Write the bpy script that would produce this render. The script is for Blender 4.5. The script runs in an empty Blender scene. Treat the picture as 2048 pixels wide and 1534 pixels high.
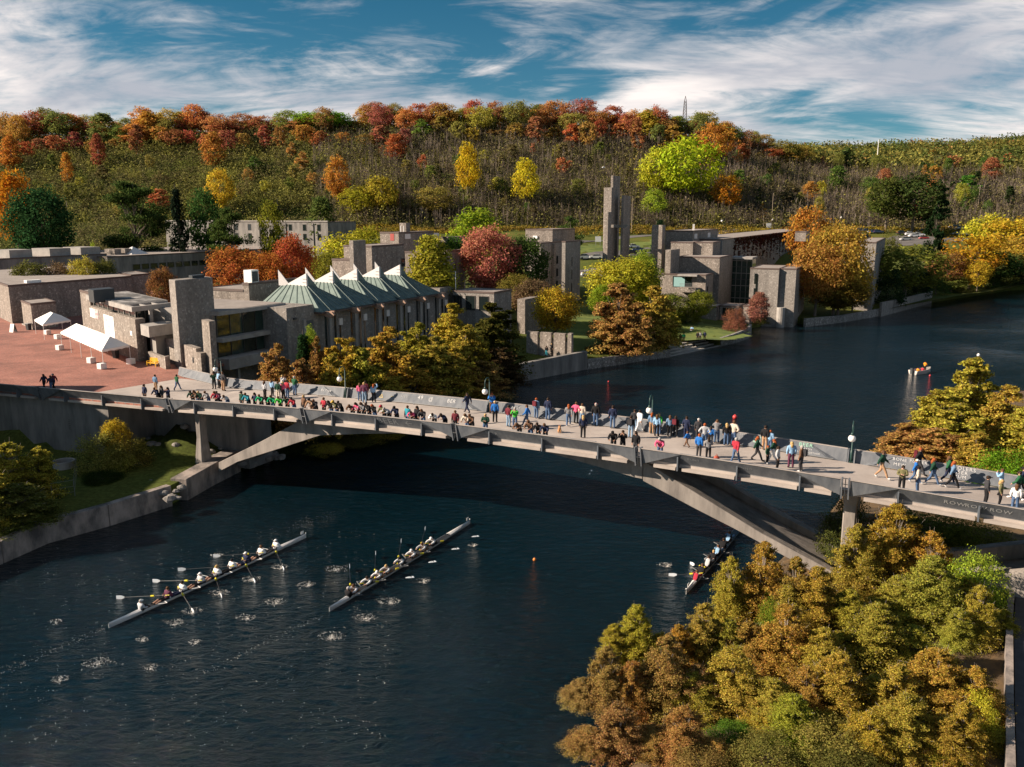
import bpy, bmesh, math, random
import numpy as np
from mathutils import Vector, Matrix
# ------------------------------------------------------------ camera, sky, sun, exposure
S = bpy.context.scene
C = S.collection
CAMH = 25.5; F = 1690.0; CX, CY, YH = 1024.0, 767.0, 430.0
PITCH = math.atan((CY - YH) / F); CP, SP = math.cos(PITCH), math.sin(PITCH)
cd = bpy.data.cameras.new('camera'); cam = bpy.data.objects.new('camera', cd); C.objects.link(cam)
cd.sensor_width = 36.0; cd.lens = F / 2048 * 36.0; cd.clip_start = 0.5; cd.clip_end = 6000
cam.location = (0, 0, CAMH); cam.rotation_euler = (math.pi / 2 - PITCH, 0, 0)
S.camera = cam
SUN_EL = math.radians(27); SUN_H = Vector((-0.994, -0.11)).normalized()
SUN_DIR = Vector((SUN_H.x * math.cos(SUN_EL), SUN_H.y * math.cos(SUN_EL), math.sin(SUN_EL)))
S.view_settings.view_transform = 'Standard'; S.view_settings.look = 'None'
S.view_settings.exposure = 1.08; S.view_settings.gamma = 1.0; S.view_settings.use_curve_mapping = False
sd = bpy.data.lights.new('sun', 'SUN'); sd.energy = 5.0; sd.angle = math.radians(0.55); sd.color = (1.0, 0.83, 0.66)
sun = bpy.data.objects.new('sun', sd); C.objects.link(sun)
sun.rotation_euler = (-SUN_DIR).to_track_quat('-Z', 'Y').to_euler(); sun.location = (-60, 20, 60)
W = bpy.data.worlds.new('World'); S.world = W; W.use_nodes = True
nt = W.node_tree; nt.nodes.clear()
def N(t, k, **kw):
    n = t.nodes.new(k)
    for a, b in kw.items():
        if a == 'inp':
            for i, v in b.items(): n.inputs[i].default_value = v
        else: setattr(n, a, b)
    return n
def L(t, a, b): t.links.new(a, b)
def build_world():
    t = nt
    out = N(t, 'ShaderNodeOutputWorld'); bg = N(t, 'ShaderNodeBackground', inp={'Strength': 0.098}); L(t, bg.outputs[0], out.inputs[0])
    sky = N(t, 'ShaderNodeTexSky', sky_type='NISHITA', sun_disc=False)
    sky.sun_elevation = SUN_EL; sky.sun_rotation = math.atan2(SUN_H.x, SUN_H.y); sky.air_density = 1.0; sky.dust_density = 0.4; sky.ozone_density = 2.2
    tc = N(t, 'ShaderNodeTexCoord'); sp = N(t, 'ShaderNodeSeparateXYZ'); L(t, tc.outputs['Generated'], sp.inputs[0])
    def M(op, a, b=None, c=None):
        n = N(t, 'ShaderNodeMath', operation=op)
        for i, v in enumerate((a, b, c)):
            if v is None: continue
            if isinstance(v, (int, float)): n.inputs[i].default_value = v
            else: L(t, v, n.inputs[i])
        return n.outputs[0]
    zz = M('ADD', M("MAXIMUM", sp.outputs[2], 0.0), 0.20)
    px = M('DIVIDE', sp.outputs[0], zz); py = M('DIVIDE', sp.outputs[1], zz)
    cb = N(t, 'ShaderNodeCombineXYZ'); L(t, px, cb.inputs[0]); L(t, py, cb.inputs[1])
    # clear-sky colour: deeper towards the zenith
    el = N(t, 'ShaderNodeMapRange', inp={1: 0.0, 2: 0.28}); L(t, sp.outputs[2], el.inputs[0])
    tint = N(t, 'ShaderNodeMix', data_type='RGBA', inp={6: SKY_LOW, 7: SKY_TOP}); L(t, el.outputs[0], tint.inputs[0])
    deep = N(t, 'ShaderNodeMix', data_type='RGBA', blend_type='MULTIPLY', inp={0: 1.0}); L(t, sky.outputs[0], deep.inputs[6]); L(t, tint.outputs[2], deep.inputs[7])
    def noise(scale, detail, rough, dist, rot, sc, off):
        mp = N(t, 'ShaderNodeMapping'); mp.inputs['Rotation'].default_value = (0, 0, rot); mp.inputs['Scale'].default_value = sc; mp.inputs['Location'].default_value = off
        L(t, cb.outputs[0], mp.inputs[0])
        n = N(t, 'ShaderNodeTexNoise', inp={'Scale': scale, 'Detail': detail, 'Roughness': rough, 'Distortion': dist}); L(t, mp.outputs[0], n.inputs['Vector'])
        return n.outputs[0]
    big = noise(*SKY_BIG)
    wisp = noise(*SKY_WISP)
    fine = noise(*SKY_FINE)
    s1 = M('ADD', M('MULTIPLY', big, 1.05), M('MULTIPLY', wisp, 0.62)); s1 = M('ADD', s1, M('MULTIPLY', fine, 0.26))
    hz = N(t, 'ShaderNodeMapRange', inp={1: 0.02, 2: 0.26, 3: 0.17, 4: -0.04}); L(t, sp.outputs[2], hz.inputs[0])
    s1 = M('ADD', s1, hz.outputs[0])
    cov = N(t, 'ShaderNodeMapRange', interpolation_type='SMOOTHSTEP', inp={1: 0.90, 2: 1.24, 3: 0.0, 4: 0.96}); L(t, s1, cov.inputs[0])
    shade = N(t, 'ShaderNodeMapRange', inp={1: 0.36, 2: 0.66, 3: 0.0, 4: 1.0}); L(t, noise(*SKY_SHADE), shade.inputs[0])
    cc = N(t, 'ShaderNodeMix', data_type='RGBA', inp={6: CLOUD_DARK, 7: CLOUD_LIGHT}); L(t, shade.outputs[0], cc.inputs[0])
    mix = N(t, 'ShaderNodeMix', data_type='RGBA'); L(t, cov.outputs[0], mix.inputs[0]); L(t, deep.outputs[2], mix.inputs[6]); L(t, cc.outputs[2], mix.inputs[7])
    L(t, mix.outputs[2], bg.inputs[0])
SKY_TOP = (0.06, 0.24, 0.28, 1); SKY_LOW = (0.18, 0.31, 0.37, 1)          # processed, deep teal sky of the photograph
CLOUD_DARK = (2.4, 2.5, 2.8, 1); CLOUD_LIGHT = (5.6, 5.05, 4.75, 1)
SKY_BIG = (0.9, 3.0, 0.5, 0.6, 0.5, (1, 1.15, 1), (6.4767, 3.017, 0))
SKY_WISP = (1.5, 10.0, 0.60, 2.2, 0.62, (0.8, 1.5, 1), (13.0187, 1.4487, 0))
SKY_FINE = (6.0, 9.0, 0.66, 1.6, 0.62, (0.7, 1.6, 1), (10.7178, 7.3138, 0))
SKY_SHADE = (1.6, 5.0, 0.55, 0.4, 0.3, (.8, 1.4, 1), (1.16, 1, 0))
build_world()
# ------------------------------------------------------------ helpers
RNG = random.Random(7); NR = np.random.default_rng(11)
def ray(x, y):
    a = (x - CX) / F; b = (y - CY) / F
    return Vector((a, CP - b * SP, -SP - b * CP))
def P(x, y, z):                       # the point of height z seen at photo pixel (x, y)
    r = ray(x, y); t = (z - CAMH) / r.z
    return Vector((r.x * t, r.y * t, z))
def PD(x, y, Y):                      # the point at ground distance Y seen at pixel (x, y)
    r = ray(x, y); t = Y / r.y
    return Vector((r.x * t, Y, CAMH + r.z * t))
U2 = Vector((math.cos(math.radians(-25.95)), math.sin(math.radians(-25.95)), 0))   # campus grid: along the bridge
N2 = Vector((-U2.y, U2.x, 0))                                                       # campus grid: away from the camera
BO = Vector((-32.8, 78.4, 0))
Z = Vector((0, 0, 1))
def xform(o):
    return Matrix.Translation(o.location) @ Matrix.Rotation(o.rotation_euler.z, 4, 'Z')
def rootinv(o):
    m = xform(o)
    p = o.parent
    while p is not None: m = xform(p) @ m; p = p.parent
    return m.inverted()
def tag(o, label=None, cat=None, group=None, kind=None):
    if label: o['label'] = label
    if cat: o['category'] = cat
    if group: o['group'] = group
    if kind: o['kind'] = kind
    return o
def empty(name, loc, label=None, cat=None, group=None, rz=0.0):
    o = bpy.data.objects.new(name, None); C.objects.link(o); o.location = loc; o.rotation_euler = (0, 0, rz); o.empty_display_size = 0.3
    return tag(o, label, cat, group)
def add(name, me, parent=None, loc=None, rz=0.0):
    o = bpy.data.objects.new(name, me); C.objects.link(o)
    if parent is not None: o.parent = parent
    if loc is not None: o.location = loc
    if rz: o.rotation_euler = (0, 0, rz)
    return o
class MB:
    def __init__(s): s.v = []; s.f = []; s.m = []
    def poly(s, pts, mi=0):
        i = len(s.v); s.v += [Vector(p) for p in pts]; s.f.append(tuple(range(i, i + len(pts)))); s.m.append(mi); return s
    def faces(s, vs, fs, mi=0):
        i = len(s.v); s.v += [Vector(p) for p in vs]
        for f in fs: s.f.append(tuple(i + k for k in f)); s.m.append(mi)
        return s
    def box(s, o, a, b, c, mi=0):     # origin corner and three edge vectors
        o, a, b, c = Vector(o), Vector(a), Vector(b), Vector(c)
        if a.cross(b).dot(c) < 0: a, b = b, a
        vs = [o, o + a, o + a + b, o + b, o + c, o + a + c, o + a + b + c, o + b + c]
        return s.faces(vs, [(3, 2, 1, 0), (4, 5, 6, 7), (0, 1, 5, 4), (1, 2, 6, 5), (2, 3, 7, 6), (3, 0, 4, 7)], mi)
    def cbox(s, c, sx, sy, sz, rz=0.0, mi=0):   # centred on c in plan, standing on c.z
        a = Vector((math.cos(rz), math.sin(rz), 0)); b = Vector((-a.y, a.x, 0)); c = Vector(c)
        return s.box(c - a * sx / 2 - b * sy / 2, a * sx, b * sy, Z * sz, mi)
    def prism(s, pl, z0, z1, mi=0):
        pl = [Vector((p[0], p[1], 0)) for p in pl]; n = len(pl)
        ar = sum(pl[i].x * pl[(i + 1) % n].y - pl[(i + 1) % n].x * pl[i].y for i in range(n))
        if ar < 0: pl.reverse()
        vs = [p + Z * z0 for p in pl] + [p + Z * z1 for p in pl]
        fs = [tuple(reversed(range(n))), tuple(range(n, 2 * n))] + [(i, (i + 1) % n, n + (i + 1) % n, n + i) for i in range(n)]
        return s.faces(vs, fs, mi)
    def ext(s, pts, d, mi=0):         # planar polygon pushed along d
        d = Vector(d); pts = [Vector(p) for p in pts]; n = len(pts)
        nn = Vector((0, 0, 0))
        for i in range(n): nn += pts[i].cross(pts[(i + 1) % n])
        if nn.dot(d) > 0: pts.reverse()
        vs = pts + [p + d for p in pts]
        return s.faces(vs, [tuple(range(n)), tuple(reversed(range(n, 2 * n)))] + [(i, n + i, n + (i + 1) % n, (i + 1) % n) for i in range(n)], mi)
    def tube(s, pts, rad, n=6, mi=0, cap=True):
        pts = [Vector(p) for p in pts]
        if isinstance(rad, (int, float)): rad = [rad] * len(pts)
        rings = []; i0 = len(s.v); ref = None
        for k, p in enumerate(pts):
            d = (pts[min(k + 1, len(pts) - 1)] - pts[max(k - 1, 0)])
            d = d.normalized() if d.length > 1e-9 else Vector((0, 0, 1))
            if ref is None: ref = d.orthogonal().normalized()
            ref = (ref - d * ref.dot(d)); ref = ref.normalized() if ref.length > 1e-6 else d.orthogonal().normalized()
            q = d.cross(ref)
            for j in range(n):
                a = 2 * math.pi * j / n; s.v.append(p + (ref * math.cos(a) + q * math.sin(a)) * rad[k])
        for k in range(len(pts) - 1):
            for j in range(n):
                a = i0 + k * n + j; b = i0 + k * n + (j + 1) % n
                s.f.append((a, b, b + n, a + n)); s.m.append(mi)
        if cap:
            s.f.append(tuple(reversed(range(i0, i0 + n)))); s.m.append(mi)
            e = i0 + (len(pts) - 1) * n; s.f.append(tuple(range(e, e + n))); s.m.append(mi)
        return s
    def ball(s, c, r, n=10, m=7, sc=(1, 1, 1), mi=0, jit=0.0):
        c = Vector(c); i0 = len(s.v); rr = RNG
        s.v.append(c + Vector((0, 0, r * sc[2])))
        for a in range(1, m):
            th = math.pi * a / m
            for b in range(n):
                ph = 2 * math.pi * b / n; k = r * (1 + (rr.uniform(-jit, jit) if jit else 0))
                s.v.append(c + Vector((k * sc[0] * math.sin(th) * math.cos(ph), k * sc[1] * math.sin(th) * math.sin(ph), k * sc[2] * math.cos(th))))
        s.v.append(c - Vector((0, 0, r * sc[2]))); last = len(s.v) - 1
        for b in range(n):
            s.f.append((i0, i0 + 1 + b, i0 + 1 + (b + 1) % n)); s.m.append(mi)
            for a in range(m - 2):
                p = i0 + 1 + a * n + b; q = i0 + 1 + a * n + (b + 1) % n
                s.f.append((p, p + n, q + n, q)); s.m.append(mi)
            p = i0 + 1 + (m - 2) * n
            s.f.append((p + b, last, p + (b + 1) % n)); s.m.append(mi)
        return s
    def mesh(s, name, mats, inv=None, smooth=False):
        me = bpy.data.meshes.new(name)
        vs = [inv @ p for p in s.v] if inv is not None else s.v
        me.from_pydata([tuple(p) for p in vs], [], s.f)
        for m in (mats if isinstance(mats, (list, tuple)) else [mats]): me.materials.append(m)
        if any(s.m): me.polygons.foreach_set('material_index', s.m)
        if smooth: me.polygons.foreach_set('use_smooth', [True] * len(s.f))
        me.update(); return me
    def build(s, name, mats, parent=None, smooth=False, bevel=0.0):
        me = s.mesh(name, mats, rootinv(parent) if parent is not None else None, smooth)
        o = add(name, me, parent)
        if bevel:
            b = o.modifiers.new('bevel', 'BEVEL'); b.width = bevel; b.segments = 1; b.limit_method = 'ANGLE'
        return o
def thing(name, mb, mat, label, cat, group=None, kind=None, smooth=False):     # one-mesh thing with its origin at its base
    c = sum(mb.v, Vector()) / len(mb.v); c.z = min(p.z for p in mb.v)
    me = mb.mesh(name, mat, Matrix.Translation(-c), smooth)
    return tag(add(name, me, None, c), label, cat, group, kind)
def struct(name, mb, mat, smooth=False):
    return tag(mb.build(name, mat, None, smooth), kind='structure')
def npmesh(name, verts, quads, mats, tri=False):
    me = bpy.data.meshes.new(name); k = 3 if tri else 4
    n = len(quads)
    me.vertices.add(len(verts)); me.vertices.foreach_set('co', np.asarray(verts, np.float32).ravel())
    me.loops.add(n * k); me.loops.foreach_set('vertex_index', np.asarray(quads, np.int32).ravel())
    me.polygons.add(n); me.polygons.foreach_set('loop_start', np.arange(0, n * k, k, dtype=np.int32))
    for m in (mats if isinstance(mats, (list, tuple)) else [mats]): me.materials.append(m)
    me.update(calc_edges=True); return me
def copy_tree(o, parent=None, loc=None, rz=None):
    c = o.copy(); C.objects.link(c); c.parent = parent
    if loc is not None: c.location = loc
    if rz is not None: c.rotation_euler = (0, 0, rz)
    for ch in o.children:
        copy_tree(ch, c)
    return c
# ------------------------------------------------------------ materials
MATS = {}
def mat(name, col, rough=0.8, col2=None, nscale=1.0, ndetail=6.0, bump=0.0, bscale=20.0, metal=0.0, spec=0.5, contrast=(0.35, 0.65), stretch=(1, 1, 1), kind='noise', coord='Object'):
    if name in MATS: return MATS[name]
    m = bpy.data.materials.new(name); m.use_nodes = True; t = m.node_tree
    b = t.nodes['Principled BSDF']; b.inputs['Base Color'].default_value = (*col, 1); b.inputs['Roughness'].default_value = rough
    b.inputs['Metallic'].default_value = metal; b.inputs['Specular IOR Level'].default_value = spec
    if col2 is not None or bump:
        tc = N(t, 'ShaderNodeTexCoord'); mp = N(t, 'ShaderNodeMapping'); mp.inputs['Scale'].default_value = stretch
        L(t, tc.outputs[coord], mp.inputs[0])
    if col2 is not None:
        if kind == 'voronoi':
            n = N(t, 'ShaderNodeTexVoronoi', inp={'Scale': nscale}); L(t, mp.outputs[0], n.inputs['Vector']); src = n.outputs['Color']
            sx = N(t, 'ShaderNodeSeparateColor'); L(t, src, sx.inputs[0]); src = sx.outputs[0]
        else:
            n = N(t, 'ShaderNodeTexNoise', inp={'Scale': nscale, 'Detail': ndetail, 'Roughness': 0.65}); L(t, mp.outputs[0], n.inputs['Vector']); src = n.outputs[0]
        r = N(t, 'ShaderNodeMapRange', inp={1: contrast[0], 2: contrast[1]}); L(t, src, r.inputs[0])
        x = N(t, 'ShaderNodeMix', data_type='RGBA', inp={6: (*col, 1), 7: (*col2, 1)}); L(t, r.outputs[0], x.inputs[0])
        L(t, x.outputs[2], b.inputs['Base Color'])
    if bump:
        n2 = N(t, 'ShaderNodeTexNoise', inp={'Scale': bscale, 'Detail': 5.0}); L(t, mp.outputs[0], n2.inputs['Vector'])
        bp = N(t, 'ShaderNodeBump', inp={'Strength': bump, 'Distance': 0.05}); L(t, n2.outputs[0], bp.inputs['Height']); L(t, bp.outputs[0], b.inputs['Normal'])
    MATS[name] = m; return m
def stone_mat(name, c1, c2, c3, stain):           # exposed-aggregate concrete with rubble pieces and water stains
    m = bpy.data.materials.new(name); m.use_nodes = True; t = m.node_tree; b = t.nodes['Principled BSDF']; b.inputs['Roughness'].default_value = 0.9; b.inputs['Specular IOR Level'].default_value = 0.2
    tc = N(t, 'ShaderNodeTexCoord')
    v = N(t, 'ShaderNodeTexVoronoi', inp={'Scale': 4.6}); L(t, tc.outputs['Object'], v.inputs['Vector'])
    s = N(t, 'ShaderNodeSeparateColor'); L(t, v.outputs['Color'], s.inputs[0])
    r = N(t, 'ShaderNodeMapRange', inp={1: 0.15, 2: 0.95}); L(t, s.outputs[0], r.inputs[0])
    a = N(t, 'ShaderNodeMix', data_type='RGBA', inp={6: (*c1, 1), 7: (*c2, 1)}); L(t, r.outputs[0], a.inputs[0])
    r2 = N(t, 'ShaderNodeMapRange', inp={1: 0.93, 2: 0.96}); L(t, s.outputs[1], r2.inputs[0])
    a2 = N(t, 'ShaderNodeMix', data_type='RGBA', inp={7: (*c3, 1)}); L(t, r2.outputs[0], a2.inputs[0]); L(t, a.outputs[2], a2.inputs[6])
    mp = N(t, 'ShaderNodeMapping'); mp.inputs['Scale'].default_value = (0.5, 0.5, 0.07); L(t, tc.outputs['Object'], mp.inputs[0])
    n = N(t, 'ShaderNodeTexNoise', inp={'Scale': 1.6, 'Detail': 6.0, 'Roughness': 0.6}); L(t, mp.outputs[0], n.inputs['Vector'])
    r3 = N(t, 'ShaderNodeMapRange', inp={1: 0.45, 2: 0.75, 3: 1.0, 4: stain}); L(t, n.outputs[0], r3.inputs[0])
    x = N(t, 'ShaderNodeMix', data_type='RGBA', blend_type='MULTIPLY', inp={0: 1.0}); L(t, a2.outputs[2], x.inputs[6]); L(t, r3.outputs[0], x.inputs[7])
    L(t, x.outputs[2], b.inputs['Base Color'])
    bp = N(t, 'ShaderNodeBump', inp={'Strength': 0.5, 'Distance': 0.06}); L(t, s.outputs[2], bp.inputs['Height']); L(t, bp.outputs[0], b.inputs['Normal'])
    MATS[name] = m; return m
def leaf_mat(name, hue=0.06, dark=0.55):           # colour comes from the object's own colour; each leaf varies
    m = bpy.data.materials.new(name); m.use_nodes = True; t = m.node_tree; t.nodes.clear()
    out = N(t, 'ShaderNodeOutputMaterial'); oi = N(t, 'ShaderNodeObjectInfo'); ge = N(t, 'ShaderNodeNewGeometry'); tc = N(t, 'ShaderNodeTexCoord')
    n = N(t, 'ShaderNodeTexNoise', inp={'Scale': 0.45, 'Detail': 2.0}); L(t, tc.outputs['Object'], n.inputs['Vector'])
    def mr(src, a, b, c, d):
        r = N(t, 'ShaderNodeMapRange', inp={1: a, 2: b, 3: c, 4: d}); L(t, src, r.inputs[0]); return r.outputs[0]
    h1 = mr(n.outputs[0], 0.3, 0.7, 0.5 - hue * 0.35, 0.5 + hue * 0.95); h2 = mr(ge.outputs['Random Per Island'], 0, 1, -hue * 0.3, hue * 0.6)
    ad = N(t, 'ShaderNodeMath', operation='ADD'); L(t, h1, ad.inputs[0]); L(t, h2, ad.inputs[1])
    wn = N(t, 'ShaderNodeTexWhiteNoise', noise_dimensions='1D'); L(t, ge.outputs['Random Per Island'], wn.inputs['W'])
    val = mr(wn.outputs[0], 0, 1, dark, 1.5)
    hs = N(t, 'ShaderNodeHueSaturation'); L(t, ad.outputs[0], hs.inputs['Hue']); L(t, val, hs.inputs['Value']); L(t, oi.outputs['Color'], hs.inputs['Color'])
    d = N(t, 'ShaderNodeBsdfDiffuse'); tr = N(t, 'ShaderNodeBsdfTranslucent'); L(t, hs.outputs[0], d.inputs[0]); L(t, hs.outputs[0], tr.inputs[0])
    mx = N(t, 'ShaderNodeMixShader', inp={0: 0.5}); L(t, d.outputs[0], mx.inputs[1]); L(t, tr.outputs[0], mx.inputs[2]); L(t, mx.outputs[0], out.inputs[0])
    MATS[name] = m; return m
TWIG = mat('twig_bark', (0.20, 0.15, 0.12), 0.95)
STONE = stone_mat('rubble_concrete', (0.205, 0.178, 0.156), (0.30, 0.262, 0.23), (0.42, 0.375, 0.335), 0.6)
STONE2 = stone_mat('rubble_concrete_grey', (0.215, 0.195, 0.178), (0.29, 0.265, 0.24), (0.38, 0.35, 0.32), 0.6)
CONC = mat('concrete', (0.25, 0.235, 0.22), 0.85, (0.36, 0.335, 0.31), 0.7, 8, 0.25, 8)
CONCD = mat('weathered_concrete', (0.11, 0.105, 0.10), 0.9, (0.27, 0.25, 0.23), 0.55, 8, 0.3, 6, stretch=(1, 1, 0.25))
GRAVEL = mat('roof_gravel', (0.22, 0.19, 0.17), 0.95, (0.31, 0.27, 0.245), 0.5, 10, 0.3, 14)
GLASS = mat('dark_window_glass', (0.012, 0.018, 0.018), 0.06, spec=0.7)
GLASSG = mat('green_tinted_glass', (0.02, 0.04, 0.035), 0.08, (0.045, 0.07, 0.055), 0.6, spec=0.7)
FRAME = mat('window_frame_metal', (0.05, 0.045, 0.04), 0.5)
FASCIA = mat('roof_edge_flashing', (0.095, 0.065, 0.055), 0.6)
WHITE = mat('white_paint', (0.78, 0.77, 0.75), 0.5)
CANVAS = mat('white_tent_fabric', (0.82, 0.80, 0.77), 0.75, (0.74, 0.73, 0.72), 0.8)
STEEL = mat('galvanised_steel', (0.16, 0.165, 0.17), 0.6)
DARK = mat('dark_metal', (0.03, 0.035, 0.04), 0.5)
BARK = mat('bark', (0.10, 0.075, 0.055), 0.95, (0.18, 0.15, 0.12), 3, 6, stretch=(1, 1, 0.2))
BARKP = mat('pale_bark', (0.22, 0.18, 0.15), 0.95, (0.34, 0.30, 0.26), 3, 6, stretch=(1, 1, 0.2))
LEAF = leaf_mat('broadleaf_foliage', 0.05, 0.45)
CEDAR = leaf_mat('cedar_foliage', 0.06, 0.28)
# ------------------------------------------------------------ ground, water, river walls
def _wb(l):
    o = []
    for i, q in enumerate(l):
        if q == 'in':
            a, b = P(*l[i - 1], 0), P(*l[i + 1], 0); d = (b - a).normalized(); nn = Vector((-d.y, d.x, 0)) * 5.2; o += [tuple((a + nn + d * .3).xy), tuple((b + nn - d * .3).xy)]
        else: o.append(tuple(P(*q, 0).xy))
    return o
WB = [(-40, -40), (-40, 20)] + _wb(((-250, 1225), (0, 1125), (90, 1085), (340, 1010), (475, 940), (560, 912), (800, 850), (1032, 764), (1170, 738), (1289, 720), (1340, 714), 'in', (1437, 693), (1494, 677), (1504, 656), (1540, 649), (1600, 647), (1612, 653), (1760, 632), (1860, 605))) + [(171.8, 292), (300, 350), (600, 430), (1300, 560)]
EB = [(0, -30), (3, 25)] + [tuple(P(x, y, 0).xy) for x, y in ((1230, 1534), (1400, 1250), (1530, 1160), (1640, 1060), (1740, 930), (1800, 885), (1985, 790))] + [(75, 119), (140, 150), (320, 190), (900, 260)]
def seg_dist(pl, X, Y):
    d = np.full(np.shape(X), 1e9)
    for (ax, ay), (bx, by) in zip(pl[:-1], pl[1:]):
        vx, vy = bx - ax, by - ay; l2 = vx * vx + vy * vy
        t = np.clip(((X - ax) * vx + (Y - ay) * vy) / l2, 0, 1)
        d = np.minimum(d, np.hypot(X - ax - t * vx, Y - ay - t * vy))
    return d
RX = np.array([-400, 0, 200, 400, 600, 800, 1000, 1200, 1400, 1500, 1560, 1700, 2048, 2500]); RY = np.array([300, 292, 286, 278, 270, 264, 262, 266, 282, 306, 332, 348, 352, 350])
def sst(a, b, x):
    t = np.clip((x - a) / (b - a), 0, 1); return t * t * (3 - 2 * t)
def G(X, Y):                                       # height of the west-bank ground
    X = np.asarray(X, float); Y = np.asarray(Y, float)
    w = seg_dist(WB, X, Y)
    z = np.interp(w, [0, 4, 12, 40, 80, 200], [1.5, 1.9, 2.8, 4.6, 6.0, 6.6])
    z = np.where((X < -29) & (Y < 86), 1.75 + 2.6 * np.exp(-((X + 34) ** 2 + (Y - 85) ** 2) / 14.0), z)
    z = z + 12.0 * sst(265, 435, Y)
    px = CX + F * X / np.maximum(Y, 1)
    zr = CAMH + (YH - np.interp(px, RX, RY)) * 560 / F
    hill = (zr - 18.5) * np.power(np.clip((Y - 432) / 128.0, 0, 1), 0.9)
    z = z + hill - 0.02 * np.clip(Y - 570, 0, 400)
    far = CAMH + (YH - np.interp(px, [0, 1500, 1700, 1900, 2048, 2500], [330, 318, 314, 308, 296, 285])) * 1250 / F
    z = z + np.maximum(far - (z), 0) * sst(640, 1250, Y)
    return z + (np.sin(X * .11 + Y * .05) + np.sin(Y * .13 - X * .04)) * 0.012 * np.clip(w, 0, 60) * (Y > 260)
def GE(X, Y): return np.interp(seg_dist(EB, np.asarray(X, float), np.asarray(Y, float)), [0, 1.5, 8, 60], [0.5, 1.1, 1.6, 2.4])
def resample(pl, n):
    pl = np.array(pl, float); d = np.r_[0, np.cumsum(np.hypot(*np.diff(pl, axis=0).T))]
    # keep corners dense near the camera
    t = np.unique(np.r_[d, np.interp(np.linspace(0, 1, n), [0, .75, 1], [0, d[-6] if len(d) > 8 else d[-1] * .5, d[-1]])])
    return np.c_[np.interp(t, d, pl[:, 0]), np.interp(t, d, pl[:, 1])]
def strip_ground(name, bank, far, g, nv, powr, m):
    b = resample(bank, 150); n = len(b)
    fp = np.array(far, float); fd = np.r_[0, np.cumsum(np.hypot(*np.diff(fp, axis=0).T))]; tt = np.linspace(0, fd[-1], n)
    fpt = np.c_[np.interp(tt, fd, fp[:, 0]), np.interp(tt, fd, fp[:, 1])]
    vs = [np.c_[b, np.full(n, -2.0)]]
    for k in range(nv):
        t = (k / (nv - 1)) ** powr; q = b + (fpt - b) * t
        vs.append(np.c_[q, g(q[:, 0], q[:, 1])])
    V = np.concatenate(vs); R = nv + 1
    i = (np.arange(R - 1)[:, None] * n + np.arange(n - 1)[None]).ravel()
    Q = np.c_[i, i + 1, i + 1 + n, i + n]
    me = npmesh(name, V, Q, m); me.polygons.foreach_set('use_smooth', [True] * len(me.polygons))
    o = add(name, me); tag(o, kind='structure'); return o
def ground_mat():
    m = bpy.data.materials.new('ground_cover'); m.use_nodes = True; t = m.node_tree; b = t.nodes['Principled BSDF']; b.inputs['Roughness'].default_value = 1.0; b.inputs['Specular IOR Level'].default_value = 0.1
    tc = N(t, 'ShaderNodeTexCoord'); n = N(t, 'ShaderNodeTexNoise', inp={'Scale': 0.06, 'Detail': 8.0, 'Roughness': 0.7}); L(t, tc.outputs['Object'], n.inputs['Vector'])
    r = N(t, 'ShaderNodeValToRGB'); L(t, n.outputs[0], r.inputs[0]); e = r.color_ramp.elements
    e[0].position = 0.3; e[0].color = (0.035, 0.032, 0.015, 1); e[1].position = 0.75; e[1].color = (0.17, 0.12, 0.035, 1)
    for p_, c in ((0.45, (0.075, 0.095, 0.02, 1)), (0.6, (0.10, 0.105, 0.022, 1))):
        k = e.new(p_); k.color = c
    n2 = N(t, 'ShaderNodeTexNoise', inp={'Scale': 3.0, 'Detail': 6.0}); L(t, tc.outputs['Object'], n2.inputs['Vector'])
    r2 = N(t, 'ShaderNodeMapRange', inp={1: 0.3, 2: 0.7, 3: 0.6, 4: 1.3}); L(t, n2.outputs[0], r2.inputs[0])
    x = N(t, 'ShaderNodeMix', data_type='RGBA', blend_type='MULTIPLY', inp={0: 1.0}); L(t, r.outputs[0], x.inputs[6]); L(t, r2.outputs[0], x.inputs[7]); L(t, x.outputs[2], b.inputs['Base Color'])
    return m
GROUND = ground_mat()
LITTER = mat('leaf_litter', (0.05, 0.035, 0.02), 1.0, (0.14, 0.085, 0.035), 1.2, 8, 0.4, 6)
strip_ground('ground', WB, [(-900, -60), (-1500, 500), (-1900, 2300), (0, 2500), (2600, 2300), (3000, 900), (2400, 620)], G, 170, 2.3, GROUND)
strip_ground('ground_east_bank', EB, [(300, -60), (500, 0), (900, 100), (1300, 180), (1500, 230)], GE, 40, 2.2, LITTER)
def lawn_mat():
    return mat('mown_grass', (0.055, 0.095, 0.012), 1.0, (0.14, 0.17, 0.025), 0.35, 8, 0.2, 30)
LAWN = lawn_mat()
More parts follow.
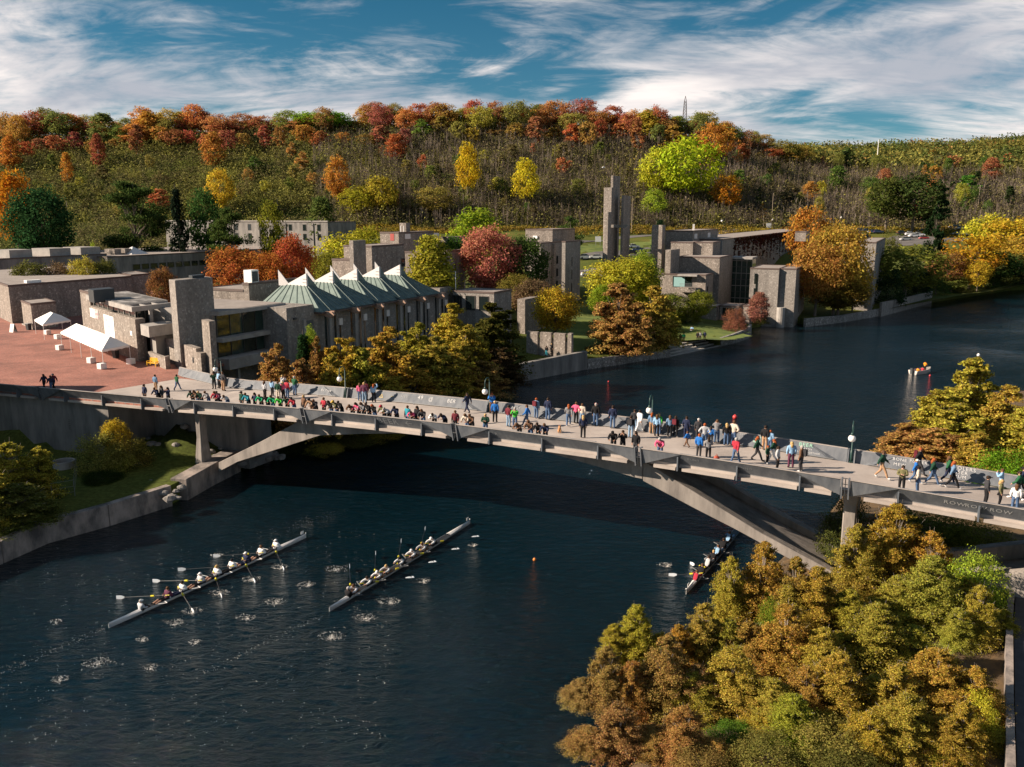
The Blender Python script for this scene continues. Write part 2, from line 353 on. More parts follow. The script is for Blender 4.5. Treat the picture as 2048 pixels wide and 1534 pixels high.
def patch(name, pl, m, dz=0.05, cell=2.0, g=G):          # a sheet laid on the ground inside a pixel outline
    pl = np.array(pl, float); x0, y0 = pl.min(0); x1, y1 = pl.max(0)
    xs = np.arange(x0, x1 + cell, cell); ys = np.arange(y0, y1 + cell, cell)
    X, Y = np.meshgrid(xs, ys); ins = np.zeros(X.shape, bool)
    cxm, cym = (X[:-1, :-1] + X[1:, 1:]) / 2, (Y[:-1, :-1] + Y[1:, 1:]) / 2; ins = np.zeros(cxm.shape, bool)
    n = len(pl)
    for i in range(n):
        (ax, ay), (bx, by) = pl[i], pl[(i + 1) % n]
        c = ((ay > cym) != (by > cym)) & (cxm < (bx - ax) * (cym - ay) / (by - ay + 1e-12) + ax); ins ^= c
    Zv = g(X, Y) + dz; nx = X.shape[1]
    V = np.c_[X.ravel(), Y.ravel(), Zv.ravel()]; J, I = np.nonzero(ins); a = J * nx + I
    me = npmesh(name, V, np.c_[a, a + 1, a + 1 + nx, a + nx], m); me.polygons.foreach_set('use_smooth', [True] * len(me.polygons))
    return tag(add(name, me), kind='structure')
def pix_poly(pts, z): return [tuple(P(x, y, z).xy) for x, y in pts]
def gpt(x, y):                                            # ground point under a pixel on the west bank
    r = ray(x, y); Yd = np.arange(60, 1400, .5); t = Yd / r.y; zz = CAMH + r.z * t; k = int(np.argmax(zz <= G(r.x * t, Yd)))
    return Vector((r.x * t[k], Yd[k], G(r.x * t[k], Yd[k])))
def water_mat():
    m = bpy.data.materials.new('river_water'); m.use_nodes = True; t = m.node_tree; b = t.nodes['Principled BSDF']
    b.inputs['Base Color'].default_value = (0.0009, 0.0088, 0.0138, 1); b.inputs['Roughness'].default_value = 0.06; b.inputs['IOR'].default_value = 1.333
    tc = N(t, 'ShaderNodeTexCoord'); mp = N(t, 'ShaderNodeMapping'); mp.inputs['Rotation'].default_value = (0, 0, 0.35); mp.inputs['Scale'].default_value = (0.55, 1.25, 1); L(t, tc.outputs['Object'], mp.inputs[0])
    a = N(t, 'ShaderNodeTexNoise', inp={'Scale': 1.6, 'Detail': 6.0, 'Roughness': 0.6, 'Distortion': 0.8}); L(t, mp.outputs[0], a.inputs['Vector'])
    c = N(t, 'ShaderNodeTexNoise', inp={'Scale': 0.14, 'Detail': 3.0, 'Roughness': 0.5}); L(t, mp.outputs[0], c.inputs['Vector'])
    amp = N(t, 'ShaderNodeTexNoise', inp={'Scale': 0.035, 'Detail': 3.0}); L(t, tc.outputs['Object'], amp.inputs['Vector'])
    ar = N(t, 'ShaderNodeMapRange', inp={1: 0.35, 2: 0.65, 3: 0.35, 4: 1.4}); L(t, amp.outputs[0], ar.inputs[0])
    mu = N(t, 'ShaderNodeMath', operation='MULTIPLY'); L(t, a.outputs[0], mu.inputs[0]); L(t, ar.outputs[0], mu.inputs[1])
    ad = N(t, 'ShaderNodeMath', operation='MULTIPLY_ADD', inp={1: 1.6}); L(t, c.outputs[0], ad.inputs[0]); L(t, mu.outputs[0], ad.inputs[2])
    bp = N(t, 'ShaderNodeBump', inp={'Strength': 1.0, 'Distance': 0.42}); L(t, ad.outputs[0], bp.inputs['Height']); L(t, bp.outputs[0], b.inputs['Normal'])
    return m
w = MB(); w.poly([(-300, -60, 0), (1400, -60, 0), (1400, 700, 0), (-300, 700, 0)])
struct('water', w, water_mat())
# riverside walls
def wall_line(name, px, h, th, m, label, cat='wall', z0=-1.0, tops=None, side=1, group=None, zb=0):
    pts = [P(x, y, zb) for x, y in px]; mb = MB(); e = empty(name, (pts[0].x, pts[0].y, 0), label, cat, group)
    for i in range(len(pts) - 1):
        a, b = pts[i].copy(), pts[i + 1].copy(); d = (b - a).normalized(); nn = Vector((-d.y, d.x, 0)) * side
        ha = (tops[i] if tops else h); hb = (tops[i + 1] if tops else h)
        mb = MB(); a.z = b.z = z0; a -= nn * .4; b -= nn * .4
        ex = d * (0.02 if i else 0)
        mb.faces([a + ex, b, b + nn * th, a + nn * th + ex, a + ex + Z * (ha - z0), b + Z * (hb - z0), b + nn * th + Z * (hb - z0), a + ex + nn * th + Z * (ha - z0)],
                 [(0, 1, 2, 3), (4, 7, 6, 5), (0, 4, 5, 1), (1, 5, 6, 2), (2, 6, 7, 3), (3, 7, 4, 0)])
        mb.build('wall_section', m, e, bevel=0.04)
    return e
RUBBLE = stone_mat('riverside_rubble', (0.16, 0.15, 0.14), (0.33, 0.31, 0.29), (0.5, 0.48, 0.45), 0.5)
WALLC = mat('old_river_wall_concrete', (0.10, 0.09, 0.085), 0.95, (0.34, 0.285, 0.25), 0.8, 9, 0.5, 5, stretch=(1, 1, 0.45), contrast=(0.38, 0.62))
wall_line('river_wall', ((-250, 1225), (0, 1125), (90, 1085), (215, 1050), (340, 1010)), 1.9, 0.7, WALLC, 'pale weathered concrete river wall at the left edge below the shrubs', tops=[1.75, 1.75, 1.8, 1.85, 1.9])
wall_line('river_wall', ((368, 1000), (420, 970), (475, 942)), 1.9, 1.6, WALLC, 'concrete footing wall under the left foot of the bridge', tops=[2.0, 2.05, 2.3])
wall_line('retaining_wall', ((1030, 764.5), (1171, 738)), 3.4, 0.9, CONCD, 'tall grey stained retaining wall of the riverside terrace', tops=[2.8, 3.1])
wall_line('river_wall', ((1172, 738), (1230, 730), (1289, 720), (1338, 714)), 1.2, 0.6, RUBBLE, 'low rubble wall under the two tall brown cedars', tops=[1.7, 1.6, 1.3, 1.5])
wall_line('river_wall', ((1438, 692), (1462, 687), (1482, 681), (1494, 676), (1499, 668)), 1.9, 0.6, RUBBLE, 'curved rubble stone wall beside the river steps', tops=[1.6, 1.9, 2.1, 2.2, 2.2])
wall_line('river_wall', ((1608, 654), (1680, 645), (1757, 632)), 2.0, 0.6, RUBBLE, 'rubble river wall beneath the big orange and yellow maple', tops=[2.0, 1.8, 1.9])
wall_line('river_wall', ((1759, 633), (1800, 622), (1860, 606)), 3.4, 0.6, STONE2, 'pale grey river wall running to the right of the far narrow block', tops=[3.6, 3.4, 3.5])
# ------------------------------------------------------------ footbridge and podium
def camber(s): return 0.95 * 4 * s * (70 - s) / 4900 if 0 < s < 70 else (0.0 if s <= 0 else -0.05 * (s - 70))
def zdk(s): return 7.5 + camber(s)
def tN(s): return 0.11 * s if s < 0 else 0.0
def tF(s):
    if s < -2.9: return 10.6 + (-2.9 - s) * 0.27
    if s < 14: return 10.6 + (s + 2.9) * (9.45 - 10.6) / 16.9
    return 9.9 - 0.032 * s
def BP(s, t, dz=0.0, zabs=None): return BO + U2 * s + N2 * t + Z * (zdk(s) + dz if zabs is None else zabs)
def ST(x, y, z):
    q = P(x, y, z) - BO; return q.dot(U2), q.dot(N2)
def SZ(x, y, t):                                          # pixel -> (s, z) on the vertical plane at offset t
    r = ray(x, y); k = (BO + N2 * t).dot(N2) / r.dot(N2); q = r * k
    return (q - BO).dot(U2), CAMH + q.z
bridge = empty('footbridge', BP(31, 4.5, zabs=0.0), 'long grey concrete footbridge crossing the river, crowded with spectators', 'bridge')
def board_mat():
    m = bpy.data.materials.new('board_marked_concrete'); m.use_nodes = True; t = m.node_tree; b = t.nodes['Principled BSDF']; b.inputs['Roughness'].default_value = 0.9
    tc = N(t, 'ShaderNodeTexCoord'); mp = N(t, 'ShaderNodeMapping'); mp.inputs['Rotation'].default_value = (0, 0, math.radians(25.95)); L(t, tc.outputs['Object'], mp.inputs[0])
    wv = N(t, 'ShaderNodeTexWave', inp={'Scale': 4.5, 'Distortion': 0.8, 'Detail': 2.0}); L(t, mp.outputs[0], wv.inputs['Vector'])
    mp2 = N(t, 'ShaderNodeMapping'); mp2.inputs['Scale'].default_value = (1, 1, .18); L(t, tc.outputs['Object'], mp2.inputs[0]); n = N(t, 'ShaderNodeTexNoise', inp={'Scale': 0.9, 'Detail': 9.0, 'Roughness': 0.7}); L(t, mp2.outputs[0], n.inputs['Vector'])
    nr_ = N(t, 'ShaderNodeMapRange', inp={1: .36, 2: .64}); L(t, n.outputs[0], nr_.inputs[0]); a = N(t, 'ShaderNodeMix', data_type='RGBA', inp={6: (0.165, 0.148, 0.135, 1), 7: (0.33, 0.295, 0.265, 1)}); L(t, nr_.outputs[0], a.inputs[0])
    r = N(t, 'ShaderNodeMapRange', inp={3: 0.88, 4: 1.04}); L(t, wv.outputs[1], r.inputs[0])
    x = N(t, 'ShaderNodeMix', data_type='RGBA', blend_type='MULTIPLY', inp={0: 1.0}); L(t, a.outputs[2], x.inputs[6]); L(t, r.outputs[0], x.inputs[7]); L(t, x.outputs[2], b.inputs['Base Color'])
    bp = N(t, 'ShaderNodeBump', inp={'Strength': 0.35, 'Distance': 0.03}); L(t, wv.outputs[1], bp.inputs['Height']); L(t, bp.outputs[0], b.inputs['Normal'])
    return m
BOARD = board_mat()
DECK = mat('deck_concrete', (0.30, 0.26, 0.235), 0.9, (0.44, 0.385, 0.345), 0.35, 10, 0.15, 12)
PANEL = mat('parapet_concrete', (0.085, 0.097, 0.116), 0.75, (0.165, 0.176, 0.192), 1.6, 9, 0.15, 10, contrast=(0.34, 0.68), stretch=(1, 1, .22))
CHALK = mat('chalk', (0.52, 0.52, 0.52), 1.0); CHALKD = mat('faint_chalk', (0.32, 0.33, 0.34), 1.0); CHALKG = mat('green_chalk', (0.30, 0.52, 0.40), 1.0); CHALKY = mat('yellow_chalk', (0.62, 0.48, 0.2), 1.0)
ss = [-9, -6, -3, 0, 3] + list(np.arange(6, 105, 3.0))
mb = MB(); top = []; bot = []
for s in ss:
    for t in (0.62 + tN(s), tF(s) - 0.62):
        top.append(BP(s, t)); bot.append(BP(s, t, -0.30))
# the left end of the deck meets the brick podium along a slanting joint
j0 = P(150, 792, 7.5); j1 = P(362, 757, 7.5)
fs = []; n = len(ss)
for i in range(3, n - 1):
    a = 2 * i
    mb.poly([top[a], top[a + 2], top[a + 3], top[a + 1]]); mb.poly([bot[a + 1], bot[a + 3], bot[a + 2], bot[a]])
    mb.poly([bot[a], bot[a + 2], top[a + 2], top[a]]); mb.poly([top[a + 1], top[a + 3], bot[a + 3], bot[a + 1]])
mb.build('deck', DECK, bridge)
mb = MB(); q = Z * 0.006
mb.poly([j0 + q, BP(0, 0.62) + q * .5, BP(0, tF(0) - 0.62) + q * .5, BP(-8, tF(-8) - 0.7, zabs=7.506), j1 + q])
struct('podium_landing', mb, DECK)
# podium slab with brick paving and its front wall
def brick_mat():
    m = bpy.data.materials.new('brick_paving'); m.use_nodes = True; t = m.node_tree; b = t.nodes['Principled BSDF']; b.inputs['Roughness'].default_value = 0.85
    tc = N(t, 'ShaderNodeTexCoord'); mp = N(t, 'ShaderNodeMapping'); mp.inputs['Rotation'].default_value = (0, 0, math.radians(25.95)); L(t, tc.outputs['Object'], mp.inputs[0])
    br = N(t, 'ShaderNodeTexBrick', inp={'Scale': 2.2, 'Color1': (0.25, 0.085, 0.058, 1), 'Color2': (0.37, 0.15, 0.105, 1), 'Mortar': (0.20, 0.13, 0.11, 1), 'Mortar Size': 0.02}); L(t, mp.outputs[0], br.inputs['Vector'])
    n = N(t, 'ShaderNodeTexNoise', inp={'Scale': 0.25, 'Detail': 9.0, 'Roughness': 0.7}); L(t, tc.outputs['Object'], n.inputs['Vector'])
    r = N(t, 'ShaderNodeMapRange', inp={1: 0.3, 2: 0.7, 3: 0.6, 4: 1.3}); L(t, n.outputs[0], r.inputs[0])
    x = N(t, 'ShaderNodeMix', data_type='RGBA', blend_type='MULTIPLY', inp={0: 1.0}); L(t, br.outputs[0], x.inputs[6]); L(t, r.outputs[0], x.inputs[7]); L(t, x.outputs[2], b.inputs['Base Color'])
    return m
BRICK = brick_mat()
pod = [BP(s, t, zabs=0) for s, t in ((-110, tN(-30) + .62), (-20, tN(-20) + .62), (0, 0.62), (-0.01, 9.5), (-9, 12.0), (-13.2, 14.3), (-13.2, 90), (-150, 90))]
mb = MB(); mb.prism([p.xy for p in pod], 7.2, 7.5); struct('podium_paving', mb, BRICK)
pw = empty('podium_wall', BP(-20, 0.8, zabs=0), 'tall stained concrete wall holding up the brick podium at left', 'wall')
mb = MB(); mb.prism([BP(s, t, zabs=0).xy for s, t in ((-110, tN(-30) + .7), (-20, tN(-20) + .7), (-8.05, tN(-8) + .7), (-8.05, 6), (-110, 6))], 0.5, 7.19); mb.build('wall_section', CONCD, pw)
mb = MB(); mb.prism([BP(s, t, zabs=0).xy for s, t in ((-7.95, 5.2), (4.5, 5.6), (4.5, 9), (-7.95, 9))], 0.5, 7.1); mb.build('wall_section', CONCD, pw)
v = P(118, 848, 4.6); v = BP(*((lambda q: (q.dot(U2), tN(-12) + .66))(v - BO)), zabs=4.0)
mb = MB(); mb.box(v, U2 * 1.25, -N2 * 0.05, Z * 1.25); vent = mb.build('vent_grille', DARK, pw)
for k in range(6):
    mb = MB(); mb.box(v + Z * (0.1 + k * 0.19) - N2 * 0.055, U2 * 1.25, -N2 * 0.05, Z * 0.06); mb.build('louvre', FRAME, vent)
# parapets
SN = [-40, -16.2, 0, 16.2, 31.3, 46.4, 60.3, 75.5, 91]; SF = [-12.6, -2.9, 14.2, 30.2, 45.1, 60.1, 75.3, 90.5]
def parapet(s0, s1, near):
    tt = (lambda s, o: tN(s) + o) if near else (lambda s, o: tF(s) - o)
    pt = lambda s, o, dz: BP(s, tt(s, o), dz)
    g = 0.3; a, b = s0 + g, s1 - g; e = 2.9; k = 1.25; nseg = 5
    mb = MB()
    ev = lambda x: [x[0], x[1]]
    tops = [a + e + (b - a - 2 * e) * i / nseg for i in range(nseg + 1)]; lows = [a + k + (b - a - 2 * k) * i / nseg for i in range(nseg + 1)]
    def face(*p): mb.poly(p if near else p[::-1])
    for i in range(nseg): face(pt(lows[i], 0.60, 0.02), pt(lows[i + 1], 0.60, 0.02), pt(tops[i + 1], 0, 0.86), pt(tops[i], 0, 0.86))
    E0, E1 = pt(a, 0.42, -0.34), pt(b, 0.42, -0.34)
    face(E0, pt(a + k, 0.60, 0.02), pt(a + e, 0, 0.86)); face(E0, pt(a + e, 0, 0.86), pt(a, 0.04, 0.86))
    face(pt(b - k, 0.60, 0.02), E1, pt(b - e, 0, 0.86)); face(E1, pt(b, 0.04, 0.86), pt(b - e, 0, 0.86))
    o = mb.build('parapet_panel', PANEL, bridge); md = o.modifiers.new('thickness', 'SOLIDIFY'); md.thickness = 0.11; md.offset = -1.0
    # cap rail on the top edge
    mb = MB(); sg = 1 if near else -1
    for i in range(nseg):
        p, q_ = a + (b - a) * i / nseg, a + (b - a) * (i + 1) / nseg
        mb.box(pt(p, -0.02, 0.865), pt(q_, -0.02, 0.865) - pt(p, -0.02, 0.865), N2 * sg * 0.17, Z * 0.035)
    mb.build('parapet_cap', DECK, bridge)
    # brackets, rails under the panel, kerb pieces
    nb = 3 if s1 - s0 < 20 else 5; br = [a + (b - a) * (i + 0.62) / (nb + 0.24) for i in range(nb)]
    for s in br:
        mb = MB(); mb.ext([pt(s, 0.12, 0.62), pt(s, 0.10, -0.42), pt(s, 0.55, -0.42), pt(s, 0.78, 0.02)], U2 * 0.09); mb.build('bracket', PANELD, bridge)
    for o_, dz in ((0.64, -0.02), (0.70, 0.09)):
        mb = MB(); mb.tube([pt(a + 0.9, o_, dz), pt((a + b) / 2, o_, dz), pt(b - 0.9, o_, dz)], 0.035, 5); mb.build('pipe_rail', STEEL, bridge)
    cut = [a + 0.5] + br + [b - 0.4]
    for p, q_ in zip(cut[:-1], cut[1:]):
        p += 0.35; q_ -= 0.12
        if q_ - p < 0.6: continue
        mb = MB(); mb.box(pt(p, 0.22, -0.42), pt(q_, 0.22, -0.42) - pt(p, 0.22, -0.42), N2 * sg * 0.385, Z * 0.20); mb.build('kerb', DECK, bridge)
    for s in (s0, s1):                                   # fins either side of the open joint
        for d in (-0.26, 0.17):
            mb = MB(); mb.ext([pt(s, -0.02, 0.895), pt(s, 0.34, -0.55), pt(s, 0.80, -0.30), pt(s, 0.50, 0.895)], U2 * 0.09)
            for i in range(len(mb.v)): mb.v[i] = mb.v[i] + U2 * d
            if s == s1 or s == SN[0]: mb.build('fin', PANEL, bridge)
        if s == s1:
            mb = MB(); mb.tube([pt(s, 0.25, -0.3), pt(s, 0.12, 0.93)], 0.03, 5)
            for dz in (0.15, 0.5, 0.9): mb.tube([pt(s - 0.2, 0.2, dz), pt(s + 0.2, 0.2, dz)], 0.025, 5)
            mb.build('joint_railing', DARK, bridge)
PANELD = mat('parapet_bracket_paint', (0.10, 0.115, 0.135), 0.6)
for a, b in zip(SN[:-1], SN[1:]): parapet(a, b, True)
for a, b in zip(SF[:-1], SF[1:]): parapet(a, b, False)
# arch ribs
def rib(px, t0, wid, name, tref=1.6):
    pts = [SZ(x, y, tref) for x, y in px]
    mb = MB(); mb.ext([BP(s, t0, zabs=z) for s, z in pts], N2 * wid); return mb.build(name, BOARD, bridge, bevel=0.03)
left = [(437, 944), (437, 925), (520, 884), (602, 840), (700, 848), (790, 856), (862, 861), (910, 866), (864, 868), (800, 867), (720, 868), (640, 871), (560, 897), (475, 924)]
mid = [(912, 866), (1010, 880), (1150, 900), (1285, 922), (1285, 958), (1270, 955), (1142, 918), (1005, 880)]
leg = [(1286, 921), (1400, 991), (1525, 1068), (1650, 1135), (1730, 1185), (1730, 1215), (1617, 1139), (1475, 1061), (1391, 1018), (1286, 962)]
for t0 in (1.6, 6.6):
    rib(left, t0, 0.7, 'arch_rib'); rib(mid, t0, 0.7, 'arch_rib'); rib(leg, t0, 0.8, 'arch_leg')
def webplate(px, name, t0, t1):
    pts = [SZ(x, y, 1.6) for x, y in px]
    mb = MB(); mb.ext([BP(s, t0, zabs=z) for s, z in pts], N2 * (t1 - t0)); return mb.build(name, BOARD, bridge)
webplate([(437, 940), (520, 902), (602, 862), (700, 860), (862, 863), (800, 866), (640, 869), (475, 922)], 'soffit_slab', 2.31, 6.59)
webplate([(1005, 879.5), (1142, 912), (1285, 945), (1285, 956), (1142, 917), (1005, 881)], 'soffit_slab', 2.31, 6.59)
webplate([(1291, 950), (1400, 1010), (1525, 1083), (1650, 1152), (1728, 1200), (1728, 1212), (1617, 1137), (1475, 1059), (1391, 1016), (1291, 962)], 'soffit_slab', 2.41, 6.59)
# the landward leg of the right-hand pier
s_sp, z_sp = SZ(1730, 1200, 1.6)
for t0 in (1.6, 6.6):
    mb = MB(); mb.ext([BP(s_sp - 0.5, t0, zabs=z_sp - .6), BP(s_sp - 0.3, t0, zabs=z_sp + 0.9), BP(80, t0, zabs=zdk(80) - 0.35), BP(92, t0, zabs=zdk(92) - 0.35), BP(92, t0, zabs=zdk(92) - 0.75), BP(82, t0, zabs=zdk(80) - 1.9), BP(s_sp + 1.2, t0, zabs=z_sp - .6)], N2 * 0.8); mb.build('pier_leg', BOARD, bridge, bevel=0.03)
mb = MB(); mb.ext([BP(s_sp, 2.41, zabs=z_sp - 0.2), BP(80, 2.41, zabs=zdk(80) - 1.2), BP(80, 2.41, zabs=zdk(80) - 1.6), BP(s_sp + .6, 2.41, zabs=z_sp - .5)], N2 * 4.18); mb.build('soffit_slab', BOARD, bridge)
mb = MB(); mb.box(BP(s_sp - 2.2, 0.9, zabs=-1), U2 * 4.5, N2 * 7.2, Z * 1.9); mb.build('pier_footing', CONC, bridge)
# beams across under the deck
for s in list(np.arange(2, 100, 4.0)):
    mb = MB(); mb.box(BP(s, 1.0, -0.62), U2 * 0.45, N2 * (tF(s) - 2.0), Z * 0.315); mb.build('cross_beam', BOARD, bridge)
# columns: flared at the foot
def column(s, t, zb, w0=0.55, w1=0.86):
    mb = MB(); pr = [(zb, w1), (zb + 1.2, w1 * .86), (zb + 3.2, w0), (zdk(s) - 1.4, w0 * 1.02), (zdk(s) - 0.36, w0 * 1.35)]
    vs = []; fs = []
    for z, w_ in pr:
        for dx, dy in ((-w_ / 2, -w_ * .7), (w_ / 2, -w_ * .7), (w_ / 2, w_ * .7), (-w_ / 2, w_ * .7)): vs.append(BP(s, t, zabs=z) + U2 * dx + N2 * dy)
    for i in range(len(pr) - 1):
        for j in range(4): fs.append((i * 4 + j, i * 4 + (j + 1) % 4, i * 4 + 4 + (j + 1) % 4, i * 4 + 4 + j))
    fs += [(3, 2, 1, 0), tuple(range(len(vs) - 4, len(vs)))]
    mb.faces(vs, fs); mb.build('column', BOARD, bridge, bevel=0.06)
column(2.1, 2.0, 1.2, .62, 1.05); column(2.1, 6.6, 1.2, .62, 1.05)
column(60.6, 2.4, 0.2, .8, .8); column(60.6, 6.2, 0.2, .8, .8)
# chalk writing on the parapets
def text_on(txt, s, frac, size, near, m, name='chalk_lettering', rot=0.0, bay=None):
    cu = bpy.data.curves.new('t', 'FONT'); cu.body = txt; cu.size = size; cu.align_x = 'CENTER'; cu.align_y = 'CENTER'; cu.resolution_u = 2; cu.space_character = 1.15
    ob = bpy.data.objects.new('t', cu); C.objects.link(ob); dg = bpy.context.evaluated_depsgraph_get(); me = bpy.data.meshes.new_from_object(ob.evaluated_get(dg)); bpy.data.objects.remove(ob)
    tt = (lambda q: tN(q)) if near else (lambda q: tF(q))
    sg = 1 if near else -1
    lo = BP(s, tt(s) + sg * 0.60, 0.02); hi = BP(s, tt(s), 0.86)
    up = (hi - lo).normalized(); al = (BP(s + 1, tt(s + 1), 0) - BP(s - 1, tt(s - 1), 0)).normalized(); nr = al.cross(up).normalized()
    nr = -nr if nr.dot(N2) > 0 else nr                        # towards the viewer's side of the bridge
    if near: off = 0.012
    else: off = 0.012 + 0.11
    c = lo.lerp(hi, frac) + nr * (off if near else 0.13)
    inv = rootinv(bridge)
    cr, sr = math.cos(rot), math.sin(rot)
    for v_ in me.vertices:
        x, y = v_.co.x * cr - v_.co.y * sr, v_.co.x * sr + v_.co.y * cr
        v_.co = inv @ (c + al * x + up * y)
    me.materials.clear(); me.materials.append(m); add(name, me, bridge)
def spx(x, y, z=8.9): return ST(x, y, z)[0]
text_on('BEER', spx(790, 835), 0.5, 0.85, True, CHALKD)
text_on('\u2190', spx(827, 842), 0.5, 0.9, True, CHALKD)
text_on('BEER', spx(992, 862), 0.5, 0.45, True, CHALKD)
for x, y in ((1913, 1000), (1958, 1008), (2012, 1020)): text_on('ROW', spx(x, y), 0.5, 0.46, True, CHALK)
text_on('PUNT', spx(1392, 912), 0.6, 0.3, True, CHALKD); text_on('ONO', spx(1497, 925), 0.55, 0.3, True, CHALKD)
text_on('DRINK WATER', spx(505, 805), 0.5, 0.5, True, CHALKD)
for x, y, t_, sz, fr, m_ in ((1612, 887, 'BEER', .42, .72, CHALKG), (1612, 893, 'READY', .22, .42, CHALK), (1614, 898, 'LOL TOGETHER', .2, .18, CHALK), (1490, 868, 'EH?', .32, .85, CHALKD), (1484, 876, 'ROW', .25, .5, CHALKD),
        (925, 795, 'BER', .5, .55, CHALK), (858, 790, '49', .55, .6, CHALK), (822, 788, 'HEY', .4, .55, CHALKD), (880, 792, '@', .5, .55, CHALK), (640, 777, 'Be True', .35, .5, CHALK), (770, 785, '\u25B3', .5, .4, CHALKY), (790, 788, '\u2013', .6, .5, CHALKY),
        (400, 752, 'GO TEAM GO', .4, .5, CHALK), (1800, 912, 'BONE', .32, .72, CHALK), (1800, 917, 'MEW', .32, .35, CHALK), (1838, 915, 'POWER', .3, .75, CHALK), (1926, 933, 'COOLERS', .36, .8, CHALK), (1926, 940, 'BEER', .36, .5, CHALK), (1926, 946, 'YUM', .33, .2, CHALK), (1046, 812, 'AHOY', .3, .6, CHALKD), (1100, 820, 'ROW', .3, .55, CHALKD)):
    text_on(t_, ST(x, y, 8.9)[0], fr, sz, False, m_)
text_on('\u25A0', ST(1514, 876, 8.9)[0], .55, 0.75, False, mat('poster_pale_green', (0.27, 0.38, 0.32), 0.9), 'poster')
# ------------------------------------------------------------ college buildings (campus grid U2 / N2)
def solve(o, d, x, z):
    return ((x - CX) * (o.y * CP - (z - CAMH) * SP) - F * o.x) / (F * d.x - (x - CX) * d.y * CP)
UD = Vector((.643, -.766, 0))                             # the podium buildings turn their west walls
class Fr: u = U2
def frame(xl, xc, xr, yt, Y, z0, yb=None, zb=None, ud=None):
    if Y is None:
        Y = P(xc + (CX - xc) * (yb - yt) / 8450.0, yb, zb).y
    c = PD(xc, yt, Y); f = Fr(); f.z1 = c.z; f.z0 = z0; f.c = Vector((c.x, c.y, 0))
    f.u = ud or U2; f.la = solve(f.c, -f.u, xl, c.z); f.lb = solve(f.c, N2, xr, c.z)
    return f
def blk(parent, f, m=None, roof=True, wname='wall', lip=0.32, la0=0.0):
    m = m or STONE; o = f.c - f.u * f.la + Z * f.z0
    mb = MB(); mb.box(o, f.u * (f.la - la0), N2 * f.lb, Z * (f.z1 - f.z0 - lip)); w_ = mb.build(wname, m, parent)
    if roof:
        zt = f.z1 - lip; e = 0.07; mb = MB(); a, b = f.la + 2 * e, f.lb + 2 * e; q = o - f.u * e - N2 * e; q.z = zt
        th = 0.3
        mb.box(q, f.u * a, N2 * th, Z * lip); mb.box(q + N2 * (b - th), f.u * a, N2 * th, Z * lip)
        mb.box(q + N2 * th, f.u * th, N2 * (b - 2 * th), Z * lip); mb.box(q + N2 * th + f.u * (a - th), f.u * th, N2 * (b - 2 * th), Z * lip)
        mb.build('roof_edge', FASCIA, parent)
        mb = MB(); mb.box(q + f.u * (th + .002) + N2 * (th + .002) + Z * 0.002, f.u * (a - 2 * th - .004), N2 * (b - 2 * th - .004), Z * (lip - 0.1)); mb.build('roof', GRAVEL, parent)
    return f
def win(parent, f, face, d, z, w_, h, glass=None, fr=0.09, proud=0.08, bars=0):
    # face 'n': the shaded face looking along +U2, d measured along N2; face 'u': the lit face, d measured along -U2
    if face == 'n': o, al, nr = f.c + N2 * d, N2, U2
    else: o, al, nr = f.c - f.u * d, -f.u, Vector((f.u.y, -f.u.x, 0))
    o = o + Z * z; mb = MB()
    mb.box(o, al * w_, nr * proud, Z * fr); mb.box(o + Z * (h - fr), al * w_, nr * proud, Z * fr)
    mb.box(o + Z * fr, al * fr, nr * proud, Z * (h - 2 * fr)); mb.box(o + Z * fr + al * (w_ - fr), al * fr, nr * proud, Z * (h - 2 * fr))
    for k in range(bars): mb.box(o + Z * fr + al * (w_ * (k + 1) / (bars + 1) - fr / 2), al * fr * .8, nr * proud * .9, Z * (h - 2 * fr))
    wo = mb.build('window', FRAME, parent)
    mb = MB(); a = o + Z * fr + al * fr + nr * 0.02; b, c = al * (w_ - 2 * fr), Z * (h - 2 * fr)
    mb.box(a, b, nr * 0.012, c); mb.build('pane', glass or GLASS, wo)
def slot(parent, f, face, d, z, w_, h, m=None, depth=0.05, name='window_slot'):
    if face == 'n': o, al, nr = f.c + N2 * d, N2, U2
    else: o, al, nr = f.c - f.u * d, -f.u, Vector((f.u.y, -f.u.x, 0))
    mb = MB(); mb.box(o + Z * z, al * w_, nr * depth, Z * h); mb.build(name, m or GLASS, parent)
def bld(name, f, label): return empty(name, (f.c.x, f.c.y, f.z0), label, 'building')
# --- long stone block and small block at far left of the podium
f = frame(-70, 16, 262, 570, None, 7.4, 647, 7.5, UD); b1 = bld('stone_block', f, 'large windowless stone block with a flat gravel roof at the far left of the podium'); blk(b1, f)
g = frame(235, 262, 298, 549, f.c.y + f.lb * .9 + 2, 7.4, ud=UD); blk(b1, g)
mb = MB(); mb.cbox(f.c - UD * 2.5 + N2 * 5 + Z * (f.z1 - 0.12), 2.4, 1.2, 0.5, UD.to_2d().angle_signed(Vector((1, 0))) * -1); mb.build('roof_hatch', WHITE, b1)
f = frame(42, 61, 111, 607, None, 7.4, 660, 7.5, UD); b1 = bld('stone_annex', f, 'small stone annex with open top behind the separate white tent'); blk(b1, f)
mb = MB()
for k in range(4): mb.box(f.c - UD * (f.la + 1.6) + N2 * (0.4 * k) + Z * 7.5, UD * 1.5, N2 * (2.0 - 0.4 * k), Z * (0.2 * (k + 1)))
st = mb.build('entrance_steps', CONC, b1)
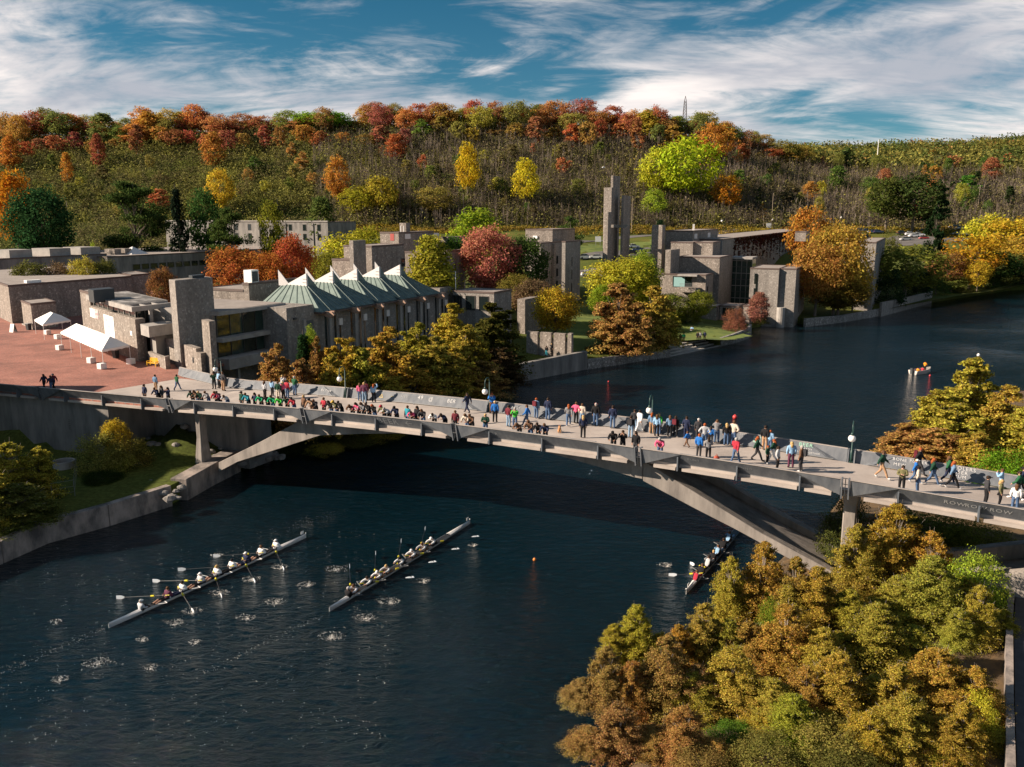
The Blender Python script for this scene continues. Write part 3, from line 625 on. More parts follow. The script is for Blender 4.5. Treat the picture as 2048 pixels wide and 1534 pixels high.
# --- dining hall with clerestory, banner wall, pergola and chimney
f = frame(178, 270, 290, 639, None, 7.4, 724, 7.5, UD)
din = bld('dining_hall', f, 'stone dining hall with banner wall, clerestory windows, pergola and a tall chimney slab')
mb = MB(); mb.box(f.c - UD * f.la + Z * 7.4, UD * f.la, N2 * f.lb, Z * (f.z1 - 7.4)); mb.build('banner_wall', STONE, din, bevel=0.05)
WALLF = f
g = frame(123, 152, 177, 584, f.c.y + 6.0, 7.4, ud=UD); g.c = f.c - UD * (f.la + .2) + N2 * 0.3; g.z1 = PD(152, 584, g.c.y).z; g.la = 5.2; g.lb = 4.0; blk(din, g)
rz = PD(265, 613, f.c.y).z; depth_n = solve(f.c, N2, 352, rz)
r = Fr(); r.c = f.c + Vector((0, 0, 0)); r.la = f.la + 0.1; r.lb = depth_n; r.z1 = rz; r.z0 = rz - 0.65
MEMB = mat('roof_membrane', (0.10, 0.095, 0.09), 0.8, (0.44, 0.42, 0.40), 0.35, 7, contrast=(0.52, 0.66))
mb = MB(); pg = 3.2; mb.box(r.c - UD * r.la - N2 * 0.35 + Z * r.z0, UD * (r.la - pg), N2 * (r.lb + .35), Z * 0.6); mb.build('roof_slab', CONC, din)
mb = MB(); mb.box(r.c - UD * (r.la - .3) - N2 * 0.05 + Z * (r.z0 + 0.602), UD * (r.la - pg - .6), N2 * (r.lb - .3), Z * 0.04); mb.build('roof', MEMB, din)
for (o_, a_, b_) in ((r.c - UD * pg - N2 * .35, UD * pg, N2 * .5), (r.c - UD * .45 + N2 * .15, UD * .45, N2 * (r.lb - .2))):
    mb = MB(); mb.box(o_ + Z * r.z0, a_, b_, Z * .6); mb.build('pergola_beam', CONC, din)
for k in range(1, int(r.lb / 1.9)):
    mb = MB(); mb.box(r.c - UD * pg + N2 * (k * 1.9) + Z * (r.z0 + .15), UD * (pg - .45), N2 * .28, Z * .4); mb.build('pergola_beam', CONC, din)
mb = MB(); mb.box(r.c - UD * (r.la - .3) + N2 * 0.7 + Z * f.z1 * 0 + Z * 7.5, UD * (r.la - .3 - 1.6), N2 * (r.lb - .9), Z * (r.z0 - 7.5)); core = mb.build('glazed_core', GLASS, din)
for k in range(9):
    mb = MB(); mb.box(r.c - UD * (1.7 + k * (r.la - 2.2) / 8.0) + N2 * 0.62 + Z * (f.z1 - .5), UD * .14, N2 * .075, Z * (r.z0 - f.z1 + .49)); mb.build('mullion', CONC, din)
for k in range(5):
    mb = MB(); mb.box(r.c - UD * 1.62 + N2 * (0.9 + k * (r.lb - 2) / 4.0) + Z * (f.z1 - .5), UD * .12, N2 * .16, Z * (r.z0 - f.z1 + .49)); mb.build('mullion', FRAME, din)
mb = MB(); mb.box(r.c - UD * .5 + N2 * 2.3 + Z * 9.5, UD * .42, N2 * .5, Z * (r.z0 - 9.5)); mb.build('column', CONC, din)
h = Fr(); hc = PD(297, 653, 101.5); mb = MB(); lb = solve(Vector((hc.x, hc.y, 0)), N2, 404, hc.z)
mb.box(Vector((hc.x, hc.y, hc.z - 1.35)) - UD * 3.2, UD * 3.2, N2 * lb, Z * 1.35); mb.build('balcony', CONC, din)
mb = MB(); mb.box(Vector((hc.x, hc.y, 5.0)) - UD * 3.0 + N2 * 1.2, UD * 2.2, N2 * (lb - 1.2), Z * (hc.z - 1.36 - 5.0)); mb.build('wall', CONCD, din)
e = frame(346, 350, 425, 561, None, 3.0, 738, 7.5); e.la = 2.2
mb = MB(); mb.box(e.c - UD * e.la + Z * 3, UD * e.la, N2 * e.lb, Z * (e.z1 - 3)); ch = mb.build('chimney', STONE2, din, bevel=.06)
mb = MB(); mb.box(e.c - UD * 1.8 + N2 * (e.lb * .5) + Z * e.z1, UD * 1.2, N2 * 1.9, Z * .35); mb.build('chimney_cap', DARK, ch)
# roof box near the pillar
mb = MB(); q = PD(182, 580, f.c.y + 8); mb.box(Vector((q.x, q.y, g.z1 - .6)) - UD * 1.5, UD * 2.6, N2 * 3.2, Z * 1.7); mb.build('plant_box', DARK, din)
# entrance walls right of the dining hall
f2 = frame(327, 392, 401, 697, None, 5.0, 747, 7.5, UD)
ew = empty('entrance_wall', (f2.c.x, f2.c.y, 7.5), 'warm rubble stone stair wall with a tall slim pier behind the bridge landing', 'wall')
mb = MB(); mb.box(f2.c - UD * f2.la + Z * 5, UD * f2.la, N2 * 0.8, Z * (f2.z1 - 5)); mb.build('wall_section', STONE, ew)
f3 = frame(403, 418, 424, 643, None, 5.0, 752, 7.5, UD); mb = MB(); mb.box(f3.c - UD * f3.la + Z * 5, UD * f3.la, N2 * 0.9, Z * (f3.z1 - 5)); mb.build('pier', STONE, ew)
mb = MB(); mb.box(f2.c + UD * .03 + Z * 5, UD * (f3.c - f2.c).dot(UD) * .5, N2 * 0.8, Z * (f2.z1 - 5.4)); mb.build('wall_section', STONE, ew)
slot(ew, f2, 'u', 1.0, 8.6, .35, .65, DARK, name='wall_light')
f4 = frame(296, 330, 335, 716, None, 7.4, 739, 7.5, UD)
lw = empty('low_wall', (f4.c.x, f4.c.y, 7.5), 'short low stone wall behind the yellow bench', 'wall')
mb = MB(); mb.box(f4.c - UD * f4.la + Z * 7.4, UD * (f4.la - .5), N2 * .5, Z * (f4.z1 - 7.4)); mb.build('wall_section', STONE, lw)
mb = MB(); mb.box(f4.c - UD * .48 + Z * 7.4, UD * .48, N2 * .7, Z * (f4.z1 - 7.25)); mb.build('wall_end', STONE, lw)
# --- glazed wing and great hall
hc = PD(437, 623, 103.0); f = Fr(); f.c = Vector((hc.x, hc.y, 0)); f.z1 = hc.z; f.z0 = 3.0; f.lb = solve(f.c, N2, 571, hc.z); f.la = 13.0
gw = bld('glazed_wing', f, 'two-storey wing with wide green glass panes between the chimney and the copper-roofed hall')
mb = MB(); mb.box(f.c - U2 * f.la + Z * (f.z1 - .55), U2 * f.la, N2 * f.lb, Z * .5); mb.build('roof_slab', CONC, gw)
mb = MB(); mb.box(f.c - U2 * (f.la - .2) + N2 * .2 + Z * (f.z1 - .048), U2 * (f.la - .45), N2 * (f.lb - .4), Z * .05); mb.build('roof', GRAVEL, gw)
mb = MB(); mb.box(f.c - U2 * f.la + Z * 3, U2 * (f.la - 1.0), N2 * f.lb, Z * (f.z1 - 3.56)); mb.build('wall', STONE2, gw)
lev = [(f.z1 - 3.3, 2.75, 5), (f.z1 - 5.8, 1.95, 5)]
for zb_, hh, nb in lev:
    for k in range(nb):
        wd = (f.lb - 1.0) / nb; mb = MB(); o = f.c - U2 * .93 + N2 * (.4 + k * wd) + Z * zb_
        mb.box(o + N2 * .06, N2 * (wd - .12), U2 * .05, Z * hh); pn = mb.build('glass_pane', GLASSG if k % 2 else mat('smoky_glass', (0.02, 0.024, 0.018), .06, (0.05, 0.05, 0.03), .5, spec=.7), gw)
        mb = MB(); mb.box(o - N2 * .05, N2 * .1, U2 * .12, Z * hh); mb.build('mullion', FRAME, gw)
for zb_, hh in ((f.z1 - 3.85, .53), (f.z1 - 7.2, 1.35)):
    mb = MB(); mb.box(f.c - U2 * 1.0 + Z * zb_, U2 * (1.35 if hh < 1 else 2.2), N2 * (f.lb + 1.5), Z * hh); mb.build('floor_slab', CONC, gw)
for k in range(3):
    mb = MB(); mb.box(f.c + U2 * .2 + N2 * (2 + k * 5) + Z * 2, U2 * .4, N2 * .4, Z * (f.z1 - 9.2)); mb.build('column', CONC, gw)
hc = P(572, 612, f.z1); hall = Fr(); hall.c = Vector((hc.x, hc.y, 0)); hall.z1 = 12.35; hall.z0 = 1.5; hall.lb = 43.4; hall.la = 14.0
gh = bld('great_hall', hall, 'great hall with five pointed green copper roof lanterns above a slotted stone wall')
def HP(b, e_, z): return hall.c + N2 * b - U2 * e_ + Z * z
mb = MB(); mb.box(HP(0, hall.la, 1.5), U2 * hall.la, N2 * hall.lb, Z * (hall.z1 - 1.5)); mb.build('wall', STONE2, gh)
mb = MB(); mb.box(HP(0, hall.la, hall.z1 + .002), U2 * hall.la, N2 * 5.5, Z * (f.z1 - hall.z1 - .3)); mb.build('parapet', STONE2, gh)
mb = MB(); mb.box(HP(38.8, hall.la, hall.z1 + .002), U2 * (hall.la + .0), N2 * 4.6, Z * .9); mb.build('parapet', STONE2, gh)
mb = MB(); mb.box(HP(5.55, hall.la, hall.z1 + .002), U2 * (hall.la + 1.3), N2 * 33.2, Z * .22); mb.build('eave', FASCIA, gh)
COPPER = mat('green_copper', (0.10, 0.145, 0.13), 0.6, (0.18, 0.235, 0.21), 0.8, 8, contrast=(.3, .7)); COPD = mat('dark_copper', (0.06, 0.085, 0.08), 0.5, (0.14, 0.19, 0.17), 1.0, 8)
TAN = mat('tan_roof_trim', (0.36, 0.23, 0.165), 0.8)
LANT = mat('lantern_white_metal', (0.72, 0.68, 0.66), 0.5)
for k in range(5):
    b = 8.8 + 5.9 * k
    base = [HP(b - 3.2, -1.1, 12.6), HP(b + 5.2, -1.1, 12.6), HP(b + 5.2, 10.5, 12.6), HP(b - 3.2, 10.5, 12.6)]
    topq = [HP(b, 3.9, 15.8), HP(b + 1.2, 3.9, 15.8), HP(b + 1.2, 8.1, 15.8), HP(b, 8.1, 15.8)]
    mb = MB(); mb.faces(base + topq, [(0, 1, 2, 3), (7, 6, 5, 4), (0, 4, 5, 1), (1, 5, 6, 2), (2, 6, 7, 3), (3, 7, 4, 0)]); bay = mb.build('copper_roof', COPPER, gh)
    # dark glazing on the river slope, widened to paint in the folds' shade
    mb = MB(); up = Vector((0, 0, .05))
    mb.poly([base[0].lerp(base[1], .08) + up + U2 * .03, base[0].lerp(base[1], .92) + up + U2 * .03, topq[0].lerp(topq[1], .8) + up + U2 * .03, topq[0].lerp(topq[1], .2) + up + U2 * .03]); mb.build('glazing_and_fold_shade', COPD, bay)
    for i in range(7):                                   # standing seams
        t_ = (i + .5) / 7; mb = MB(); mb.tube([base[0].lerp(base[3], t_) - N2 * .02, topq[0].lerp(topq[3], t_) - N2 * .02], .07, 4); mb.build('seam', COPD, bay)
    for i in range(5):
        t_ = .25 + .68 * i / 4; mb = MB(); mb.tube([base[0].lerp(base[1], t_) + up * 1.6, topq[0].lerp(topq[1], .15 + .7 * i / 4) + up * 1.6], .08, 4); mb.build('seam', COPPER, bay)
    # white lantern: two pointed faces meeting in a valley, roof falling away behind
    R, V, Lf = HP(b - .02, 3.7, 17.5), HP(b + .05, 7.0, 16.0), HP(b - .25, 8.5, 17.9)
    R0, V0, L0 = HP(b - .02, 3.7, 15.7), HP(b + .05, 7.0, 15.5), HP(b - .25, 8.5, 15.7)
    mb = MB(); mb.poly([R0, R, V, V0]); mb.poly([V0, V, Lf, L0]); mb.poly([R0, R, HP(b + .18, 3.68, 17.5), HP(b + .18, 3.68, 15.7)][::-1]); wl = mb.build('lantern', LANT, gh)
    sm = wl.modifiers.new('thickness', 'SOLIDIFY'); sm.thickness = .1; sm.offset = 0
    mb = MB(); bk = [HP(b + 3.6, 3.7, 14.2), HP(b + 3.0, 7.0, 14.3), HP(b + 3.6, 8.5, 14.2)]; q = N2 * .08
    mb.poly([R + q, bk[0], bk[1], V + q]); mb.poly([V + q, bk[1], bk[2], Lf + q]); mb.poly([R + q, R0 + q, bk[0]]); mb.build('lantern_roof', COPPER, wl)
    for j, zz in enumerate((16.2, 16.7)):
        mb = MB(); mb.box(HP(b - .12, 3.72, zz), -U2 * .7, -N2 * .02, Z * .03); mb.build('panel_joint', FRAME, wl)
for k in range(6):                                        # projecting tan gutters between the bays
    b = 5.6 + 5.9 * k + .9
    mb = MB(); mb.ext([HP(b, 1.6, 12.62), HP(b, -2.2, 12.62), HP(b, -2.6, 12.2), HP(b, -2.0, 11.75), HP(b, .6, 12.3)], N2 * .35); mb.build('gutter_spout', TAN, gh)
    mb = MB(); mb.ext([HP(b + .9, 1.6, 12.62), HP(b + .9, -1.9, 12.62), HP(b + .9, -1.9, 12.35), HP(b + .9, 1.0, 12.4)], N2 * .3); mb.build('gutter_spout', TAN, gh)
    b = 6.2 + 5.9 * k
    if k < 6:
        for d, w_ in ((1.5, .42), (3.6, .42)): slot(gh, hall, 'n', b + d, 4.0, w_, 7.9)
        slot(gh, hall, 'n', b + 2.2, 3.0, .55, 9.0, CONC, .32, 'fin')
        slot(gh, hall, 'n', b + 4.75, 3.4, .3, 7.2, GLASS, .04)
        slot(gh, hall, 'n', b + 4.55, 10.2, .75, .95, LANT, .22, 'wall_lamp')
slot(gh, hall, 'n', 3.0, 2.2, .5, 9.6, CONC, .3, 'fin'); slot(gh, hall, 'n', 3.7, 3, 1.6, 8.6, mat('blue_grey_panel', (.07, .085, .10), .4), .04, 'metal_panel')
slot(gh, hall, 'n', 1.2, 12.0, .5, .25, DARK, .25, 'flood_lamp')
# annex behind the glazed wing with air-conditioner
f = frame(485, 497, 600, 566, 124.0, 8.0); an = bld('rear_annex', f, 'low flat-roofed annex with an air-conditioning unit behind the glazed wing'); blk(an, f); f.la0 = 0
g = frame(424, 500, 470, 575, 120.0, 8.0); g.c = f.c - U2 * f.la - U2 * .01 - N2 * 0; g.z1 = f.z1 - 1.0; g.la = 8; g.lb = f.lb * .8; blk(an, g)
q = f.c - U2 * 1.6 + N2 * .8 + Z * (f.z1 - .1); mb = MB(); mb.box(q, U2 * 1.5, N2 * 1.5, Z * 1.9); ac = mb.build('air_conditioner', WHITE, an); mb = MB(); mb.box(q + U2 * 1.502 + N2 * .15 + Z * .2, U2 * .02, N2 * 1.2, Z * 1.5); mb.build('fan_grille', DARK, ac)
# --- far-left low library wings
c = P(-130, 523, 15.2); f = Fr(); f.c = Vector((c.x, c.y, 0)); f.z1 = 15.2; f.z0 = 6; f.la = 60; f.lb = solve(f.c, N2, 213, 15.2)
b2 = bld('low_wing', f, 'low flat-roofed concrete wing with roof monitors beyond the left stone block'); blk(b2, f, CONCD)
for d in (.42, .66, .86):
    mb = MB(); mb.box(f.c + N2 * (f.lb * d) - U2 * 9 + Z * (f.z1 - .1), U2 * 7, N2 * 6, Z * 1.9); mb.build('roof_monitor', CONC, b2)
c = P(214, 513, 14.6); f = Fr(); f.c = Vector((c.x, c.y, 0)); f.z1 = 14.6; f.z0 = 6; f.la = 40; f.lb = 92
b2 = bld('library_wing', f, 'long low concrete wing with a ribbon of dark windows behind the red and orange maples'); blk(b2, f, CONCD)
for k in range(14): win(b2, f, 'n', 8 + k * 3.0, 10.6, 2.4, 1.5, proud=.12)
for k in range(6): slot(b2, f, 'n', 52 + k * 5.5, 7.5, .9, 5.2, mat('pale_panel', (.34, .30, .27), .8), .1, 'panel')
q = f.c + N2 * 16 - U2 * 9
mb = MB(); mb.faces([q + Z * 14.5 + U2 * a_ + N2 * b_ for a_, b_ in ((-3, -3), (3, -3), (3, 3), (-3, 3))] + [q + Z * 16.6], [(0, 1, 4), (1, 2, 4), (2, 3, 4), (3, 0, 4)]); mb.build('glass_skylight', LANT, b2)
for d in (9, 12.5): mb = MB(); mb.box(f.c + N2 * d - U2 * 12 + Z * 14.5, U2 * 4, N2 * 2.2, Z * 1.6); mb.build('roof_monitor', STONE, b2)
c = PD(655, 443, 292); f = Fr(); f.c = Vector((c.x, c.y, 0)); f.z1 = c.z; f.z0 = 8; f.la = solve(f.c, -U2, 330, c.z); f.lb = 16
b2 = bld('residence_block', f, 'long grey residence block with a pale roof edge behind the pines at left'); blk(b2, f, CONCD)
for k in range(9): win(b2, f, 'u', 3 + k * 6.2, f.z1 - 3.2, 1.5, 2.2); win(b2, f, 'u', 3 + k * 6.2, f.z1 - 6.4, 1.5, 2.2)
for k in range(5): slot(b2, f, 'u', 6 + k * 12, 9, .5, f.z1 - 9.6, CONCD, .3, 'pilaster')
mb = MB(); mb.box(f.c - U2 * f.la - N2 * .25 + Z * (f.z1 - .1), U2 * (f.la + .2), N2 * .5, Z * .35); mb.build('roof_coping', CONC, b2)
# --- residence group behind the copper hall
f = frame(687, 743, 807, 491, 163, 5.5); b3 = bld('college_residence', f, 'stepped stone residence with a tall chimney block behind the copper-roofed hall'); blk(b3, f)
for k in range(3): win(b3, f, 'n', 10 + 3 * k, f.z1 - 4.5, 1.4, 1.6)
g = frame(698, 706, 731, 481, 156, 5.5); blk(b3, g, roof=False, lip=0, wname='chimney', m=STONE2)
g = frame(664, 700, 716, 518, 157, 5.5); blk(b3, g)
win(b3, g, 'n', 3, g.z1 - 4, 2.0, 1.5)
slot(b3, f, 'n', 14, f.z1 - 8, 6, 3.0, GLASS, .06, 'dark_glazing')
mb = MB(); mb.box(f.c + N2 * 13 + Z * (f.z1 - 4.6), U2 * 4, N2 * 8, Z * .5); mb.build('canopy_slab', CONC, b3)
g = frame(760, 797, 867, 464, 190, 6); blk(b3, g); slot(b3, g, 'u', 1.2, g.z1 - 1.9, 1.0, 1.5, mat('red_door', (.35, .06, .05), .6), .06, 'door')
for d in (2.5, 15): slot(b3, g, 'n', d, g.z1 - 1.6, 2.2, 1.1, LANT, .1, 'vent_panel')
h = frame(799, 812, 820, 446, 196, 8); blk(b3, h, roof=False, lip=0, wname='chimney')
for d in (4, 5.2): mb = MB(); mb.tube([g.c + N2 * d - U2 * 2 + Z * (g.z1 - .1), g.c + N2 * d - U2 * 2 + Z * (g.z1 + 1.3)], .09, 6); mb.build('vent_pipe', WHITE, b3)
f = frame(810, 842, 894, 503, 178, 5); b4 = bld('college_residence', f, 'stone residence with rounded pale corner beside the red maple'); blk(b4, f)
g = frame(880, 894, 927, 501, 184, 4); blk(b4, g, STONE2)
for k in range(3): slot(b4, g, 'n', 3.2, 6 + 3.4 * k, .6, 2.2)
h = frame(873, 896, 930, 474, 205, 6); blk(b4, h)
f = frame(1062, 1082, 1134, 485, 203, 5); b5 = bld('college_residence', f, 'three-storey grey residence with paired window bays left of the tower'); blk(b5, f, STONE2)
g = frame(1124, 1131, 1161, 482, 199, 5); blk(b5, g, STONE2)
for k in range(3):
    for d in (2.6, 9.0): win(b5, f, 'n', d, 7.4 + 3.1 * k, 1.3, 2.0, proud=.15)
    slot(b5, g, 'n', 4.0, 7.4 + 3.1 * k, .35, 2.2)
slot(b5, f, 'n', 6.3, 5, 1.1, f.z1 - 5.5, STONE, .8, 'pier')
h = frame(1051, 1105, 1150, 458, 213, 8); blk(b5, h)
slot(b5, h, 'u', 4, h.z1 - 2.4, 1.2, .7, WHITE, .3, 'vent')
# --- free-standing tower
f = frame(1208, 1224, 1238, 375, 221, 4); tw = empty('stone_tower', (f.c.x, f.c.y, 4), 'tall free-standing tower of four rough stone slabs', 'tower')
def shaft(xl, xc, xr, yt, Y): g = frame(xl, xc, xr, yt, Y, 4); mb = MB(); mb.box(g.c - U2 * g.la + Z * 4, U2 * g.la, N2 * g.lb, Z * (g.z1 - 4)); mb.build('shaft', STONE, tw, bevel=.08); return g
shaft(1208, 1224, 1237, 375, 221); shaft(1222, 1227, 1241, 351, 226.5); k3 = shaft(1243, 1248, 1262, 391, 222); shaft(1208, 1217, 1223, 424, 217)
q = PD(1222, 455, 220); mb = MB(); mb.box(Vector((q.x, q.y, q.z)), U2 * 4.3, N2 * 1.2, Z * .7); mb.build('cross_beam', STONE2, tw)
q = PD(1222, 532, 220); mb = MB(); mb.box(Vector((q.x, q.y, q.z)), U2 * 4.3, N2 * 1.2, Z * 1.2); mb.build('cross_beam', STONE2, tw)
# --- riverside residence on the right
f = frame(1560, 1593, 1613, 537, None, -1, 655, 0.0); rr = bld('riverside_residence', f, 'stepped stone residence whose tall blocks rise straight out of the river'); blk(rr, f, STONE2); slot(rr, f, 'n', f.lb * .45, f.z1 - 10.8, .35, 10.2, GLASS, .03)
RV = f
g = frame(1501, 1544, 1561, 537, f.c.y - 1.0, -1); g.c = f.c - U2 * (f.la + .01) - N2 * .9; g.la = solve(g.c, -U2, 1501, f.z1); g.lb = f.lb * .8; g.z1 = f.z1 - .02; blk(rr, g, STONE2)
slot(rr, g, 'u', 4.6, 3.0, .5, 9.0)
for k in range(3): slot(rr, g, 'u', g.la - 1.0 - .7, 3.0 + 3.4 * k, .7, 2.4)
mb = MB(); mb.tube([f.c - U2 * (f.la - .9) - N2 * .75 + Z * -1, f.c - U2 * (f.la - .9) - N2 * .75 + Z * 4.6], .95, 14); mb.build('round_buttress', CONC, rr)
m5 = frame(1357, 1440, 1466, 514, 203, 2); blk(rr, m5)
for xl, xc, xr, yt, Y in ((1304, 1325, 1331, 450, 222), (1331, 1342, 1360, 500, 200), (1331, 1386, 1436, 461, 228), (1342, 1386, 1402, 484, 215), (1388, 1426, 1441, 484, 214)):
    h = frame(xl, xc, xr, yt, Y, 3); blk(rr, h, roof=yt not in (450, 500), lip=.3 if yt not in (450, 500) else 0)
    if yt == 461:
        for d in (1.6, 17): slot(rr, h, 'n', d, h.z1 - 2.2, 3.0, 1.3, LANT, .1, 'vent_panel')
        for d in (8, 9.2): mb = MB(); mb.tube([h.c + N2 * d - U2 * 2 + Z * (h.z1 - .1), h.c + N2 * d - U2 * 2 + Z * (h.z1 + 1.6)], .09, 6); mb.build('vent_pipe', WHITE, rr)
    if yt == 450: win(rr, h, 'n', .1, 8.5, .6, 2.2)
b6 = frame(1321, 1412, 1427, 549, 196, 2); blk(rr, b6)
o = b6.c - N2 * .06 - U2 * (b6.la * .72); zf = b6.z1 - 3.0
mb = MB(); mb.box(o + Z * zf, U2 * (b6.la * .42), -N2 * .04, Z * 2.4); mb.build('balcony_recess', GLASS, rr)
mb = MB(); mb.box(o + Z * zf + U2 * .3 - N2 * .06, U2 * 2.6, -N2 * .04, Z * 2.2); mb.build('balcony_door', mat('reflecting_glass', (.25, .42, .42), .15), rr)
mb = MB(); mb.box(o + Z * (zf - 1.1) + U2 * 2.0 - N2 * 1.7, U2 * (b6.la * .42), N2 * 1.6, Z * 1.1); mb.build('balcony', STONE, rr)
mb = MB()
for k in range(3): mb.tube([o + U2 * (2.1) - N2 * 1.6 + Z * (zf + .25 + .3 * k), o + U2 * (2 + b6.la * .41) - N2 * 1.6 + Z * (zf + .25 + .3 * k)], .04, 5)
mb.build('balcony_railing', STEEL, rr)
mb = MB(); mb.box(o + Z * (b6.z1 - .45) + U2 * 1.5 - N2 * 1.5, U2 * (b6.la * .42), N2 * 1.5, Z * .4); mb.build('canopy_slab', CONC, rr)
for k in range(2): win(rr, b6, 'n', 1.6, 4.2 + 3.0 * k, .8, 2.0)
# glass stair tower
s0 = m5.c + N2 * (m5.lb + .05) - U2 * .5; zt = PD(1480, 522, 207).z; sw = max(2.5, min(8.0, solve(s0, U2, 1503, zt)))
mb = MB(); mb.box(s0 + N2 * 1.2 + Z * 2, U2 * sw, N2 * 5, Z * (zt - 2)); stc = mb.build('stair_glazing', GLASSG, rr)
for k in range(5): mb = MB(); mb.box(s0 + N2 * 1.1 + U2 * (sw * k / 4 - .06) + Z * 2, U2 * .12, N2 * .09, Z * (zt - 2)); mb.build('mullion', CONC, stc)
for k in range(8): mb = MB(); mb.box(s0 + N2 * 1.06 + Z * (3 + k * (zt - 3.5) / 7), U2 * sw, N2 * .1, Z * .16); mb.build('transom', CONC if k % 2 else FRAME, stc)
mb = MB(); mb.box(s0 - N2 * .4 - U2 * .5 + Z * (zt + .004), U2 * (sw + .8), N2 * 7, Z * .5); mb.build('roof_slab', CONC, rr)
for xl, xc, xr, yt, Y in ((1404, 1433, 1446, 613, 188.5), (1440, 1478, 1489, 612, 189), (1487, 1500, 1506, 611, 188)):
    h = frame(xl, xc, xr, yt, Y, -1); blk(rr, h)
    if xc == 1433: slot(rr, h, 'n', .5, 3.0, .7, 2.4)
    if xc == 1478: slot(rr, h, 'u', 1, 2.8, 2.6, 2.2)
# --- ivy-covered residence behind, and its narrow far block
c = PD(1445, 478, 232); f = Fr(); f.c = Vector((c.x, c.y, 0)); f.z1 = c.z; f.z0 = 4; f.la = 14; f.lb = solve(f.c, N2, 1616, c.z)
iv = bld('ivy_residence', f, 'flat-roofed residence with dark red ivy hanging over its wall behind the riverside blocks'); blk(iv, f, STONE2)
for k in range(3):
    for j in range(2): win(iv, f, 'n', f.lb * (.35 + .2 * k), f.z1 - 4 - 3.4 * j, 2.0, 2.0); slot(iv, f, 'n', f.lb * (.345 + .2 * k), f.z1 - 4.6 - 3.4 * j, 2.6, .7, CONC, .7, 'balcony')
IVYF = f
h = frame(1693, 1698, 1725, 460, 255, 8); blk(iv, h)
h2 = frame(1611, 1633, 1640, 463, 262, 8); h2.z0 = h2.z1 - 3.0; h2.c -= U2 * 3; blk(iv, h2, STONE)
f = frame(1735, 1753, 1771, 484, None, -.5, 632, 0.4); nb_ = bld('narrow_river_block', f, 'narrow tall stone block with a dark vertical slot right of the orange maple'); f.la = 4.5; blk(nb_, f, STONE2); slot(nb_, f, 'n', f.lb * .42, 1.5, .5, f.z1 - 2.3, GLASS, .03)
# --- terrace walls by the river in the middle
f = frame(1039, 1050, 1093, 599, None, 1.5, 672, 3.0); tr = empty('terrace_screen', (f.c.x, f.c.y, 2), 'tall stone slab and notched stone wall on the riverside terrace', 'wall')
mb = MB(); mb.box(f.c - U2 * 1.6 + Z * 1.5, U2 * 1.6, N2 * f.lb, Z * (f.z1 - 1.5)); mb.build('slab', STONE, tr)
g = frame(1053, 1135, 1141, 668, None, 1.5, 707, 2.8)
n_ = 3; wd = (g.la) / n_
for k in range(n_): mb = MB(); mb.box(g.c - U2 * (g.la - k * wd) + Z * 1.5, U2 * (wd - .45), N2 * .7, Z * (g.z1 - 1.5)); mb.build('wall_section', STONE, tr); mb = MB(); mb.box(g.c - U2 * (g.la - (k + 1) * wd + .449) + Z * 1.5 + N2 * .3, U2 * .44, N2 * .4, Z * (g.z1 - 2.9)); mb.build('notch_block', STONE2, tr)
mb = MB(); mb.box(g.c + U2 * .01 + Z * 1.5, U2 * .7, N2 * .9, Z * (g.z1 - 1.4)); mb.build('end_pier', STONE, tr)
f = frame(905, 988, 1023, 584, 143, 3); lo = bld('low_pavilion', f, 'low flat-roofed pavilion at the right end of the copper-roofed hall'); blk(lo, f, STONE2)
for k in range(4): win(lo, f, 'u', 1.0 + 2.6 * k, f.z1 - 3.3, 1.9, 2.5)
mb = MB(); mb.tube([f.c - U2 * 8 + N2 * 1 + Z * f.z1, f.c - U2 * 8 + N2 * 1 + Z * (f.z1 + 3.2)], .07, 6); mb.build('mast', WHITE, lo)
# river steps
s_a = [P(1338, 713, 0), P(1437, 692, 0)]; s_a = [q_ - Vector((-.55, .83, 0)) * .4 for q_ in s_a]; stp = empty('river_steps', s_a[0], 'broad concrete steps going down into the river', 'steps')
d = (s_a[1] - s_a[0]).normalized(); nn = Vector((-d.y, d.x, 0)); ln = (s_a[1] - s_a[0]).length
for k in range(5): mb = MB(); mb.box(s_a[0] + nn * (1.1 * k) + Z * -1, d * ln, nn * (1.095 if k < 4 else 4), Z * (1.25 + .3 * k)); mb.build('step', CONC, stp)
# ------------------------------------------------------------ trees and other vegetation
def leaf_quads(cen, per, rc, size, axis_c, up=0.35, flat=0.7, droop=0.0):
    n = len(cen) * per
    pos = np.repeat(cen, per, 0) + np.clip(NR.normal(0, 1, (n, 3)), -1.7, 1.7) * np.repeat(np.broadcast_to(rc, (len(cen),)), per)[:, None] * np.array([1, 1, flat])
    out = pos - axis_c(pos); out /= np.linalg.norm(out, axis=1)[:, None] + 1e-6
    nr = out * 0.7 + NR.normal(0, 0.6, (n, 3)) + np.array([0, 0, up]); nr /= np.linalg.norm(nr, axis=1)[:, None]
    t = np.cross(nr, NR.normal(0, 1, (n, 3))); t[:, 2] -= droop; t /= np.linalg.norm(t, axis=1)[:, None] + 1e-6
    b = np.cross(nr, t); sz = size * NR.uniform(0.6, 1.35, (n, 1))
    v = np.stack([pos + t * sz * .62, pos + b * sz * .40, pos - t * sz * .62, pos - b * sz * .40], 1).reshape(-1, 3)
    return v
def quads(nv): return np.arange(nv).reshape(-1, 4)
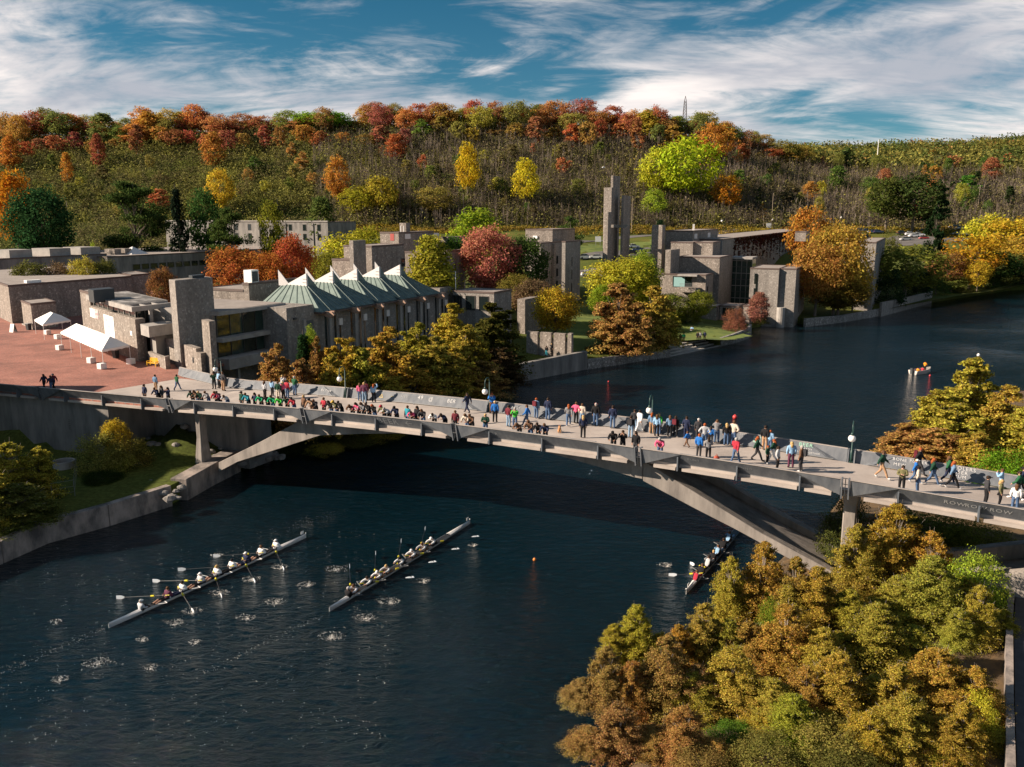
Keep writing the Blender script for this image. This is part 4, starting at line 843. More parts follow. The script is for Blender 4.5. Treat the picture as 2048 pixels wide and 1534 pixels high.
def limb_mesh(name, cen, trunk_h, r0, m, nl, twig=0.3, lean=0.03, seed=0):
    R = random.Random(seed); mb = MB(); pts = []; k = 6
    for i in range(k): pts.append(Vector((R.uniform(-lean, lean) * i / k, R.uniform(-lean, lean) * i / k, trunk_h * i / (k - 1))))
    mb.tube(pts, [r0 * (1 - .8 * i / (k - 1)) for i in range(k)], 6)
    idx = list(range(len(cen))); R.shuffle(idx)
    for i in idx[:nl]:
        c = Vector(cen[i]); zb = min(max(c.z * R.uniform(.45, .75), trunk_h * .12), trunk_h * .97); j = zb / trunk_h * (k - 1); a = int(j); p = pts[a].lerp(pts[min(a + 1, k - 1)], j - a)
        mid = p.lerp(c, .55) + Vector((0, 0, R.uniform(-.01, .04))); rr = r0 * .38 * (1 - .7 * zb / trunk_h)
        mb.tube([p, mid, c + (c - p) * R.uniform(0, twig)], [rr, rr * .6, rr * .2], 4, cap=False)
    return mb.mesh(name, m)
PROTO = {}
def proto(kind, lod, seed):
    key = (kind, lod, seed)
    if key in PROTO: return PROTO[key]
    R = np.random.default_rng(seed * 17 + lod + sum(map(ord, kind))); 
    nc, per, lf = {0: (42, 22, .055), 1: (90, 40, .030), 2: (170, 62, .021), 3: (760, 62, .0120)}[lod]
    if kind == 'broad':
        asp = .8; th = R.uniform(0, 2 * np.pi, nc); cz = R.uniform(-1, 1, nc); rr = R.uniform(.45, 1.0, nc) ** .45
        lob = 1 + .16 * np.sin(3 * th + seed) + .10 * np.sin(5 * th + 2 * cz * 3 + seed)
        rad = np.sqrt(np.maximum(0, 1 - cz ** 2)) * rr * lob
        cen = np.c_[rad * np.cos(th) * .36, rad * np.sin(th) * .36, .60 + cz * rr * .36]; rc = .055 if lod < 3 else .04; ac = lambda p: np.array([0, 0, .55]); tr = (.62, .022, 16)
    elif kind == 'cedar':
        asp = .56; ld = np.array([(0, 0, 1.0, .235)] + [(.12 * np.cos(q), .12 * np.sin(q), R.uniform(.66, .93), R.uniform(.13, .17)) for q in np.arange(3) * 2.1 + seed * 1.3])
        nbr, kp, per = {0: (16, 3, 20), 1: (44, 4, 30), 2: (150, 6, 30), 3: (220, 6, 60)}[lod]; li = R.choice(4, nbr, p=[.43, .19, .19, .19]); l_ = ld[li]; u = R.uniform(0, 1, nbr) ** .8; az = R.uniform(0, 2 * np.pi, nbr)
        ln = l_[:, 3] * (1 - u) ** .7 * R.uniform(.55, 1.3, nbr) + .022; z0 = .03 + (l_[:, 2] - .08) * u; sl = .25 + .55 * u + R.normal(0, .1, nbr); tt = np.linspace(.22, 1.05, kp)
        st = np.c_[l_[:, 0] * (.55 + .45 * np.minimum(1, 3 * u)), l_[:, 1] * (.55 + .45 * np.minimum(1, 3 * u)), z0]; dr = np.c_[np.cos(az), np.sin(az), sl]
        cen = (st[:, None] + dr[:, None] * ln[:, None, None] * tt[None, :, None]); cen[:, :, 2] -= .35 * ln[:, None] * tt[None] ** 2; ends = cen[:, -1].copy(); cen = cen.reshape(-1, 3)
        rc = (np.repeat(ln, kp) * .12 + .006) * R.uniform(.6, 1.3, nbr * kp); ac = lambda p: np.c_[p[:, 0] * .3, p[:, 1] * .3, p[:, 2] - .05]; tr = (.96, .016, 26)
    elif kind == 'poplar':
        asp = .36; u = R.uniform(0, 1, nc); zc = .1 + .88 * u; th = R.uniform(0, 2 * np.pi, nc); prof = .17 * np.sin(np.pi * np.clip(u * .92 + .08, 0, 1)) ** .7
        rr = R.uniform(.3, 1, nc) ** .5; cen = np.c_[prof * rr * np.cos(th), prof * rr * np.sin(th), zc]; rc = .04; ac = lambda p: np.c_[p[:, 0] * 0, p[:, 1] * 0, p[:, 2]]; tr = (.9, .016, 14)
    elif kind == 'bush':
        asp = 1.2; th = R.uniform(0, 2 * np.pi, nc); cz = R.uniform(0, 1, nc); rr = R.uniform(.4, 1, nc) ** .45; lob = 1 + .15 * np.sin(3 * th + seed)
        cen = np.c_[np.sqrt(1 - (cz * .95) ** 2) * rr * lob * np.cos(th) * .52, np.sqrt(1 - (cz * .95) ** 2) * rr * lob * np.sin(th) * .52, .06 + cz * rr * .84]; rc = .07; ac = lambda p: np.array([0, 0, .2]); tr = (.5, .02, 12)
    elif kind == 'spruce':
        asp = .42; lay = (np.arange(nc) % 14) / 14.; th = R.uniform(0, 2 * np.pi, nc); zc = .06 + .92 * lay; prof = .21 * (1 - zc) ** .9; rr = R.uniform(.3, 1, nc) ** .6
        cen = np.c_[prof * rr * np.cos(th), prof * rr * np.sin(th), zc - .05 * rr]; rc = .03; ac = lambda p: np.c_[p[:, 0] * 0, p[:, 1] * 0, p[:, 2] - .1]; tr = (.98, .016, 20)
    else:
        nc = int(nc * 1.8)                                   # pine: uneven horizontal layers
        asp = .85; nl = 11; la = R.integers(0, nl, nc); th0 = R.uniform(0, 2 * np.pi, nl); th = th0[la] + R.normal(0, .55, nc); zc = .2 + .76 * la / nl + R.normal(0, .012, nc)
        prof = .40 * np.sin(np.pi * (.25 + .72 * la / nl)) ** .8; rr = R.uniform(.1, 1, nc) ** .6
        cen = np.c_[prof * rr * np.cos(th), prof * rr * np.sin(th), zc + .05 * rr]; rc = .042; ac = lambda p: np.c_[p[:, 0] * .5, p[:, 1] * .5, p[:, 2] - .25]; tr = (.95, .02, 26)
    v = leaf_quads(cen, per, rc, lf * (1.15 if kind in ('broad', 'bush') else 1.0), ac, flat=.45 if kind == 'pine' else .75, droop=.5 if kind == 'cedar' else 0)
    v[:, 2] = np.maximum(v[:, 2], .004)
    me = npmesh('crown_' + kind, v, quads(len(v)), CEDAR if kind in ('cedar', 'spruce', 'pine') else LEAF)
    tm = limb_mesh('trunk_' + kind, ends if kind == 'cedar' else cen, tr[0], tr[1] * (1.0 if lod < 3 else .9), BARKP if kind == 'poplar' or lod == 3 else BARK, tr[2] + (lod == 3) * 150 + (lod == 2) * 14, twig=.12 if lod < 3 else .22, seed=seed)
    PROTO[key] = (me, tm, asp); return PROTO[key]
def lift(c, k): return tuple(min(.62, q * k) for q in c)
def plant_tree(pos, h, wd, kind, lod, col, label, group=None, name='tree', cat='tree', seed=None, rz=None):
    me, tm, asp = proto(kind, lod, RNG.randrange(3) if seed is None else seed)
    e = empty(name, pos, label, cat, group, RNG.uniform(0, 6.28) if rz is None else rz); e.scale = (wd / asp, wd / asp, h)
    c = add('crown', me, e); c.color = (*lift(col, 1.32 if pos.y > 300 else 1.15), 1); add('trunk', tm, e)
    return e
def tree_px(x, yt, Y, wpx, kind, lod, col, label, z0=None, group=None, name='tree', cat='tree', seed=None):
    top = PD(x, yt, Y); zb = float(G(top.x, top.y)) if z0 is None else z0
    xb = top.x; h = max(1.0, top.z - zb); return plant_tree(Vector((xb, Y, zb - .05)), h, wpx * Y / F, kind, lod, col, label, group, name, cat, seed)
RED = (.25, .062, .045); PINK = (.40, .125, .105); ORG = (.38, .15, .035); RUST = (.21, .09, .04); GOLD = (.40, .25, .03); YEL = (.38, .32, .035); LIME = (.24, .28, .03); OLIVE = (.12, .115, .03); GRN = (.06, .09, .022); DGRN = (.025, .045, .016); CED = (.40, .255, .055); CEDB = (.38, .195, .075); CEDO = (.37, .285, .05); BROWN = (.16, .10, .06)
_O = ['first', 'second', 'third', 'fourth', 'fifth', 'sixth', 'seventh', 'eighth', 'ninth']; _T = ['tenth', 'eleventh', 'twelfth', 'thirteenth', 'fourteenth', 'fifteenth', 'sixteenth', 'seventeenth', 'eighteenth', 'nineteenth']
ORD = _O + _T
for a_, b_ in (('twent', 20), ('thirt', 30), ('fort', 40), ('fift', 50), ('sixt', 60), ('sevent', 70)): ORD += [a_ + 'ieth'] + [a_ + 'y-' + q_ for q_ in _O]
TALLY = {}
def nth(k): TALLY[k] = TALLY.get(k, 0) + 1; return ORD[TALLY[k] - 1]
# foreground cedars on the near right bank
FG = [(1795, 1003, 50.5, 250, CED), (1530, 1078, 46.5, 210, CED), (1640, 1128, 45, 210, CED), (1870, 1105, 46, 230, CEDO), (1275, 1203, 42.5, 150, CEDO), (1410, 1200, 42.3, 170, CED), (1965, 1165, 44, 150, CEDO), (1575, 1205, 41, 250, CED), (1760, 1200, 41, 240, CEDO), (1215, 1290, 38.6, 170, CEDB), (1335, 1262, 38.6, 220, CEDB), (1470, 1290, 38, 250, CED), (1685, 1300, 37, 230, CED), (1880, 1290, 37.2, 260, CED), (1240, 1400, 35.2, 210, CEDB), (1370, 1410, 34.6, 200, CEDB), (1820, 1385, 34.2, 260, CED), (1935, 1400, 34, 180, CEDO), (1590, 1385, 35.4, 200, CEDO)]
side = ['tallest, beside the bridge pier', 'in front of the leaning bridge leg', 'between the bridge leg and the pier', 'under the right end of the bridge', 'standing out over the water', 'second from the water', 'next to the concrete path', 'in the middle of the grove', 'right of the grove centre', 'reddish, at the water edge', 'reddish, behind the water-edge tree', 'full, left of centre in the grove', 'by the shaded gap', 'full, right side of the grove', 'reddish, at the bottom left', 'reddish, beside the green shrub', 'nearest, at the bottom right', 'nearest, beside the path at bottom right', 'low, at the dark gap in the grove']
for (x, yt, Y, wp, c), s_ in zip(FG, side):
    for k, (dx, dy, dY, wf, pre) in enumerate(((0, 0, 0, .66, ''), (-.30, RNG.uniform(28, 70), RNG.uniform(-1.2, .8), .56, 'slim companion left of the '), (.30, RNG.uniform(28, 70), RNG.uniform(-1.2, .8), .56, 'slim companion right of the '))):
        xx, Yy = x + dx * wp, Y + dY; z0 = float(GE(PD(xx, yt + dy, Yy).x, Yy))
        tree_px(xx, yt + dy, Yy, wp * wf, 'cedar', 3, tuple(q * RNG.uniform(.85, 1.15) for q in c), pre + 'golden brown cedar ' + s_, z0, 'cedars on the near right bank', 'cedar_tree')
for x, yt, Y, wp, c, lb in ((1465, 1450, 35.5, 120, (.10, .16, .02), 'bright green shrub at the foot of the reddish cedars'), (1540, 1470, 33.6, 190, (.15, .13, .035), 'olive brown shrub at the bottom edge in the shaded gap'), (1665, 1440, 34, 200, (.19, .15, .04), 'brown olive shrub at the bottom edge right of the gap'), (1700, 1490, 32.8, 190, (.10, .09, .025), 'low brownish shrub at the bottom edge'), (1400, 1490, 33.2, 150, (.20, .13, .045), 'russet brown shrub at the bottom among reddish cedars'), (1585, 1465, 35, 140, LIME, 'yellow-green shrub at the bottom edge in the cedar grove'), (1960, 1370, 35.6, 110, YEL, 'bright yellow shrub beside the path at bottom right'), (1545, 1180, 43.2, 70, (.14, .17, .018), 'small lime shrub deep inside the cedar grove'), (1960, 1085, 47.5, 140, LIME, 'slender yellow-green sapling under the bridge end'), (1700, 985, 57, 130, (.07, .075, .02), 'dark shrub behind the right bridge pier'), (1850, 1015, 60, 200, (.10, .11, .022), 'dark green shrub under the right half of the bridge'), (1780, 1030, 58, 160, RUST, 'brown shrub under the bridge beside the pier'), (1950, 1035, 57, 180, (.12, .12, .02), 'olive shrub under the right end of the bridge')):
    tree_px(x, yt, Y, wp, 'bush', 2, tuple(q * 1.25 for q in c), lb, float(GE(PD(x, yt, Y).x, Y)), None, 'shrub', 'shrub')
# cedars on the east bank beyond the bridge
for x, yt, Y, wp, c, lb in ((1950, 708, 86, 150, CEDO, 'tall olive cedar beyond the right end of the bridge'), (1880, 775, 84, 140, CEDO, 'golden cedar leaning over the water beyond the bridge'), (2020, 765, 82, 130, CED, 'brownish cedar at the right edge beyond the bridge'), (1815, 842, 80, 130, CEDB, 'low russet cedar at the water edge beyond the bridge'), (1925, 800, 80, 150, CEDO, 'bushy golden cedar close behind the bridge parapet'), (1995, 800, 90, 140, CED, 'thin brown cedar behind the tall olive one'), (1868, 850, 77, 150, CEDB, 'rust coloured cedar right behind the chalked parapet'), (1960, 860, 74, 130, CED, 'dark brown cedar behind the parapet near the right edge'), (2070, 800, 78, 150, CEDO, 'cedar cut off by the right edge of the photo')):
    tree_px(x, yt, Y, wp * 1.05, 'cedar', 2, tuple(k * 1.1 for k in c), lb, float(GE(PD(x, yt, Y).x, Y)), 'cedars beyond the bridge', 'cedar_tree')
tree_px(2015, 880, 66, 150, 'bush', 2, (.15, .24, .018), 'bright green shrub behind the parapet at the right edge', float(GE(40, 66)), None, 'shrub', 'shrub')
# left bank
for x, yt, Y, wp, c, lb in ((12, 880, 67, 130, CEDO, 'tall olive cedar at the left edge of the photo'), (72, 888, 69, 95, CEDO, 'slim golden cedar second from the left edge'), (30, 965, 63, 190, (.17, .16, .04), 'dark broad cedar on the left river wall'), (-40, 930, 62, 150, CEDO, 'cedar cut off by the left edge')):
    tree_px(x, yt, Y, wp, 'cedar', 3 if Y < 68 else 2, c, lb, 1.7, 'cedars at the left edge', 'cedar_tree')
tree_px(195, 858, 77, 120, 'bush', 2, (.26, .235, .06), 'large olive shrub below the podium wall', 1.6, None, 'shrub', 'shrub')
tree_px(250, 868, 78, 110, 'bush', 2, (.27, .21, .05), 'brownish shrub right of the large olive shrub', 1.6, None, 'shrub', 'shrub')
tree_px(228, 836, 78.5, 60, 'broad', 2, GOLD, 'bright yellow sapling rising out of the olive shrub', 1.6, None, 'sapling', 'tree')
tree_px(205, 955, 74, 95, 'bush', 2, (.04, .06, .014), 'dark green shrub overhanging the left river wall', 1.7, None, 'shrub', 'shrub')
# row of brown cedars below the copper-roofed hall
for x, yt, Y, wp, c, lb in ((552, 682, 93, 95, CEDB, 'thin rusty cedar at the left end of the row below the hall'), (690, 664, 95, 115, CED, 'golden brown cedar left of centre below the hall'), (632, 668, 97, 60, CEDB, 'slim brown cedar beside the dark spruce'), (776, 648, 100, 125, CED, 'broad brown cedar in the middle of the row'), (835, 640, 106, 110, CEDO, 'olive cedar below the third roof lantern'), (905, 602, 116, 115, CEDO, 'tall olive cedar at the right end of the hall'), (985, 600, 122, 130, (.10, .085, .022), 'dark olive cedar right of the hall'), (935, 645, 109, 110, CED, 'brown cedar standing before the two tall olive ones'), (870, 668, 103, 120, CED, 'low golden cedar near the river below the hall'), (725, 690, 94, 110, CEDO, 'low olive cedar behind the second bridge lamp'), (665, 700, 91, 90, CED, 'low golden cedar beside the second bridge lamp'), (600, 712, 90, 100, CEDB, 'low rusty cedar near the bridge parapet'), (1000, 690, 114, 100, (.085, .05, .028), 'dark reddish cedar at the end of the row by the water'), (965, 715, 108, 110, CEDB, 'low russet cedar near the third bridge lamp'), (905, 700, 104, 110, CED, 'brown cedar close behind the bridge left of the third lamp'), (820, 705, 98, 120, CED, 'golden cedar close behind the parapet'), (765, 720, 94, 110, CEDO, 'low olive cedar close behind the parapet')):
    tree_px(x, yt, Y, wp * 1.12, 'cedar', 2, tuple(k * RNG.uniform(.85, 1.12) for k in c), lb, None, 'cedars below the hall', 'cedar_tree')
tree_px(605, 655, 97.5, 60, 'spruce', 2, (.03, .06, .02), 'dark green spruce in front of the glazed wing', None, None, 'spruce_tree')
tree_px(620, 650, 99, 40, 'broad', 2, LIME, 'small lime sapling beside the dark spruce', None, None, 'sapling')
for x, yt, Y, wp, c in ((700, 872, 92, 120, OLIVE), (760, 868, 95, 130, CEDO), (610, 880, 89, 110, (.05, .055, .02)), (835, 862, 99, 120, OLIVE), (650, 895, 88, 90, CEDO), (545, 885, 87, 70, (.05, .06, .02))):
    tree_px(x, yt, Y, wp, 'bush', 2, c, {700: 'olive shrub overhanging the water under the left arch', 760: 'twiggy shrub under the bridge left of centre', 610: 'dark shrub beside the left arch leg', 835: 'shrub at the water near the bridge centre', 650: 'low twiggy shrub at the waterline below the arch', 545: 'small dark shrub on the rocks by the left arch foot'}[x], 0.4, None, 'shrub', 'shrub')
# middle campus trees
for x, yt, Y, wp, kind, c, lb in ((1238, 560, 147, 130, 'cedar', CEDB, 'big rusty brown cedar beside the river, left of a pair'), (1312, 566, 152, 115, 'cedar', CED, 'big brown cedar beside the river, right of a pair'), (1275, 600, 145, 90, 'cedar', CEDB, 'lower brown cedar between the riverside pair'), (1335, 620, 157, 80, 'cedar', CEDO, 'dark cedar beside the river steps'),
        (1245, 512, 186, 140, 'broad', YEL, 'yellow-green maple in front of the tower'), (1288, 500, 190, 80, 'broad', LIME, 'lime green maple right of the tower'), (1212, 566, 172, 70, 'broad', (.2, .24, .02), 'low lime maple left of the rusty cedar'), (1112, 572, 152, 100, 'broad', GOLD, 'small orange and yellow tree behind the notched wall'), (1068, 555, 168, 85, 'broad', BROWN, 'thin brown tree beside the tall stone slab'), (1035, 545, 172, 80, 'broad', (.17, .13, .03), 'olive brown tree right of the red maple'),
        (980, 449, 190, 125, 'broad', PINK, 'vivid pinkish red maple behind the hall'), (952, 412, 232, 130, 'broad', (.21, .25, .02), 'lime green maple behind the red maple'), (1052, 468, 192, 95, 'broad', GRN, 'dark green maple right of the red maple'), (900, 470, 205, 70, 'broad', (.08, .14, .02), 'small green tree between the residences'), (862, 475, 150, 95, 'poplar', (.28, .24, .03), 'sparse yellow tree behind the last roof lantern'),
        (690, 462, 215, 120, 'broad', YEL, 'yellow tree left of the residence chimney'), (735, 450, 240, 90, 'broad', (.25, .22, .02), 'yellow-green tree behind the residence'), (650, 500, 200, 70, 'broad', (.22, .2, .03), 'low yellow tree at the end of the library wing'), (470, 490, 172, 120, 'broad', (.34, .10, .035), 'orange red maple behind the rear annex'), (580, 466, 178, 90, 'broad', (.36, .07, .04), 'tall red maple behind the copper roof'), (535, 500, 170, 80, 'broad', (.34, .10, .03), 'smaller red maple between two taller ones'), (322, 532, 158, 60, 'broad', RUST, 'small dark rust shrub-like maple behind the dining hall'), (55, 520, 168, 75, 'broad', OLIVE, 'olive tree behind the left stone block'), (165, 512, 170, 60, 'broad', CEDO, 'dull golden tree behind the stone block'), (205, 515, 172, 50, 'broad', OLIVE, 'small olive tree behind the stone block'), (110, 522, 170, 60, 'broad', BROWN, 'brown tree behind the stone block'),
        (1680, 440, 205, 130, 'broad', (.36, .21, .045), 'large orange and gold maple on the river bank'), (1640, 480, 202, 105, 'broad', (.36, .17, .05), 'orange maple at the wall of the riverside residence'), (1712, 520, 212, 70, 'broad', GOLD, 'golden tree between the maple and the narrow block'), (1680, 560, 204, 120, 'broad', (.14, .09, .02), 'dark lower tree on the bank under the orange maple'), (1622, 408, 285, 85, 'broad', ORG, 'orange maple behind the ivy residence'), (1878, 398, 290, 58, 'cedar', DGRN, 'dark green column-like cedar by the parking lot'), (1818, 488, 240, 150, 'broad', (.17, .17, .03), 'pale olive birch by the river at right'), (1780, 530, 226, 80, 'bush', DGRN, 'dark green bush right of the narrow block'), (1838, 548, 248, 70, 'bush', DGRN, 'round dark evergreen bush above the river wall'), (1950, 466, 275, 120, 'broad', (.38, .19, .02), 'orange gold maple near the right edge'), (1900, 500, 268, 80, 'broad', RUST, 'rusty red tree left of the orange gold maple'), (1985, 425, 330, 100, 'broad', YEL, 'yellow tree behind the parking lot at right'), (2030, 430, 320, 110, 'broad', GOLD, 'golden orange tree at the right edge'), (1995, 500, 282, 110, 'broad', GRN, 'dark green tree at the river near the right edge'), (2050, 505, 290, 130, 'broad', OLIVE, 'olive tree at the right edge by the river'), (1960, 520, 262, 50, 'broad', GOLD, 'small bright yellow tree by the water at right'), (1930, 560, 266, 60, 'bush', OLIVE, 'small olive shrub at the water near the right edge'), (1875, 545, 258, 60, 'bush', GRN, 'dark green shrub at the water right of the grey wall end'), (1905, 548, 266, 70, 'broad', (.13, .14, .03), 'olive tree overhanging the far bank at right'), (1965, 545, 280, 80, 'bush', (.06, .085, .02), 'deep green shrub mass on the far bank at right'), (2015, 540, 290, 90, 'bush', (.10, .11, .03), 'olive shrub mass at the right edge of the far bank'), (2060, 470, 300, 110, 'broad', (.36, .22, .04), 'golden maple cut off by the right edge of the far bank'), (1960, 480, 285, 60, 'broad', (.30, .2, .05), 'dull gold tree behind the orange gold maple'), (1783, 452, 335, 45, 'bush', OLIVE, 'round olive shrub in the parking lot'),
        (1345, 585, 180, 90, 'broad', (.2, .21, .03), 'lime small tree in front of the balcony'), (1400, 580, 181, 55, 'broad', (.22, .22, .03), 'yellow-green small tree right of the balcony'), (1472, 612, 176, 55, 'bush', (.26, .10, .07), 'pinkish red shrub above the curved stone wall'), (1520, 585, 187, 40, 'poplar', (.3, .12, .1), 'thin pink sapling against the riverside block'), (1375, 612, 181, 60, 'bush', (.12, .13, .02), 'olive shrub below the balcony'), (1525, 632, 186, 36, 'bush', (.07, .065, .02), 'dark shrub at the water by the riverside block'), (1320, 432, 300, 40, 'spruce', (.03, .06, .025), 'small spruce left of the riverside residence')):
    tree_px(x, yt, Y, wp, kind, 2 if Y < 215 else 1, c, lb, None, None, {'cedar': 'cedar_tree', 'spruce': 'spruce_tree', 'bush': 'shrub'}.get(kind, 'tree'), 'shrub' if kind == 'bush' else 'tree')
for x, yt, Y, wp, kind, c, lb in ((75, 368, 262, 120, 'broad', (.028, .065, .022), 'big dark green pine at far left behind the low wing'), (45, 400, 266, 80, 'pine', (.03, .065, .022), 'second pine left of the big dark pine'), (262, 358, 268, 135, 'pine', (.06, .085, .022), 'broad layered white pine behind the library wing'), (350, 364, 262, 50, 'spruce', (.016, .026, .015), 'narrow black-green spruce beside the white pine'), (405, 372, 275, 80, 'broad', (.05, .09, .022), 'rounded green tree right of the spruce'), (462, 412, 262, 95, 'pine', (.075, .10, .025), 'small layered pine in front of the residence block'), (538, 396, 262, 55, 'broad', (.17, .16, .02), 'yellow-green tree before the residence block'), (180, 475, 240, 28, 'bush', LIME, 'small lime shrub on the far lawn at left'), (1140, 430, 318, 55, 'pine', (.09, .12, .03), 'feathery green pine beyond the tower lawn'), (20, 335, 300, 80, 'broad', (.40, .12, .015), 'bright orange maple at the left edge on the hill foot')):
    tree_px(x, yt, Y, wp, kind, 2 if wp > 90 else 1, c, lb, None, None, {'pine': 'pine_tree', 'spruce': 'spruce_tree', 'bush': 'shrub'}.get(kind, 'tree'), 'shrub' if kind == 'bush' else 'tree')
# distinctive trees on the hillside
for x, yt, Y, wp, kind, c, lb in ((935, 282, 452, 50, 'broad', (.42, .27, .02), 'yellow and orange maple standing alone on the brown slope, left of two'), (1052, 314, 446, 56, 'broad', (.42, .32, .025), 'bright yellow maple standing alone on the brown slope, right of two'), (673, 306, 448, 48, 'broad', ORG, 'orange maple on the slope left of centre'), (438, 332, 442, 55, 'broad', GOLD, 'golden maple on the slope at left'), (425, 265, 500, 42, 'poplar', (.35, .14, .04), 'slim orange tree high on the slope at left'), (1378, 270, 452, 130, 'broad', (.33, .36, .022), 'big lime yellow maple high on the right of the hill'), (1320, 288, 458, 80, 'broad', (.36, .33, .03), 'yellow tree left of the big lime maple'), (1432, 240, 505, 75, 'broad', ORG, 'orange maple right of the big lime maple'), (1458, 344, 445, 58, 'broad', (.38, .15, .02), 'small orange maple low on the right slope'), (1310, 376, 440, 52, 'broad', LIME, 'lime green tree at the foot of the slope right of the tower'), (620, 222, 548, 75, 'broad', (.20, .28, .022), 'lime green tree on the ridge, left of a pair'), (665, 222, 552, 75, 'broad', (.17, .28, .022), 'lime green tree on the ridge, right of a pair'), (790, 268, 505, 42, 'poplar', (.33, .08, .04), 'slim red tree high on the slope'), (760, 350, 438, 75, 'broad', (.26, .19, .025), 'dull golden tree at the foot of the slope'), (715, 370, 438, 70, 'broad', (.24, .20, .02), 'yellow olive tree at the foot of the slope'), (870, 370, 440, 80, 'broad', (.20, .15, .04), 'tan tree at the foot of the slope'), (1298, 222, 545, 60, 'broad', GOLD, 'golden maple on the ridge left of the lattice mast'), (193, 268, 505, 25, 'poplar', RED, 'slim red tree on the slope far left'), (130, 305, 480, 22, 'poplar', ORG, 'slim orange tree on the slope far left'), (18, 270, 500, 35, 'poplar', (.36, .12, .03), 'slim orange tree at the left edge of the slope'), (1835, 345, 400, 115, 'broad', (.05, .065, .018), 'big dark green tree group edge behind the parking lot'), (1780, 352, 402, 90, 'broad', (.07, .08, .018), 'dark green tree left of the big one behind the parking lot'), (1880, 360, 398, 70, 'cedar', DGRN, 'dark cedar right of the big green tree behind the parking lot'), (640, 395, 300, 60, 'poplar', (.10, .12, .03), 'thin green tree at the end of the residence block')):
    tree_px(x, yt, Y, wp, kind, 1, c, lb, None, None, 'tree')
# ridge and slope trees
PT = np.interp; TX = [-60, 0, 90, 190, 300, 400, 500, 600, 640, 700, 760, 880, 1000, 1100, 1200, 1300, 1400, 1450, 1500, 1560, 1640]; TY = [240, 238, 222, 234, 220, 216, 230, 224, 214, 222, 210, 206, 204, 204, 204, 212, 224, 244, 264, 282, 286]
PAL = [(.34, .085, .06), (.36, .11, .065), (.30, .13, .055), (.40, .16, .06), (.46, .20, .05), (.36, .21, .05), (.30, .23, .045), (.18, .17, .045), (.34, .13, .065), (.25, .20, .05), (.33, .09, .07)]
NAMEC = {0: 'deep red', 1: 'red', 2: 'rust', 3: 'red orange', 4: 'orange', 5: 'bronze', 6: 'olive gold', 7: 'olive', 8: 'brick red', 9: 'dull gold', 10: 'crimson'}
x = -60.0; row = 0
while x < 1620:
    i = RNG.randrange(len(PAL)); yt = PT(x, TX, TY) + RNG.uniform(-12, 24)
    tree_px(x, yt, RNG.uniform(540, 568), RNG.uniform(38, 66), 'broad' if RNG.random() < .85 else 'poplar', 1, tuple(k * RNG.uniform(.8, 1.15) for k in PAL[i]), '%s %s maple from the left in the hilltop tree line' % (nth('a%d' % i), NAMEC[i]), None, 'trees along the hilltop', 'maple_tree')
    x += RNG.uniform(11, 18)
x = -60.0
while x < 1560:
    i = RNG.randrange(len(PAL)); yt = PT(x, TX, TY) + RNG.uniform(22, 55)
    tree_px(x, yt, RNG.uniform(515, 540), RNG.uniform(26, 46), RNG.choice(['broad', 'broad', 'poplar']), 0, tuple(k * RNG.uniform(.6, 1.0) for k in PAL[i]), '%s %s tree from the left just below the hilltop line' % (nth('b%d' % i), NAMEC[i]), None, 'trees below the hilltop', 'maple_tree')
    x += RNG.uniform(26, 48)
PAL2 = [(.16, .155, .04), (.14, .155, .035), (.22, .17, .05), (.28, .24, .04), (.13, .10, .045), (.33, .16, .055), (.09, .13, .03), (.36, .11, .06)]; NM2 = ['olive', 'grey green', 'tan', 'yellowish', 'brown', 'dull orange', 'green', 'reddish']
for x in sorted(RNG.uniform(-40, 1500) for _ in range(100)):
    Y = RNG.uniform(436, 520); i = RNG.choice([0, 0, 1, 1, 2, 3, 4, 4, 5, 6, 7]); g_ = PD(x, 300, Y); h = RNG.uniform(5, 12)
    plant_tree(Vector((g_.x, Y, float(G(g_.x, Y)))), h, h * RNG.uniform(.45, .9), RNG.choice(['broad', 'poplar', 'bush']), 0, PAL2[i], '%s small %s tree from the left in the hillside scrub' % (nth('c%d' % i), NM2[i]), 'small trees on the hillside', 'hillside_tree')
for x in sorted(RNG.uniform(1500, 2060) for _ in range(62)):
    Y = RNG.uniform(432, 980) ** 1.0; i = RNG.randrange(len(PAL2)); g_ = PD(x, 300, Y); h = RNG.uniform(8, 15)
    if Y < 470 and x > 1700: continue
    plant_tree(Vector((g_.x, Y, float(G(g_.x, Y)))), h, h * RNG.uniform(.5, .95), RNG.choice(['broad', 'broad', 'poplar', 'cedar']), 0, tuple(k * RNG.uniform(.7, 1.15) for k in PAL2[i]), '%s distant %s tree from the left on the low hills at right' % (nth('d%d' % i), NM2[i]), 'distant trees at right', 'distant_tree')
PAL3 = [((.10, .14, .03), 'green'), ((.045, .065, .022), 'dark green'), ((.30, .27, .045), 'yellow'), ((.17, .165, .04), 'olive'), ((.36, .17, .05), 'orange'), ((.24, .20, .05), 'dull yellow'), ((.30, .10, .06), 'red')]
for x in sorted(RNG.uniform(1440, 2050) for _ in range(58)):
    Y = RNG.uniform(438, 560); i = RNG.choice([0, 0, 1, 1, 1, 2, 3, 3, 4, 5, 6]); g_ = PD(x, 300, Y); h = RNG.uniform(7, 15)
    plant_tree(Vector((g_.x, Y, float(G(g_.x, Y)))), h, h * RNG.uniform(.4, .85), RNG.choice(['broad', 'poplar', 'cedar'] if i != 1 else ['cedar', 'spruce']), 1 if h > 11 else 0, PAL3[i][0], '%s %s tree from the left on the slope beyond the parking lot' % (nth('e%d' % i), PAL3[i][1]), 'trees on the right slope', 'slope_tree')
